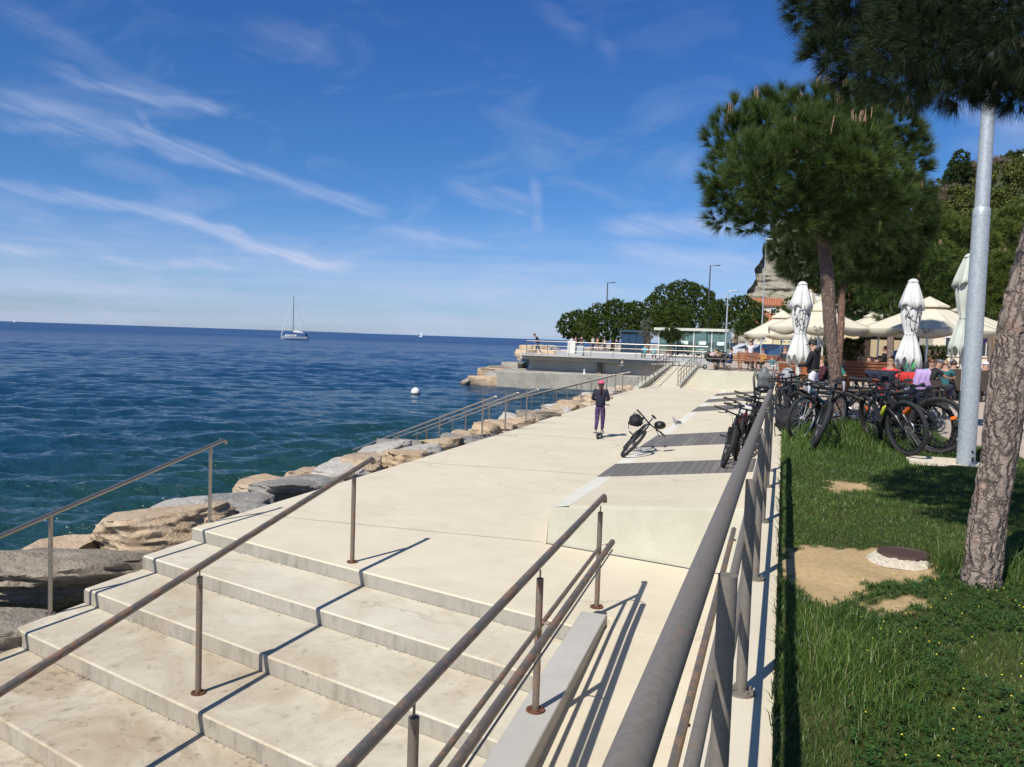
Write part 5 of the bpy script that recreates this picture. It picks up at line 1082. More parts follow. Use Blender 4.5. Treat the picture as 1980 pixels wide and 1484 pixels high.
def bicycle(label, x, y, z, head, lean, frame, steer=0, scale=1., rim='rimk', sub=1, extras=(), group=None, accent=None, spoke='spk'):
    T = thing('bicycle', label, 'bicycle', group=group)
    T.matrix_world = Matrix.Translation((x, y, z)) @ Matrix.Rotation(radians(head), 4, 'Z') @ Matrix.Rotation(radians(lean), 4, 'X') @ Matrix.Scale(scale, 4)
    RW, RH, FH = .362, Vector((-.45, 0, .362)), Vector((.70, 0, .362)); BB = Vector((-.02, 0, .33)); HB, HT = Vector((.455, 0, .67)), Vector((.415, 0, .80)); ST = Vector((-.17, 0, .74)); SD = Vector((-.235, 0, .97))
    ax = (HT-HB).normalized(); S = Matrix.Translation(HT) @ Matrix.Rotation(radians(steer), 4, ax) @ Matrix.Translation(-HT)
    fm = M[frame] if isinstance(frame, str) else frame
    mb = MB(); mb.tube([HB, HT], .029, 12); mb.tube([HB+ax*.03, (BB+HB)/2, BB], [.036, .040, .036], 12); mb.tube([HT-ax*.02, ST-Vector((-.03, 0, .02))], [.024, .018], 10); mb.tube([BB, ST], .019, 10)
    for s_ in (-1, 1): mb.tube([BB+Vector((0, s_*.03, 0)), RH+Vector((.1, s_*.06, 0)), RH+Vector((0, s_*.065, 0))], .012, 8); mb.tube([ST+Vector((0, s_*.02, -.06)), RH+Vector((.05, s_*.06, .1)), RH+Vector((0, s_*.065, 0))], .010, 8)
    mb.sphere(BB, (.055, .05, .055), 12, 8); fr = mb.build('frame', fm, parent=T)
    if accent: mb = MB(); mb.tube([HB*.8+BB*.2+Vector((0, 0, 0)), HB*.45+BB*.55], .0415, 12); mb.build('frame_stripe', M[accent], parent=fr)
    mb = MB(); mb.tube([ST, SD-Vector((0, 0, .03))], .0145, 10); sp = None; mb.build('seat_post', M['blk'], parent=T)
    mb = MB(); mb.tube([SD+Vector((-.13, 0, .012)), SD+Vector((-.06, 0, .006)), SD+Vector((.05, 0, -.004)), SD+Vector((.15, 0, -.014))], [.052, .062, .034, .014], 12)
    mb.v = [(a, b_*1.15, SD.z+(c-SD.z)*.38) for a, b_, c in mb.v]; mb.build('saddle', M['blk_matt'], parent=T)
    mb = MB(S); cr = HB-ax*.05
    mb.tube([HT+ax*.03, HB-ax*.05], .018, 10); mb.box(cr, (.05, .15, .04), rotm(0, -.3, 0))
    for s_ in (-1, 1):
        o_ = Vector((0, s_*.062, 0)); mid = (cr+FH)/2; mb.tube([cr+o_, mid+o_+Vector((.01, 0, .02))], .0165, 10); mb.tube([mid+o_+Vector((.01, 0, .03)), FH+o_+Vector((-.01, 0, .02)), FH+o_], [.023, .021, .014], 10)
    mb.build('fork', M['blk'], parent=T)
    mb = MB(S); ct = HT+ax*.05+Vector((.055, 0, .015)); mb.tube([HT+ax*.02, HT+ax*.05, ct], .019, 10)
    mb.tube([ct+Vector((-.05, .38, .025)), ct+Vector((-.02, .2, .02)), ct+Vector((0, .06, 0)), ct, ct+Vector((0, -.06, 0)), ct+Vector((-.02, -.2, .02)), ct+Vector((-.05, -.38, .025))], .0145, 10, up=(1, 0, 0))
    for s_ in (-1, 1): mb.tube([ct+Vector((0, s_*.2, .0)), ct+Vector((.05, s_*.24, -.03)), ct+Vector((.05, s_*.33, -.04))], .007, 6); mb.box(ct+Vector((.01, s_*.19, 0)), (.05, .03, .035)); mb.tube([ct+Vector((.03, s_*.18, .0)), ct+Vector((.16, s_*.10, -.02)), ct+Vector((.12, s_*.03, -.20)), cr+Vector((.02, s_*.05, -.1))], .0035, 5)
    hb = mb.build('handlebar', M['blk'], parent=T)
    for s_ in (-1, 1): mb = MB(S); mb.tube([ct+Vector((-.055, s_*.40, .026)), ct+Vector((-.032, s_*.27, .022))], .019, 10); mb.build('grip', M['grip'], parent=hb)
    for k, (H, SS) in enumerate(((RH, None), (FH, S))):
        nk = 96 if sub else 40
        mb = MB(SS); mb.torus(H, RW-.029, .029, nk, 10 if sub else 6, knob=.0055 if sub else .003); ty = mb.build('wheel', M['tyre'], parent=T, ang=0 if not sub else 30)
        mb = MB(SS); mb.torus(H, RW-.062, .013, 48, 8); mb.build('rim', M[rim], parent=ty)
        mb = MB(SS); mb.tube([H+Vector((0, -.055, 0)), H+Vector((0, .055, 0))], [.016, .016], 10); mb.tube([H+Vector((0, -.02, 0)), H+Vector((0, .02, 0))], .026, 12)
        ns = 28 if sub else 14
        for i in range(ns):
            a = 2*pi*i/ns; b2 = a+(.5 if i % 2 else -.5); mb.tube([H+Vector((.024*cos(b2), .022*(1 if i % 4 < 2 else -1), .024*sin(b2))), H+Vector(((RW-.068)*cos(a), 0, (RW-.068)*sin(a)))], .0014 if sub else .0026, 3, caps=False)
        mb.build('spokes', M[spoke], parent=ty)
        mb = MB(SS); mb.torus(H+Vector((0, .045, 0)), .075, .008, 24, 4); mb.build('brake_disc', M['alu'], parent=ty)
        if 'reflectors' in extras:
            for a in (.5, 2.6): mb = MB(SS); mb.box(H+Vector((.21*cos(a), 0, .21*sin(a))), (.07, .02, .04), rotm(0, -a+.2, 0)); mb.build('reflector', M['orange'], parent=ty, bevel=.004)
    mb = MB(); mb.torus(BB+Vector((0, -.05, 0)), .075, .006, 30, 5); mb.torus(BB+Vector((0, -.05, 0)), .03, .01, 20, 5)
    for s_, a in ((-1, .6), (1, .6+pi)): e = BB+Vector((.17*cos(a), s_*.075, .17*sin(a))); mb.tube([BB+Vector((0, s_*.07, 0)), e], [.014, .010], 8); mb.tube([e, e+Vector((0, s_*.03, 0))], .008, 6); mb.box(e+Vector((0, s_*.075, 0)), (.095, .09, .018))
    mb.tube([BB+Vector((0, -.05, .075)), RH+Vector((0, -.05, .045))], .004, 4); mb.tube([BB+Vector((0, -.05, -.075)), RH+Vector((.03, -.05, -.06)), RH+Vector((0, -.05, -.045))], .004, 4); mb.build('crankset', M['blk'], parent=T)
    if 'kickstand' in extras: mb = MB(); mb.tube([BB+Vector((-.14, .05, -.02)), Vector((-.22, .30, .03))], .009, 6); mb.build('kickstand', M['blk'], parent=T)
    if 'bottle' in extras: mb = MB(); c = (HB+BB)/2+Vector((-.05, 0, .06)); d = (HB-BB).normalized(); mb.tube([c-d*.09, c+d*.06, c+d*.09, c+d*.11], [.036, .036, .018, .015], 12); mb.build('bottle', M['yel'], parent=T)
    if 'basket' in extras: mb = MB(S); mb.box(ct+Vector((.14, 0, -.06)), (.18, .22, .16)); mb.build('handlebar_bag', simple('white_bag', (.62, .62, .60), .6), parent=T, bevel=.03)
    return T, (S @ ct)
def at_bike(T, p): return T.matrix_world @ Vector(p)
G1 = 'bicycles parked against the terrace wall'; G2 = 'bicycles leaning round the central pine'
b0, ct = bicycle('black mountain bike tilted hard over on its stand alone on the promenade', -3.36, 18.5, .02, -82, -40, 'blk', 6, 1.06, extras=('kickstand',))
b1, _ = bicycle('black mountain bike facing the camera on the grass left of the central pine trunk', .47, 13.25, 1.03, -93, -17, 'blk', 4, 1.04, group=G2)
b2, _ = bicycle('black mountain bike with its front wheel half turned, right of the central pine trunk', 1.51, 13.19, 1.06, -76, 14, 'blk', 22, 1.06, extras=('bottle',), group=G2)
org = simple('graphite_paint', (.022, .02, .035), .35, .1, .2)
b3, _ = bicycle('mountain bike with orange reflectors and orange frame stripe beside the lamp pole', 1.74, 13.72, 1.05, -60, 11, org, 36, 1.12, extras=('reflectors',), accent='orange', group=G2)
b4, _ = bicycle('small teal bicycle behind the grass, left of the central pine', .95, 17.4, 1.02, -150, 10, simple('teal_paint', (.02, .10, .11), .4), 5, .92, sub=0, group=G2)
b5, _ = bicycle('red framed bicycle behind the central pine in front of the wooden bench', 2.15, 16.6, 1.02, 200, 10, 'redp', 0, 1.0, sub=0, extras=('bottle',), group=G2)
b6, _ = bicycle('dark bicycle closest behind the central pine trunk', 1.55, 15.6, 1.02, -35, 14, 'blk', -8, 1.04, sub=0, group=G2)
b7, _ = bicycle('dark bicycle in the back row of the tree cluster, right side', 2.25, 14.9, 1.02, -80, 12, 'blk', 15, 1.04, sub=0, group=G2)
b8, _ = bicycle('bicycle with white rims just left of the central pine trunk', .62, 14.3, 1.04, -118, -9, 'blk', -10, 1.0, sub=0, rim='rimw', spoke='rimw', group=G2)
b9, _ = bicycle('graphite bicycle between the two big front wheels of the tree cluster', 1.95, 14.1, 1.03, -70, 13, org if 0 else 'blk', 20, 1.04, sub=0, group=G2)
pile = [('front bicycle of the row against the terrace wall, its whole front wheel in view', -.98, 16.3, -90, -13, 'blk', 8, ()), ('second bicycle of the row against the terrace wall, red top bar', -.85, 17.25, -86, -11, 'redp', -6, ()),
        ('third bicycle of the row against the terrace wall, pale bag on its bar', -.82, 18.2, -97, -10, 'blk', 14, ('basket',)), ('fourth bicycle of the row against the terrace wall', -.74, 19.1, -84, -12, org, -10, ()), ('fifth and farthest bicycle of the row against the terrace wall', -.68, 20.1, -96, -9, 'blk', 5, ())]
PB = []
for i, (lab, x, y, hd, ln, fr, stt, ex) in enumerate(pile): PB.append(bicycle(lab, x, y, dz(x, y)+.02, hd, ln, fr, stt, 1.12+.02*(i % 5), sub=1 if i == 0 else 0, extras=ex, group=G1)[0])
for i, (lab, x, y, hd, ln, fr, stt) in enumerate((('bicycle standing on the wall top just past the railing end, nearer one', .16, 13.6, -80, 8, 'blk', 20), ('bicycle standing on the wall top past the railing end, farther one', .22, 15.3, -100, 6, org, -12))): bicycle(lab, x, y+2.4, 1.02, hd, ln, fr, stt, 1.0, sub=0, group=G1)

def bag(label, name, c, r, mat, cat='bag', hang=None, straps=True):
    T = thing(name, label, cat, c); mb = MB(); mb.sphere((0, 0, 0), r, 20, 14, f=lambda p: 1+.22*noise.noise(p*2.6+Vector(c))+.08*noise.noise(p*7)+(.10 if p.z < -.3 else 0)); mb.build('shell', mat, parent=T)
    if straps:
        mb = MB(); mb.tube([(r[0]*.3, 0, r[2]*.85), (-r[0]*.2, -.02, r[2]*1.35), (-r[0]*.5, 0, r[2]*.8), (-r[0]*.8, -r[1]*.5, -.02), (-r[0]*1.0, -r[1]*.4, -r[2]*.6), (-r[0]*.9, -r[1]*.3, -r[2]*1.5)], .008, 6); mb.build('strap', mat, parent=T)
        mb = MB(); mb.sphere((0, -r[1]*.85, 0), (r[0]*.55, r[1]*.25, r[2]*.45), 12, 8); mb.build('pocket', M['blk_matt'], parent=T)
    return T
cp = at_bike(b0, ct)
bag('black pouch hanging from the handlebar of the tilted promenade bike', 'hanging_bag', tuple(at_bike(b0, (ct.x+.02, ct.y-.27, ct.z-.13))), (.16, .12, .13), M['cloth_blk'])
T = thing('cycling_helmet', 'black vented helmet hooked on the tilted promenade bike', 'helmet', tuple(at_bike(b0, (ct.x-.02, ct.y+.16, ct.z+.12)))); mb = MB(); mb.sphere((0, 0, 0), (.13, .1, .09), 18, 12, f=lambda p: 1-.10*(sin(p.y*16) > .4)); mb.build('shell', M['blk'], parent=T)
bag('large black rucksack slung over the terrace wall past the railing end', 'rucksack', (.13, 14.6, 1.28), (.22, .17, .2), M['cloth_blk'], 'rucksack')

T = thing('child_seat', 'grey and black child seat shell standing up out of the bicycle row', 'child seat', (-.42, 20.6, 1.50)); mb = MB(); g1 = simple('grey_shell', (.12, .13, .13), .5, var=.5, scale=6)
mb.sphere((0, .02, .22), (.17, .08, .30), 20, 14, f=lambda p: 1-.18*(p.y < -.1)+.12*sin(p.z*7)*(abs(p.x) > .4)); mb.build('backrest', g1, parent=T); mb = MB(); mb.sphere((0, -.12, -.02), (.2, .2, .09), 16, 8); mb.build('seat', M['blk'], parent=T)
for s_ in (-1, 1): mb = MB(); mb.tube([(s_*.18, -.05, .45), (s_*.23, -.16, .25), (s_*.2, -.22, .0), (s_*.17, -.26, -.3)], .03, 8); mb.build('side_guard', M['blk'], parent=T)
def drape(label, name, c, w, h, mat, cat, seed, ax=0):
    """a cloth hung over a bar: a folded sheet with creases"""
    T = thing(name, label, cat, c, ax); n, k = 14, 16; vs = []
    for i in range(n+1):
        for j in range(k+1):
            u = i/n-.5; v = j/k; a = (v-.5)*2; y = .05*math.tanh(a*5)+.03*sin(u*17+seed)*abs(a); z = -h*abs(a)**1.15*(1+.18*sin(u*5+seed))+.02*(1-abs(a)); vs.append((u*w*(1-.25*abs(a)*cos(seed))+.02*sin(a*6+seed), y, z))
    fs = [(i*(k+1)+j, (i+1)*(k+1)+j, (i+1)*(k+1)+j+1, i*(k+1)+j+1) for i in range(n) for j in range(k)]; mb = MB(); mb.add(vs, fs); mb.build('cloth', mat, parent=T, ang=80, thick=.008); return T
bc = at_bike(b5, ct)
drape('crumpled red jacket hung on the red bicycle by the wooden bench', 'jacket', (2.18, 16.5, 2.10), .30, .20, simple('red_jacket', (.50, .025, .025), .8), 'jacket', 1)
drape('lilac cloth hung beside the red jacket on the red bicycle', 'cloth', (2.38, 16.45, 2.16), .24, .34, simple('lilac_cloth', (.40, .29, .52), .85), 'cloth', 2.2)
drape('navy cover draped over the orange-striped mountain bike saddle', 'saddle_cover', tuple(at_bike(b3, (-.22, 0, 1.02))), .46, .12, simple('navy_cloth', (.01, .015, .03), .8), 'cover', .4)
# ---------------------------------------------------------------- people
_skinjobs = []
def skinmesh(name, verts, edges, radii, mat, parent, sub=1, extra=None):
    me = bpy.data.meshes.new(name); me.from_pydata([tuple(v) for v in verts], edges, []); o = bpy.data.objects.new(name, me); COL.objects.link(o)
    md = o.modifiers.new('skin', 'SKIN'); md.use_smooth_shade = True; ss = o.modifiers.new('sub', 'SUBSURF'); ss.levels = sub; ss.render_levels = sub
    sv = me.skin_vertices[0].data
    for i, r in enumerate(radii): sv[i].radius = r if isinstance(r, tuple) else (r, r); sv[i].use_root = (i == 0)
    me.materials.append(mat); o.parent = parent; _skinjobs.append((o, mat, extra)); return o
def flush_skins():
    bpy.context.view_layer.update(); dg = bpy.context.evaluated_depsgraph_get(); out = []
    for o, mat, extra in _skinjobs: out.append(bpy.data.meshes.new_from_object(o.evaluated_get(dg)))
    for (o, mat, extra), me in zip(_skinjobs, out):
        o.modifiers.clear()
        if extra is not None:
            bm = bmesh.new(); bm.from_mesh(me); vs = [bm.verts.new(v) for v in extra.v]; bm.verts.index_update()
            for f in extra.f:
                try: bm.faces.new([vs[i] for i in f])
                except ValueError: pass
            bm.to_mesh(me); bm.free()
        me.materials.clear(); me.materials.append(mat); me.polygons.foreach_set('use_smooth', np.ones(len(me.polygons), bool)); me.update(); o.data = me
    _skinjobs.clear()
_cc = {}
def cloth(c, rough=.85):
    k = tuple(c)
    if k not in _cc: _cc[k] = simple('fabric_%d' % len(_cc), c, rough, var=.16, scale=9, bump=.25, bscale=30, bdist=.01)
    return _cc[k]
SKIN = simple('skin', (.46, .27, .19), .55, var=.06, scale=20); SKIN2 = simple('tanned_skin', (.33, .175, .115), .55, var=.06, scale=20)
BASE = dict(pel=(0, 0, .525), waist=(0, 0, .61), chest=(0, .005, .73), neckb=(0, 0, .825), head=(0, .012, .893), top=(0, .008, .945),
            shR=(.108, 0, .795), elR=(.145, -.02, .63), wrR=(.15, .05, .49), hipR=(.048, 0, .51), knR=(.052, .012, .285), anR=(.055, -.01, .05), toR=(.062, .085, .022))
for k in list(BASE):
    if k.endswith('R'): BASE[k[:-1]+'L'] = (-BASE[k][0],)+BASE[k][1:]
def POSE(kind, **kw):
    p = dict(BASE)
    if kind == 'sit':
        d = -.255; p.update({k: (v[0], v[1], v[2]+d) for k, v in p.items() if not (k[:2] in ('kn', 'an') or k in ('toR', 'toL'))})
        for s_, sg in (('R', 1), ('L', -1)): p['kn'+s_] = (sg*.075, .235, .275); p['an'+s_] = (sg*.07, .22, .05); p['to'+s_] = (sg*.078, .31, .022); p['el'+s_] = (sg*.15, .06, .40); p['wr'+s_] = (sg*.10, .19, .40)
    if kind == 'walk': p['knR'] = (.05, .09, .29); p['anR'] = (.052, .11, .05); p['toR'] = (.058, .20, .03); p['knL'] = (-.05, -.02, .28); p['anL'] = (-.052, -.15, .07); p['toL'] = (-.056, -.07, .022); p['wrR'] = (.12, .13, .56); p['wrL'] = (-.12, .14, .58); p['elL'] = (-.145, -.01, .64)
    p.update(kw); return p
def hand(mb, w, e, h, curl=.5):
    """palm, four fingers of different lengths and a thumb leaving the side of the palm"""
    w = Vector(w); d = (w-Vector(e)).normalized(); sd = d.cross(Vector((0, 0, 1))); sd = sd.normalized() if sd.length > .1 else Vector((1, 0, 0)); nrm = sd.cross(d); k = h/1.75
    pc = w+d*.045*k; R_ = Matrix((sd, d, nrm)).transposed(); mb.sphere(pc, (.036*k, .05*k, .015*k), 10, 6, R_)
    for i, L in enumerate((.064, .074, .070, .056)):
        b_ = pc+d*.04*k+sd*(-.027+.018*i)*k; m_ = b_+d*L*.5*k-nrm*L*.15*curl*k; e_ = m_+d*L*.35*k-nrm*L*.45*curl*k; mb.tube([b_-d*.01*k, m_, e_], [.0095*k, .0085*k, .0065*k], 6)
    b_ = pc-sd*.030*k-d*.018*k; mb.tube([b_, b_-sd*.024*k+d*.022*k, b_-sd*.028*k+d*.05*k-nrm*.015*k], [.011*k, .0095*k, .007*k], 6)
def person(label, loc, h, deg, P_, shirt, trousers, skin=SKIN, hair=(.03, .02, .015), shoes=(.05, .05, .05), sleeve='long', legs='long', hat=None, longhair=False, hood=False, fat=1., face=True, group=None, brim=True):
    T = thing('person', label, 'person', loc, radians(deg), group); H = lambda k: Vector(P_[k])*h
    # body: one continuous skinned surface
    ks = ['pel', 'waist', 'chest', 'neckb', 'head', 'top', 'shR', 'elR', 'wrR', 'shL', 'elL', 'wrL', 'hipR', 'knR', 'anR', 'toR', 'hipL', 'knL', 'anL', 'toL']; ix = {k: i for i, k in enumerate(ks)}
    ed = [('pel', 'waist'), ('waist', 'chest'), ('chest', 'neckb'), ('neckb', 'head'), ('head', 'top'), ('chest', 'shR'), ('shR', 'elR'), ('elR', 'wrR'), ('chest', 'shL'), ('shL', 'elL'), ('elL', 'wrL'), ('pel', 'hipR'), ('hipR', 'knR'), ('knR', 'anR'), ('anR', 'toR'), ('pel', 'hipL'), ('hipL', 'knL'), ('knL', 'anL'), ('anL', 'toL')]
    rad = dict(pel=(.045, .034), waist=(.050, .038), chest=(.072*fat, .052*fat), neckb=.036, head=(.054, .062), top=(.046, .055), sh=.035, el=.023, wr=.015, hip=.030, kn=.024, an=.019, to=.018)
    rr = [rad.get(k, rad.get(k[:-1])) for k in ks]; rr = [tuple(a*h for a in r) if isinstance(r, tuple) else r*h for r in rr]
    ex = MB(); hand(ex, H('wrR'), H('elR'), h); hand(ex, H('wrL'), H('elL'), h)
    hc = (H('head')+H('top'))/2; up = (H('top')-H('neckb')).normalized(); fw = Vector((0, 1, 0)); fw = (fw-up*fw.dot(up)).normalized(); sd = fw.cross(up); hr = .056*h
    if face:
        ex.tube([hc+fw*hr*.85+up*hr*.05, hc+fw*hr*1.22-up*hr*.32, hc+fw*hr*.9-up*hr*.42], [hr*.10, hr*.17, hr*.08], 8)
        for s_ in (-1, 1): ex.sphere(hc+sd*s_*hr*.86-up*hr*.12, (hr*.12, hr*.22, hr*.32), 8, 6)
        ex.tube([hc+fw*hr*.92-up*hr*.64-sd*hr*.25, hc+fw*hr*1.0-up*hr*.62, hc+fw*hr*.92-up*hr*.64+sd*hr*.25], hr*.07, 6)
    skinmesh('body', [H(k) for k in ks], [(ix[a], ix[b_]) for a, b_ in ed], rr, skin, T, 1, ex)
    if face:
        mb = MB(); [mb.sphere(hc+fw*hr*.88+sd*s_*hr*.36+up*hr*.03, hr*.12, 8, 6) for s_ in (-1, 1)]; mb.build('eyes', M['blk'], parent=T)
    # shirt
    e_ = .010; arms = {'long': 1, 'short': .55, 'none': 0}[sleeve]; sv = ['waist0', 'waist', 'chest', 'neckb']; pts = [H('pel').lerp(H('waist'), -.62), H('waist').lerp(H('pel'), .3), H('chest'), H('chest').lerp(H('neckb'), .95)]; rs = [(.094*fat, .076*fat), (.086*fat, .069*fat), (.090*fat, .068*fat), .046]; es = [(0, 1), (1, 2), (2, 3)]
    for s_ in 'RL':
        i = len(pts); pts.append(H('sh'+s_)); rs.append(.044); es.append((2, i))
        if arms: pts.append(H('sh'+s_).lerp(H('el'+s_), 1 if arms == 1 else .62)); rs.append(.034 if arms == 1 else .040); es.append((i, i+1))
        if arms == 1: pts.append(H('el'+s_).lerp(H('wr'+s_), .93)); rs.append(.024); es.append((i+1, i+2))
    skinmesh('shirt', pts, es, [tuple(a*h for a in r) if isinstance(r, tuple) else r*h for r in rs], cloth(shirt) if not isinstance(shirt, bpy.types.Material) else shirt, T, 1)
    # trousers
    pts = [H('pel').lerp(H('waist'), .8), H('pel')]; rs = [(.080, .062), (.085*(.5+.5*fat), .068)]; es = [(0, 1)]
    for s_ in 'RL':
        i = len(pts); pts += [H('hip'+s_)+Vector((0, 0, -.01*h)), H('kn'+s_) if legs == 'long' else H('hip'+s_).lerp(H('kn'+s_), .85)]; rs += [.060*(.5+.5*fat), .042*(.5+.5*fat) if legs == 'long' else .048]; es += [(1, i), (i, i+1)]
        if legs == 'long': pts.append(H('kn'+s_).lerp(H('an'+s_), .93)); rs.append(.029); es.append((i+1, i+2))
    skinmesh('trousers', pts, es, [tuple(a*h for a in r) if isinstance(r, tuple) else r*h for r in rs], cloth(trousers) if not isinstance(trousers, bpy.types.Material) else trousers, T, 1)
    for s_ in 'RL':
        a, b_ = H('an'+s_), H('to'+s_); mb = MB(); d = (b_-a); R_ = Vector((0, 1, 0)).rotation_difference(Vector((d.x, d.y, 0)).normalized() if Vector((d.x, d.y)).length > .01 else Vector((0, 1, 0))).to_matrix()
        mb.sphere(a.lerp(b_, .55)+Vector((0, 0, -.008*h)), (.027*h, .075*h, .030*h), 12, 8, R_, f=lambda p: 1-.25*max(0, p.z)*max(0, p.y)); mb.build('shoe', cloth(shoes, .5), parent=T)
    if hair is not None:
        mb = MB(); mb.sphere(hc+up*hr*.16-fw*hr*.12, (hr*1.0, hr*1.08, hr*1.16), 16, 12, Matrix((sd, fw, up)).transposed(), f=lambda p: (.80 if (p.y > .35 and p.z < .45) else 1.0)*(.86 if p.z < -.45 else 1)*(1+.05*sin(p.x*9+p.z*7)))
        if longhair: mb.tube([hc-fw*hr*.7, hc-fw*hr*1.1-up*hr*1.2, hc-fw*hr*1.25-up*hr*2.6, hc-fw*hr*1.2-up*hr*3.6], [hr*.6, hr*.5, hr*.42, hr*.12], 10)
        mb.build('hair', cloth(hair, .6), parent=T)
    if hat is not None:
        mb = MB(); R_ = Matrix((sd, fw, up)).transposed(); mb.sphere(hc+up*hr*.34-fw*hr*.05, (hr*1.08, hr*1.2, hr*.98), 18, 12, R_, f=lambda p: .84 if p.z < -.25 else 1)
        if brim: mb.sphere(hc+up*hr*.42+fw*hr*1.15, (hr*.75, hr*.75, hr*.10), 14, 6, R_)
        mb.build('cap', cloth(hat, .6), parent=T)
    if hood: mb = MB(); mb.sphere(H('neckb')-fw*.035*h, (.07*h, .05*h, .04*h), 14, 8); mb.build('hood', cloth(shirt), parent=T)
    return T
def leggings():
    m, t, b = newmat('star_pattern_leggings'); p = t.obj(); v = t.voro(p, 26, 'F1'); k = t.maprange(v, .14, .24, 1, 0); n = t.noise(p, 7, 3)
    c = t.mix(t.math('MULTIPLY', k, .9), t.ramp(n, [(.35, (.028, .012, .05)), (.65, (.07, .02, .11))]), t.ramp(t.voro(p, 26, 'F1', 'Color'), [(.3, (.5, .22, .45)), (.7, (.62, .5, .62))])); t.put(b.inputs['Base Color'], c); b.inputs['Roughness'].default_value = .8; return m
g0 = person('girl seen from behind riding a scooter, pink cap, navy jacket, purple leggings', (-4.43, 20.95, .10), 1.40, 4, POSE('stand', elR=(.150, .0, .64), wrR=(.09, .15, .62), elL=(-.150, .0, .64), wrL=(-.09, .15, .62), anR=(.045, .03, .05), toR=(.055, .12, .022), anL=(-.065, -.04, .05), toL=(-.075, .04, .022)), (.012, .014, .035), leggings(), hair=(.035, .02, .012), shoes=(.55, .50, .52), hat=(.80, .09, .20), longhair=True, brim=True, fat=1.12)
T = thing('kick_scooter', 'small dark kick scooter under the girl in the pink cap', 'scooter', (-4.43, 20.95, 0), radians(4)); mb = MB(); mb.box((0, .0, .085), (.11, .50, .025)); mb.build('deck', M['blk'], parent=T, bevel=.008)
mb = MB(); mb.tube([(0, .26, .09), (0, .36, .14), (0, .33, .5), (0, .28, .84)], .017, 8); mb.build('stem', M['alu'], parent=T); mb = MB(); mb.tube([(-.2, .28, .84), (.2, .28, .84)], .013, 8); mb.build('handlebar', M['blk'], parent=T)
for y in (-.32, .40): mb = MB(); mb.torus((0, y, .075), .055, .020, 24, 8, rotm(0, 0, pi/2)); mb.build('wheel', M['tyre'], parent=T)
mb = MB(); mb.box((0, -.30, .16), (.22, .05, .015)); mb.tube([(.0, -.22, .1), (0, -.3, .16)], .015, 6); mb.tube([(.10, -.30, .16), (.125, -.26, .02)], .012, 6); mb.build('rear_brake', M['blk'], parent=T)

person('standing man in black cap and black hoodie with white trousers beside the closed umbrella', (.74, 22.4, 1.0), 1.72, 68, POSE('stand', wrR=(.12, .20, .60), elR=(.15, .05, .62), wrL=(-.12, .21, .60), elL=(-.15, .05, .62), head=(0, .025, .895), top=(0, .035, .95), anR=(.05, .05, .05), toR=(.055, .15, .022)), (.010, .010, .012), (.60, .60, .66), hat=(.012, .012, .014), shoes=(.45, .10, .06), hood=True, fat=1.15)
T = thing('bum_bag', 'black waist bag on the standing man in white trousers', 'bag', (.66, 22.32, 1.92), 0); mb = MB(); mb.sphere((0, 0, 0), (.09, .07, .07), 14, 8); mb.build('pouch', M['cloth_blk'], parent=T); mb = MB(); mb.torus((.1, .08, .02), .15, .012, 24, 5, rotm(pi/2, 0, 0)); mb.build('belt', M['twig'], parent=T)
person('man in dark clothes bending forward at the railing near the pier corner', (-18.1, 61.6, 1.3), 1.70, 105, POSE('walk', chest=(0, .07, .72), neckb=(0, .12, .80), head=(0, .17, .85), top=(0, .19, .90), shR=(.108, .09, .78), shL=(-.108, .09, .78)), (.015, .017, .035), (.06, .08, .12), hair=(.05, .03, .02), shoes=(.5, .5, .5), face=False)
person('child in white shirt and dark trousers walking on the lower quay', (-10.7, 57.5, .15), 1.16, 75, POSE('walk'), (.62, .60, .58), (.05, .055, .07), hair=(.06, .04, .03), sleeve='short', face=False, fat=.9)
person('person in turquoise top sitting on the pier platform, left of two', (-9.9, 62.1, 1.25), 1.5, 170, POSE('sit'), (.03, .36, .42), (.02, .02, .03), face=False, sleeve='short')
person('person in turquoise and white sitting on the pier platform, right of two', (-9.25, 62.0, 1.25), 1.5, 200, POSE('sit'), (.20, .50, .52), (.03, .03, .05), face=False, sleeve='short')
crowd = [('in a white top', (.6, .6, .6), (.1, .12, .2)), ('in a pink top', (.55, .25, .25), (.05, .05, .05)), ('in a black top', (.02, .02, .02), (.2, .15, .1)), ('in a white shirt and dark trousers', (.65, .62, .58), (.03, .03, .04)), ('in an orange-tan top', (.5, .25, .14), (.15, .1, .08)), ('in a grey top', (.25, .25, .27), (.03, .04, .08)), ('in a cream top', (.55, .48, .36), (.06, .05, .05)), ('in a navy top', (.02, .03, .08), (.3, .3, .3)), ('in a pale blue top', (.25, .35, .5), (.04, .04, .05))]
for i, (d, s_, tr_) in enumerate(crowd): person('distant pedestrian %s under the seaward umbrella pines' % d, (-24.6+i*.78+.3*sin(i*5), 98+1.6*sin(i*3), 1.3), 1.62+.12*sin(i*7), i*77, POSE('stand' if i % 2 else 'walk'), s_, tr_, face=False, sleeve='short', group='people under the far pines')

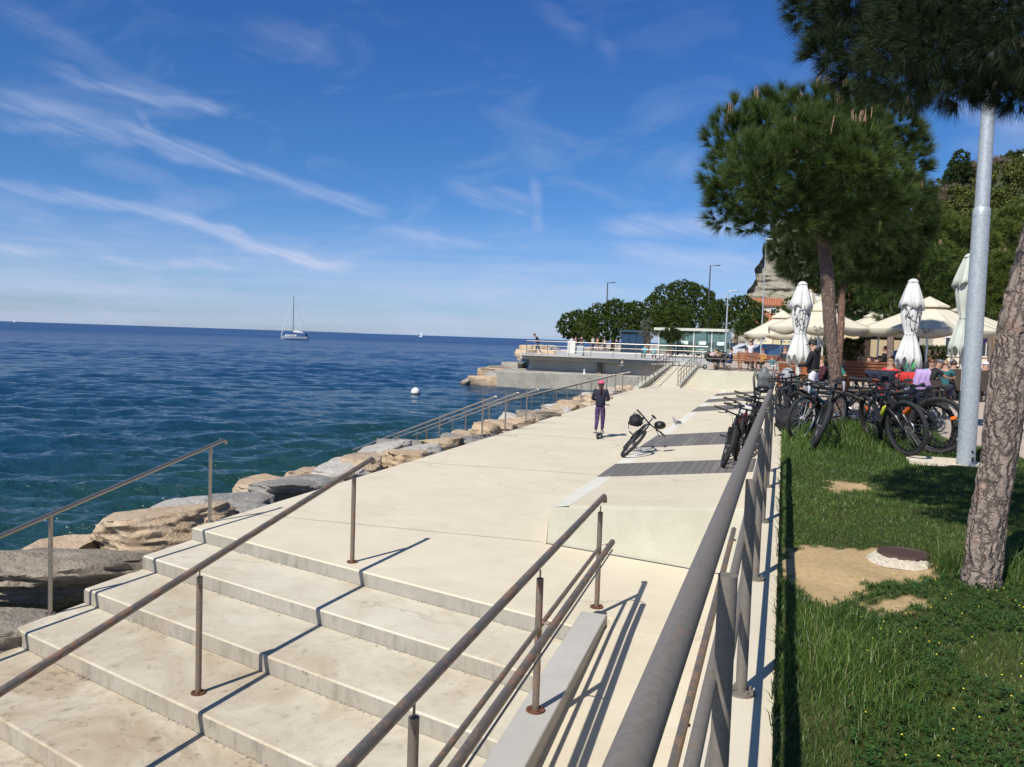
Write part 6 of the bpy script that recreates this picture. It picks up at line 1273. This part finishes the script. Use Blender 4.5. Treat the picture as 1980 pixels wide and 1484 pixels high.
# seated cafe guests
def sitter(label, x, y, deg, shirt, tr, z=1.0, h=1.72, **k): return person(label, (x, y, z-.0), h, deg, POSE('sit', **k.pop('P', {})), shirt, tr, **k)
sitter('seated woman in a maroon top with grey lap cover behind the standing man', 1.12, 27.2, 120, (.055, .012, .018), (.30, .32, .36), hair=(.16, .08, .03), longhair=False)
sitter('seated person in green and grey partly behind the central pine trunk', 1.55, 27.9, 200, (.03, .16, .12), (.3, .3, .33), hair=(.25, .12, .06))
sitter('grey-haired man in a white shirt and navy vest sitting behind the wooden bench', 2.75, 34.0, -10, (.60, .60, .60), (.02, .025, .05), hair=(.25, .2, .17), fat=1.15)
sitter('bareheaded dark man at the table between the two slim pine trunks', 4.5, 37.5, 200, (.02, .02, .04), (.02, .02, .02), hair=(.02, .015, .01))
person('waitress in black with brown hair standing by the slim left pine trunk', (4.0, 37.5, 1.0), 1.70, 60, POSE('stand', wrR=(.11, .16, .6), wrL=(-.11, .16, .6)), (.015, .015, .018), (.02, .02, .022), hair=(.16, .07, .03), longhair=True)
sitter('man in grey cap and black jersey leaning forward beside the white umbrella', 4.15, 27.3, -62, (.012, .012, .016), (.012, .014, .022), hat=(.12, .125, .13), skin=SKIN2, sleeve='short', hair=None, h=1.78, shoes=(.25, .28, .30), P=dict(chest=(0, .06, .475), neckb=(0, .13, .56), head=(0, .18, .625), top=(0, .19, .68), shR=(.108, .09, .53), shL=(-.108, .09, .53), elR=(.15, .2, .42), wrR=(.12, .32, .42), elL=(-.15, .2, .42), wrL=(-.12, .33, .43)))
sitter('man in white and turquoise cycling shirt bent over the table beside the grey cap', 5.0, 29.9, 150, (.35, .42, .46), (.05, .05, .06), hair=(.1, .06, .04), P=dict(neckb=(0, .05, .56), head=(0, .08, .63), top=(0, .09, .69)))
sitter('person in a white cap and dark top behind the wicker chair', 5.35, 30.8, 190, (.03, .03, .06), (.05, .05, .06), hat=(.66, .64, .72), hair=None)
sitter('cyclist in a black jersey seated in the wicker chair left of the lamp pole', 5.12, 29.2, 12, (.018, .018, .02), (.02, .02, .02), hair=(.05, .03, .02), fat=1.2)
sitter('cyclist in white jersey and white cap seated right of the lamp pole', 6.03, 29.3, 15, (.68, .68, .68), (.02, .02, .02), hat=(.66, .64, .70), hair=None, fat=1.15, sleeve='short')
sitter('person in a red cap farther back between umbrella and lamp pole', 4.75, 34.2, 170, (.06, .03, .03), (.03, .03, .03), hat=(.45, .03, .03), hair=None)
sitter('bald sunburnt man farther back beside the red cap', 5.15, 34.0, 160, (.25, .27, .4), (.03, .03, .03), hair=None, skin=SKIN)
sitter('person in a dark red top farther back in front of the cream wall', 5.8, 35.0, 190, (.16, .03, .05), (.03, .03, .03), hair=(.15, .05, .04))
sitter('person in dark purple beside the white jersey, mostly behind the near pine', 6.9, 30.6, 200, (.10, .04, .08), (.03, .03, .03), hair=(.2, .1, .07))
guests = [('navy top at the near dark table', (.02, .03, .07), 1.9, 30.4, 170, 0), ('white T-shirt left of the slim trunks', (.62, .62, .62), 3.55, 31.0, 190, 0), ('rust orange shirt under the left open umbrella', (.42, .13, .05), .75, 32.6, 20, 1), ('black shirt under the left open umbrella', (.02, .02, .02), 1.75, 33.6, 200, 0),
  ('grey hoodie under the left open umbrella', (.16, .16, .18), 2.25, 35.6, 170, 0), ('bright blue shirt under the right open umbrella', (.03, .13, .45), 5.5, 36.4, 190, 0), ('brown leather jacket under the right open umbrella', (.10, .05, .03), 6.3, 36.2, 170, 0), ('black fleece in front of the cream building', (.015, .015, .015), 7.2, 36.8, 150, 0),
  ('beige blouse between lamp pole and near trunk', (.50, .42, .32), 7.7, 33.2, 200, 1), ('dark green shirt right behind the wicker chairs', (.03, .07, .04), 6.75, 32.2, 180, 0), ('charcoal top beside the white umbrella base', (.05, .05, .055), 3.45, 29.2, 20, 0), ('crimson top at the table right of the slim trunks', (.35, .02, .04), 4.85, 38.8, 190, 1),
  ('pale blue shirt deep under the right umbrella', (.30, .38, .52), 4.0, 39.5, 160, 0), ('black vest deep under the left umbrella', (.02, .02, .025), .2, 36.2, 150, 0), ('mustard top deep under the left umbrella', (.45, .28, .05), 1.3, 38.8, 170, 1), ('olive jacket by the railing end', (.10, .10, .05), .45, 41.5, 180, 0), ('pink hoodie by the pushchair', (.50, .18, .26), -.1, 45.6, 190, 1), ('white blouse by the left row of benches', (.62, .6, .58), 1.0, 44.8, 200, 1)]
guests += [('red T-shirt behind the jacket-hung bicycle', (.5, .04, .04), 3.1, 27.6, 150, 0), ('pale yellow shirt beside the grey cap man', (.6, .55, .2), 3.4, 30.3, 40, 0), ('lavender top between bench and white umbrella', (.35, .28, .5), 3.2, 32.6, 200, 1), ('sky blue jersey behind the grey cap man', (.05, .3, .5), 4.45, 28.9, 170, 0),
  ('black and teal jersey by the greenish umbrella', (.02, .12, .13), 4.75, 28.4, -20, 0), ('dark jersey right beside the black-jersey cyclist', (.03, .025, .03), 5.5, 30.1, 190, 0), ('neon green jersey behind the wicker chairs', (.2, .5, .05), 5.75, 31.2, 170, 0), ('burgundy sweater behind the white jersey', (.16, .02, .05), 6.55, 31.0, 200, 0),
  ('grey shirt in the deep row behind the bench', (.2, .2, .22), 2.1, 36.8, 190, 0), ('white polo in the deep row behind the bench', (.6, .6, .6), 3.4, 37.6, 170, 0), ('tan coat behind the slatted bench, left end', (.36, .25, .14), 1.95, 31.9, 180, 1), ('coral top by the cream building', (.55, .16, .1), 8.1, 38.0, 190, 1)]
for i, (d, c_, x, y, a_, lh) in enumerate(guests): sitter('seated guest in %s' % d, x, y, a_, c_, ((.03, .03, .04), (.06, .07, .12), (.15, .12, .09))[i % 3], hair=((.03, .02, .015), (.14, .07, .035), (.30, .2, .1), (.05, .035, .025))[i % 4], longhair=bool(lh), sleeve='short' if i % 3 else 'long', face=y < 33, group='guests at the cafe tables')

# guests behind the grey railing above the retaining wall
sitter('woman in a pale pink top bending over the pram behind the cafe railing', -4.0, 50.0, -60, (.62, .42, .40), (.05, .05, .06), z=1.1, hair=(.03, .02, .02), P=dict(chest=(0, .07, .47), neckb=(0, .12, .53), head=(0, .17, .57), top=(0, .2, .62)))
sitter('person in blue denim sitting at the left table behind the cafe railing', -2.9, 49.6, 100, (.04, .07, .18), (.03, .05, .14), z=1.1)
sitter('person in orange and brown sitting at the left table behind the cafe railing', -2.1, 50.3, 250, (.42, .14, .04), (.05, .03, .02), z=1.1, hair=(.1, .05, .03))
person('dark-haired person in a white shirt standing behind the cafe railing', (-1.9, 51.6, 1.12), 1.72, 170, POSE('stand', elR=(.16, .02, .84), wrR=(.08, .04, .95), elL=(-.16, .02, .84), wrL=(-.08, .04, .95)), (.66, .66, .72), (.03, .03, .03), hair=(.02, .015, .012), face=False)
sitter('person in an ochre top sitting right of the middle railing post', -1.15, 49.5, 150, (.48, .24, .06), (.05, .04, .03), z=1.1, hair=(.2, .06, .04))
sitter('child in teal by the right end of the cafe railing', -.6, 48.9, 200, (.05, .2, .25), (.55, .55, .6), z=1.1, h=1.2, hair=(.15, .07, .04))
sitter('person in pale grey next to the closed umbrella behind the railing', .1, 47.5, 200, (.40, .42, .44), (.1, .1, .12), z=1.02, hair=(.12, .06, .04))
person('person in black and red standing left of the closed white umbrella', (.05, 37.2, 1.0), 1.55, 150, POSE('stand'), (.03, .03, .04), (.45, .05, .10), hair=(.22, .08, .05))
flush_skins()
T = thing('backpack', 'green and black rucksack behind the man in the grey cap', 'rucksack', (3.72, 27.9, 2.05)); mb = MB(); mb.sphere((0, 0, 0), (.26, .17, .20), 14, 10, rotm(0, .4, 0)); mb.build('shell', cloth((.05, .42, .12)), parent=T)
T = thing('backpack', 'dark navy rucksack standing under the man in the grey cap', 'rucksack', (3.75, 26.9, 1.32)); mb = MB(); mb.sphere((0, 0, 0), (.33, .25, .36), 14, 10); mb.build('shell', cloth((.012, .018, .045)), parent=T); mb = MB(); mb.tube([(.1, -.22, .2), (.16, -.27, 0), (.14, -.22, -.2)], .02, 6); mb.build('strap', M['blk'], parent=T)
# ---------------------------------------------------------------- cafe furniture
def canvas(name, c, tr=.28):
    m, t, b = newmat(name); n = t.noise(t.obj(), 3, 4, .6); t.put(b.inputs['Base Color'], t.ramp(n, [(.3, tuple(x*.92 for x in c)), (.7, c)])); b.inputs['Roughness'].default_value = .85; b.inputs['Specular IOR Level'].default_value = .2
    t.put(b.inputs['Normal'], t.bump(t.noise(t.obj(), 5, 4, .6), .3, .03)); tl = t.new('ShaderNodeBsdfTranslucent'); t.put(tl.inputs[0], c); mx = t.new('ShaderNodeMixShader'); mx.inputs[0].default_value = tr
    out = m.node_tree.nodes['Material Output']; t.l.new(b.outputs[0], mx.inputs[1]); t.l.new(tl.outputs[0], mx.inputs[2]); t.l.new(mx.outputs[0], out.inputs[0]); return m
M['canvas_w'] = canvas('white_canvas', (.84, .84, .81)); M['canvas_c'] = canvas('cream_canvas', (.82, .76, .61)); M['canvas_g'] = canvas('greenish_white_canvas', (.70, .74, .66)); M['ink'] = simple('black_print', (.02, .02, .02), .7)
def printed(mat, z0, z1, seed):
    """the same canvas with its bold black print between two heights, on one side"""
    m = mat.copy(); m.name = 'printed_canvas'; t = NT(m.node_tree); b = m.node_tree.nodes['Principled BSDF']; co = t.obj(); x, y, z = t.sep(co)
    q = t.vec('MULTIPLY', co, (7, 7, 3.2)); v = t.voro(t.vec('ADD', q, (seed*3.1, 0, 0)), 1.5, 'DISTANCE_TO_EDGE'); k = t.math('MULTIPLY', t.maprange(v, .05, .09, 1, 0), t.maprange(t.noise(q, .9, 3), .44, .50, 0, 1))
    band = t.math('MULTIPLY', t.math('GREATER_THAN', z, z0), t.math('LESS_THAN', z, z1)); an = -pi/2-seed*.7+.45
    side = t.math('GREATER_THAN', t.math('ADD', t.math('MULTIPLY', x, cos(an)), t.math('MULTIPLY', y, sin(an))), .045)
    k = t.math('MULTIPLY', k, t.math('MULTIPLY', band, side)); src = b.inputs['Base Color'].links[0].from_socket; t.put(b.inputs['Base Color'], t.mix(k, src, (.015, .015, .015))); return m
def closed_umbrella(label, x, y, ztop, mat, seed, s=1., pole='white_dull', prints=True, z0=1.0, base=True, group='closed cafe umbrellas'):
    T = thing('closed_umbrella', label, 'umbrella', (x, y, z0), seed*.7, group); h = ztop-z0; n = 64; g = random.Random(seed)
    def part(prof, name, amp, k, ph, flare=0):
        mb = MB()
        def f(w, i):
            u = i/(len(prof)-1); return 1+amp*(.35+.65*u)*(cos(k*w+ph+u*.8)+.35*cos((2*k+1)*w+ph*2)+.18*sin(3*w+seed))
        mb.lathe(prof, n, f=f); vs = list(mb.v); m_ = len(prof)
        for j in range(n):     # ragged hem
            i0 = (m_-1)*n+j; vx, vy, vz = vs[i0]; vs[i0] = (vx, vy, vz+flare*(cos(k*2*pi*j/n+ph)+.5*sin(2*2*pi*j/n+seed)))
        mb.v = vs; return mb.build(name, mat, parent=T, ang=80, thick=.006)
    Z = lambda d: h-d*s
    part([(.001, Z(-.02)), (.07*s, Z(0)), (.12*s, Z(.05)), (.12*s, Z(.09))], 'cap', .05, 8, 0)
    part([(.06*s, Z(.04)), (.12*s, Z(.10)), (.19*s, Z(.32)), (.25*s, Z(.55)), (.28*s, Z(.72))], 'upper_tier', .20, 5, g.random()*6, .06*s)
    low = part([(.10*s, Z(.45)), (.21*s, Z(.62)), (.235*s, Z(.85)), (.19*s, Z(1.15)), (.125*s, Z(1.40)), (.19*s, Z(1.62)), (.27*s, Z(1.95)), (.29*s, Z(2.15))], 'canopy', .15, 9, g.random()*6, .12*s)
    if prints: low.data.materials[0] = printed(mat, Z(1.38), Z(.74), seed)
    mb = MB(); mb.torus((0, 0, Z(1.40)), .135*s, .012, 30, 6, rotm(pi/2, 0, 0)); mb.build('tie', mat, parent=T)
    mb = MB(); mb.tube([(0, 0, .05), (0, 0, h)], .035, 12); [mb.tube([(.07*cos(a), .07*sin(a), Z(2.5)), (.045*cos(a), .045*sin(a), Z(.3))], .012, 6) for a in (0, 1.57, 3.14, 4.7)]; mb.build('pole', M[pole], parent=T)
    mb = MB(); mb.tube([(0, 0, .04), (0, 0, .75)], .055, 12); mb.build('pole_sleeve', simple('dark_green_sleeve', (.03, .06, .05), .5) if pole != 'alu' else M['alu'], parent=T)
    if base: mb = MB(); mb.box((0, 0, .05), (.95, .95, .10), rotm(0, 0, .6)); mb.build('base_slab', M['white_dull'], parent=T, bevel=.02)
    return T
closed_umbrella('closed white umbrella with a black print beside the man in the black cap', .38, 23.1, 4.22, M['canvas_w'], 1, .96, base=False)
closed_umbrella('closed white umbrella on a white square base between the slim pines and the open umbrella', 2.86, 21.9, 4.22, M['canvas_w'], 2, .94, pole='alu')
closed_umbrella('closed greenish white umbrella half hidden behind the lamp pole, tallest', 3.40, 18.4, 4.45, M['canvas_g'], 3, .90, prints=False, base=False)
for i, (lab, x, y, z, mt) in enumerate((('small closed cream umbrella behind the open one, leftmost of three tips', .93, 37.3, 4.95, 'canvas_c'), ('small closed white umbrella tip right beside the cream tip', 1.18, 38.4, 4.85, 'canvas_w'), ('closed cream umbrella tip touching the bare curved trunk', 1.50, 36.5, 5.05, 'canvas_c'))): closed_umbrella(lab, x, y, z, M[mt], 5+i, 1., prints=False)
def open_umbrella(label, x, y, ze, zp, D_, ang=0, logo=True, group='open cream cafe umbrellas'):
    T = thing('open_umbrella', label, 'umbrella', (x, y, 1.0), ang, group); r = D_/2/cos(pi/8); n = 8; ZE, ZP = ze-1, zp-1; off = pi/8; m_ = 8
    def pt(k, u, rr, za, zb, sag=0):
        a = k*pi/4+off-pi/2-pi/4; return Vector((rr*cos(a), rr*sin(a), 0))
    mb = MB(); vs = []; fs = []; NU, NV = 8, 8
    for k in range(8):
        A_ = pt(k, 0, 1, 0, 0); B2 = pt(k+1, 0, 1, 0, 0); o = len(vs)
        for i in range(NV+1):
            v = .24+.76*i/NV
            for j in range(NU+1):
                u = j/NU; p = A_.lerp(B2, u)*r*v; z = ZP-.18-(ZP-.18-ZE)*v-.03*sin(pi*v)*(1-.4*sin(pi*u))-.03*sin(pi*u)*v; vs.append((p.x, p.y, z))
        for j in range(NU+1):     # valance, its lower edge a shallow bow
            u = j/NU; p = A_.lerp(B2, u)*r*1.003; vs.append((p.x, p.y, ZE-.03*sin(pi*u)-.12-.15*sin(pi*u)))
        for i in range(NV+1):
            for j in range(NU): a = o+i*(NU+1)+j; fs.append((a, a+NU+1, a+NU+2, a+1))
    mb.add(vs, fs); can = mb.build('canopy', M['canvas_c'], parent=T, ang=25, thick=.01)
    mb = MB()
    for k in range(8):
        A_ = pt(k, 0, 1, 0, 0)*r*.30; B2 = pt(k+1, 0, 1, 0, 0)*r*.30; mb.add([(0, 0, ZP), (A_.x, A_.y, ZP-.36), (B2.x, B2.y, ZP-.36)], [(0, 1, 2)]); mb.add([(A_.x, A_.y, ZP-.36), (A_.x, A_.y, ZP-.41), (B2.x, B2.y, ZP-.41), (B2.x, B2.y, ZP-.36)], [(0, 1, 2, 3)])
    mb.build('vent_top', M['canvas_c'], parent=can, smooth=False, thick=.008)
    for k in range(8): A_ = pt(k, 0, 1, 0, 0); mb = MB(); mb.tube([(0, 0, ZP-.3), (A_.x*r*.97, A_.y*r*.97, ZE-.06)], .014, 6); mb.build('rib', M['alu'], parent=T)
    mb = MB(); mb.tube([(0, 0, 0), (0, 0, ZP)], .04, 10); mb.build('pole', M['alu'], parent=T); mb = MB(); mb.box((0, 0, .05), (.9, .9, .1)); mb.build('base_slab', M['slab'], parent=T, bevel=.02)
    if logo:                      # script mark on the front valance: a round capital, a run of small letters, an underline
        mb = MB(); yy = -r*cos(pi/8)*1.003-.012; zc = ZE-.12; k = .44
        P3 = lambda a, b_: (a*k, yy, zc+b_*k)
        mb.tube([P3(-.32+.10*cos(a), .12+.15*sin(a)-.12*cos(a)*.3) for a in np.linspace(-2.2, 3.6, 16)], .011, 5)
        mb.tube([P3(-.27+.05*sin(i*.9), -.02-.03*i) for i in range(4)]+[P3(-.18, -.10), P3(-.12, -.02)], .010, 5)
        for q in range(9): mb.tube([P3(-.12+q*.062, -.03+q*.018), P3(-.10+q*.062, .055+q*.018), P3(-.085+q*.062, -.02+q*.018), P3(-.06+q*.062, .0+q*.018)], .008, 5)
        mb.tube([P3(-.30, -.20), P3(.05, -.12), P3(.46, -.02)], .007, 5); mb.tube([P3(-.02, .22), P3(.05, .26), P3(.12, .22)], .008, 5); mb.tube([P3(.0, .17), P3(.12, .19)], .008, 5)
        mb.build('script_mark', simple('grey_print', (.16, .15, .13), .8), parent=can)
    return T
open_umbrella('open cream umbrella behind the curved bare trunk, left of the two nearest', 1.20, 33.1, 3.28, 4.28, 3.55, -.03)
open_umbrella('open cream umbrella with the script mark, right of the slim pine trunks', 4.90, 33.2, 3.30, 4.50, 4.4, -.14)
open_umbrella('open cream umbrella farther back between the two nearest', 4.1, 41.5, 3.4, 4.4, 4.2, .2, False)
open_umbrella('open cream umbrella farther left in front of the yellow building', -.15, 44.0, 3.15, 4.35, 3.6, .1, False)
open_umbrella('open cream umbrella whose edge shows right of the lamp pole', 7.6, 42.0, 3.6, 4.7, 4.2, .1, False)
M['wood_red'] = simple('red_brown_timber', (.23, .075, .028), .55, var=.3, scale=5, bump=.3, bscale=30); M['wood_tan'] = simple('tan_timber', (.42, .22, .09), .6, var=.25, scale=5)
def bench(label, x, y, rz, w=1.7, z=1.0, slats=6, mat='wood_red', group='slatted cafe benches'):
    T = thing('bench', label, 'bench', (x, y, z), rz, group)
    for s_ in (-1, 1): mb = MB(); mb.box((s_*(w/2-.12), .02, .55), (.07, .09, 1.1), rotm(-.08, 0, 0)); mb.box((s_*(w/2-.12), .30, .22), (.07, .07, .44)); mb.box((s_*(w/2-.12), .17, .42), (.06, .5, .05)); mb.build('leg_frame', M[mat], parent=T, bevel=.006)
    mb = MB(); [mb.box((0, .10+.11*i, .455), (w, .095, .03)) for i in range(4)]; mb.build('seat', M[mat], parent=T, bevel=.005)
    mb = MB(); [mb.box((0, -.02-.012*i, .56+.105*i), (w, .03, .075), rotm(-.08, 0, 0)) for i in range(slats)]; mb.build('backrest', M[mat], parent=T, bevel=.005); return T
def table(label, x, y, rz, z=1.0, w=1.4, d=.8, mat='wood_tan', group='cafe tables'):
    T = thing('table', label, 'table', (x, y, z), rz, group); mb = MB(); [mb.box((0, -d/2+d/8+d/4*i, .74), (w, d/4-.015, .035)) for i in range(4)]; mb.build('tabletop', M[mat], parent=T, bevel=.004)
    for sx in (-1, 1):
        for sy in (-1, 1): mb = MB(); mb.box((sx*(w/2-.08), sy*(d/2-.08), .36), (.06, .06, .72)); mb.build('leg', M[mat], parent=T, smooth=False)
    return T
bench('high-backed red-brown slatted bench right of the central pine trunk', 2.75, 29.2, 0, 1.7); bench('red-brown slatted bench just behind the nearer one', 2.7, 31.2, pi, 1.7, slats=5)
bench('short brown slatted bench between the two slim pine trunks', 4.35, 31.6, 0, 1.1, mat='wood_tan'); bench('red-brown bench end standing left of the closed white umbrella', -.0+.25, 31.0, .3, .9, slats=5); bench('tan slatted bench behind the closed white umbrella', .62, 34.5, .1, 1.3, mat='wood_tan', slats=5)
table('wooden table in front of the grey-haired man', 3.1, 35.2, 0); table('dark wooden table before the waitress', 4.4, 36.6, .1, mat='wood_red'); table('wooden table by the two wicker chairs', 5.9, 30.6, .15, w=1.8, mat='wood_red'); table('wooden table beside the seated maroon woman', 1.4, 29.0, 0, w=1.1)
table('left wooden table behind the cafe railing', -2.6, 50.6, .05, 1.1, 1.9, mat='wood_tan'); table('right wooden table behind the cafe railing', -1.1, 50.8, .05, 1.1, 1.3, mat='wood_red')
bench('tan bench in front of the left table behind the cafe railing', -3.2, 51.6, 0, 1.8, 1.12, 4, 'wood_tan'); bench('dark brown bench behind the middle railing post', -1.95, 49.0, 0, 1.2, 1.1, 5); bench('reddish bench near the right end of the cafe railing', -.7, 51.4, 0, 1.3, 1.1, 4)
wick = simple('dark_wicker', (.055, .038, .028), .75, var=.35, scale=40, bump=.8, bscale=90, bdist=.01)
def wicker(label, x, y, rz):
    T = thing('wicker_chair', label, 'chair', (x, y, 1.0), rz, 'wicker chairs with square backs'); mb = MB(); mb.box((0, -.27, .66), (.60, .06, .66), rotm(-.06, 0, 0)); mb.build('backrest', wick, parent=T, bevel=.02)
    mb = MB(); mb.box((0, 0, .38), (.58, .54, .12)); mb.build('seat', wick, parent=T, bevel=.02)
    for s_ in (-1, 1):
        mb = MB(); mb.box((s_*.29, 0, .55), (.05, .52, .24)); mb.build('armrest', wick, parent=T, bevel=.01)
        for y_ in (-.25, .24): mb = MB(); mb.box((s_*.27, y_, .16), (.045, .045, .33)); mb.build('leg', wick, parent=T, smooth=False)
    return T
wicker('dark wicker chair left of the lamp pole, holding the black-jersey cyclist', 5.12, 29.05, radians(12)); wicker('dark wicker chair right of the lamp pole, holding the white-jersey cyclist', 6.03, 29.15, radians(15)); wicker('dark wicker chair under the man in the grey cap', 4.1, 27.3, radians(-62)); wicker('dark wicker chair farthest right, behind the near pine trunk', 7.4, 30.2, radians(30))
def plain_chair(label, x, y, rz, c):
    T = thing('chair', label, 'chair', (x, y, gy(y)), rz); mb = MB(); mb.box((0, 0, .44), (.42, .42, .03)); mb.build('seat', c, parent=T, bevel=.01); mb = MB(); mb.box((0, -.2, .72), (.42, .03, .4)); mb.build('backrest', c, parent=T, bevel=.01)
    for sx in (-1, 1):
        for sy in (-1, 1): mb = MB(); mb.tube([(sx*.18, sy*.18, 0), (sx*.18, sy*.18, .43)], .014, 6); mb.build('leg', M['alu'], parent=T)
for i, (lab, x, y, r_) in enumerate((('black plain chair of the seated grey-haired man', 2.75, 33.9, -.2), ('black plain chair of the maroon woman', 1.12, 27.1, 2.1), ('black plain chair of the red-capped guest', 4.75, 34.3, 3), ('black plain chair of the bald guest', 5.15, 34.1, 2.8), ('black plain chair at the table between slim trunks', 4.5, 37.6, 3.4), ('black plain chair of the white-capped guest', 5.35, 30.9, 3.3))): plain_chair(lab, x, y, r_, M['blk_matt'])
# prams
def pram(label, x, y, z, rz, c, cover=None):
    T = thing('pram', label, 'pram', (x, y, z), rz); mb = MB(); mb.tube([(-.45, 0, .95), (-.30, 0, .98), (.1, .0, .45), (.42, 0, .12)], .016, 8); mb.tube([(-.25, -.25, .12), (.05, -.25, .5), (-.45, -.25, .95)], .014, 8); mb.tube([(-.25, .25, .12), (.05, .25, .5), (-.45, .25, .95)], .014, 8); mb.build('frame', M['alu'], parent=T)
    mb = MB(); mb.sphere((.08, 0, .62), (.36, .24, .2), 16, 10); mb.build('seat', c, parent=T); mb = MB(); mb.sphere((-.08, 0, .78), (.27, .26, .26), 16, 10, f=lambda p: 1 if p.x < .3 else .75); mb.build('hood', c, parent=T)
    if cover: mb = MB(); mb.sphere((.12, 0, .83), (.26, .25, .12), 14, 8, f=lambda p: 1+.12*sin(p.x*9)*cos(p.y*8)); mb.build('blanket', cover, parent=T)
    for px_, py_ in ((-.28, -.28), (-.28, .28), (.42, -.1)): mb = MB(); mb.torus((px_, py_, .13), .10, .028, 20, 6); mb.build('wheel', M['tyre'], parent=T)
pram('black pram with a pale pink blanket at the left end of the cafe railing', -4.0, 48.6, 1.08, .1, M['cloth_blk'], cloth((.60, .42, .40))); pram('dark pram second from the left behind the cafe railing', -3.3, 48.5, 1.08, 2.9, M['cloth_blk']); pram('pale grey pushchair by the bench end left of the closed umbrella', -.45, 41.0, 1.02, 1.2, simple('grey_fabric', (.3, .31, .33), .8)) if 0 else None
T = thing('pushchair', 'folding grey pushchair left of the closed white umbrella', 'pushchair', (-.05+.2, 28.8, 1.0), 1.2); mb = MB(); mb.sphere((0, 0, .55), (.3, .22, .28), 14, 10); mb.build('seat', simple('grey_fabric', (.3, .31, .33), .8), parent=T)
mb = MB(); [mb.tube([(-.4, s_*.22, 1.0), (.3, s_*.24, .12)], .014, 8) for s_ in (-1, 1)]; mb.tube([(-.4, -.22, 1.0), (-.4, .22, 1.0)], .016, 8); mb.build('frame', M['alu'], parent=T)
for px_, py_ in ((-.2, -.26), (-.2, .26), (.32, -.24), (.32, .24)): mb = MB(); mb.torus((px_, py_, .12), .10, .024, 18, 6); mb.build('wheel', M['tyre'], parent=T)
# pigeon on the promenade
T = thing('pigeon', 'grey pigeon standing on the promenade behind the tilted bike', 'pigeon', (-3.0, 25.3, .0), radians(200)); pg = simple('pigeon_feathers', (.27, .27, .29), .7, var=.35, scale=25)
mb = MB(); mb.tube([(-.19, 0, .085), (-.12, 0, .10), (-.04, 0, .12), (.04, 0, .155), (.075, 0, .20), (.085, 0, .235), (.10, 0, .25), (.118, 0, .25)], [.008, .025, .055, .055, .034, .024, .026, .012], 12); mb.build('body', pg, parent=T)
mb = MB(); [mb.sphere((-.05, s_*.045, .125), (.10, .014, .04), 10, 6, rotm(0, .2, 0)) for s_ in (-1, 1)]; mb.build('wings', simple('dark_wing', (.10, .10, .12), .7), parent=T); mb = MB(); mb.tube([(.115, 0, .25), (.145, 0, .243)], [.007, .002], 6); mb.build('beak', M['blk'], parent=T)
for s_ in (-1, 1): mb = MB(); mb.tube([(0, s_*.02, .08), (.005, s_*.022, .005), (.03, s_*.022, .003)], .005, 5); mb.build('leg', simple('pigeon_leg', (.3, .08, .06), .6), parent=T)
# bright boats of far marina, quay details
T = thing('bollard', 'small white bollard on the lower quay by the drain column', 'bollard', (-13.2, 56.6, .15)); mb = MB(); mb.lathe([(0, .35), (.09, .33), (.06, .2), (.10, .02), (.12, 0)], 16); mb.build('body', M['white_dull'], parent=T)

# clipped hedge, and a dark hut added for the dark interior under the umbrellas
def hedge(label, x0, x1, y, d, z0, h, seed):
    g = np.random.default_rng(seed); T = thing('hedge', label, 'hedge'); K = int((x1-x0)*h*90+(x1-x0)*d*60); f = g.random(K) < .7
    P_ = np.stack([g.uniform(x0, x1, K), np.where(f, y+g.normal(0, .06, K), g.uniform(y, y+d, K)), np.where(f, g.uniform(z0, z0+h, K), z0+h+g.normal(0, .05, K))], 1); A_ = np.where(f[:, None], np.array([[0, -1, .3]]), np.array([[0, -.2, 1.]]))+g.normal(size=(K, 3))*.3
    V, F = needles(P_, A_, 12, .16, .07, g, hi=1.4); np_mesh('foliage', V, F, M['needle_dark'], parent=T); mb = MB(); mb.box(((x0+x1)/2, y+d/2, z0+h/2), (x1-x0-.1, d-.1, h-.12)); mb.build('stems', M['bark_far'], parent=T, smooth=False)
hedge('dark clipped hedge behind the grey-haired man, right of the central pine trunk', .9, 3.6, 42.5, .8, 1.0, 1.9, 5); hedge('green hedge visible under the right open umbrella', 5.6, 8.0, 47.5, .9, 1.0, 1.7, 6)
T = thing('backdrop_hut', 'added dark hut standing in for the gloom between the slim trunks and white umbrella', 'hut', (5.0, 45.0, 1.0)); mb = MB(); mb.box((0, 1, 1.25), (2.6, 2, 2.5)); mb.build('wall', simple('dark_backdrop', (.05, .03, .02), .8, var=.3), parent=T, smooth=False); mb = MB(); mb.box((0, .9, 2.58), (3.1, 2.7, .14)); mb.build('roof', M['white_dull'], parent=T, smooth=False); mb = MB(); mb.box((0, -.01, 1.6), (1.8, .04, .9)); mb.build('hatch', simple('ochre_hatch', (.45, .36, .22), .8), parent=T, smooth=False)  # hut added as dark backdrop; its hatch panel is plain pale ochre
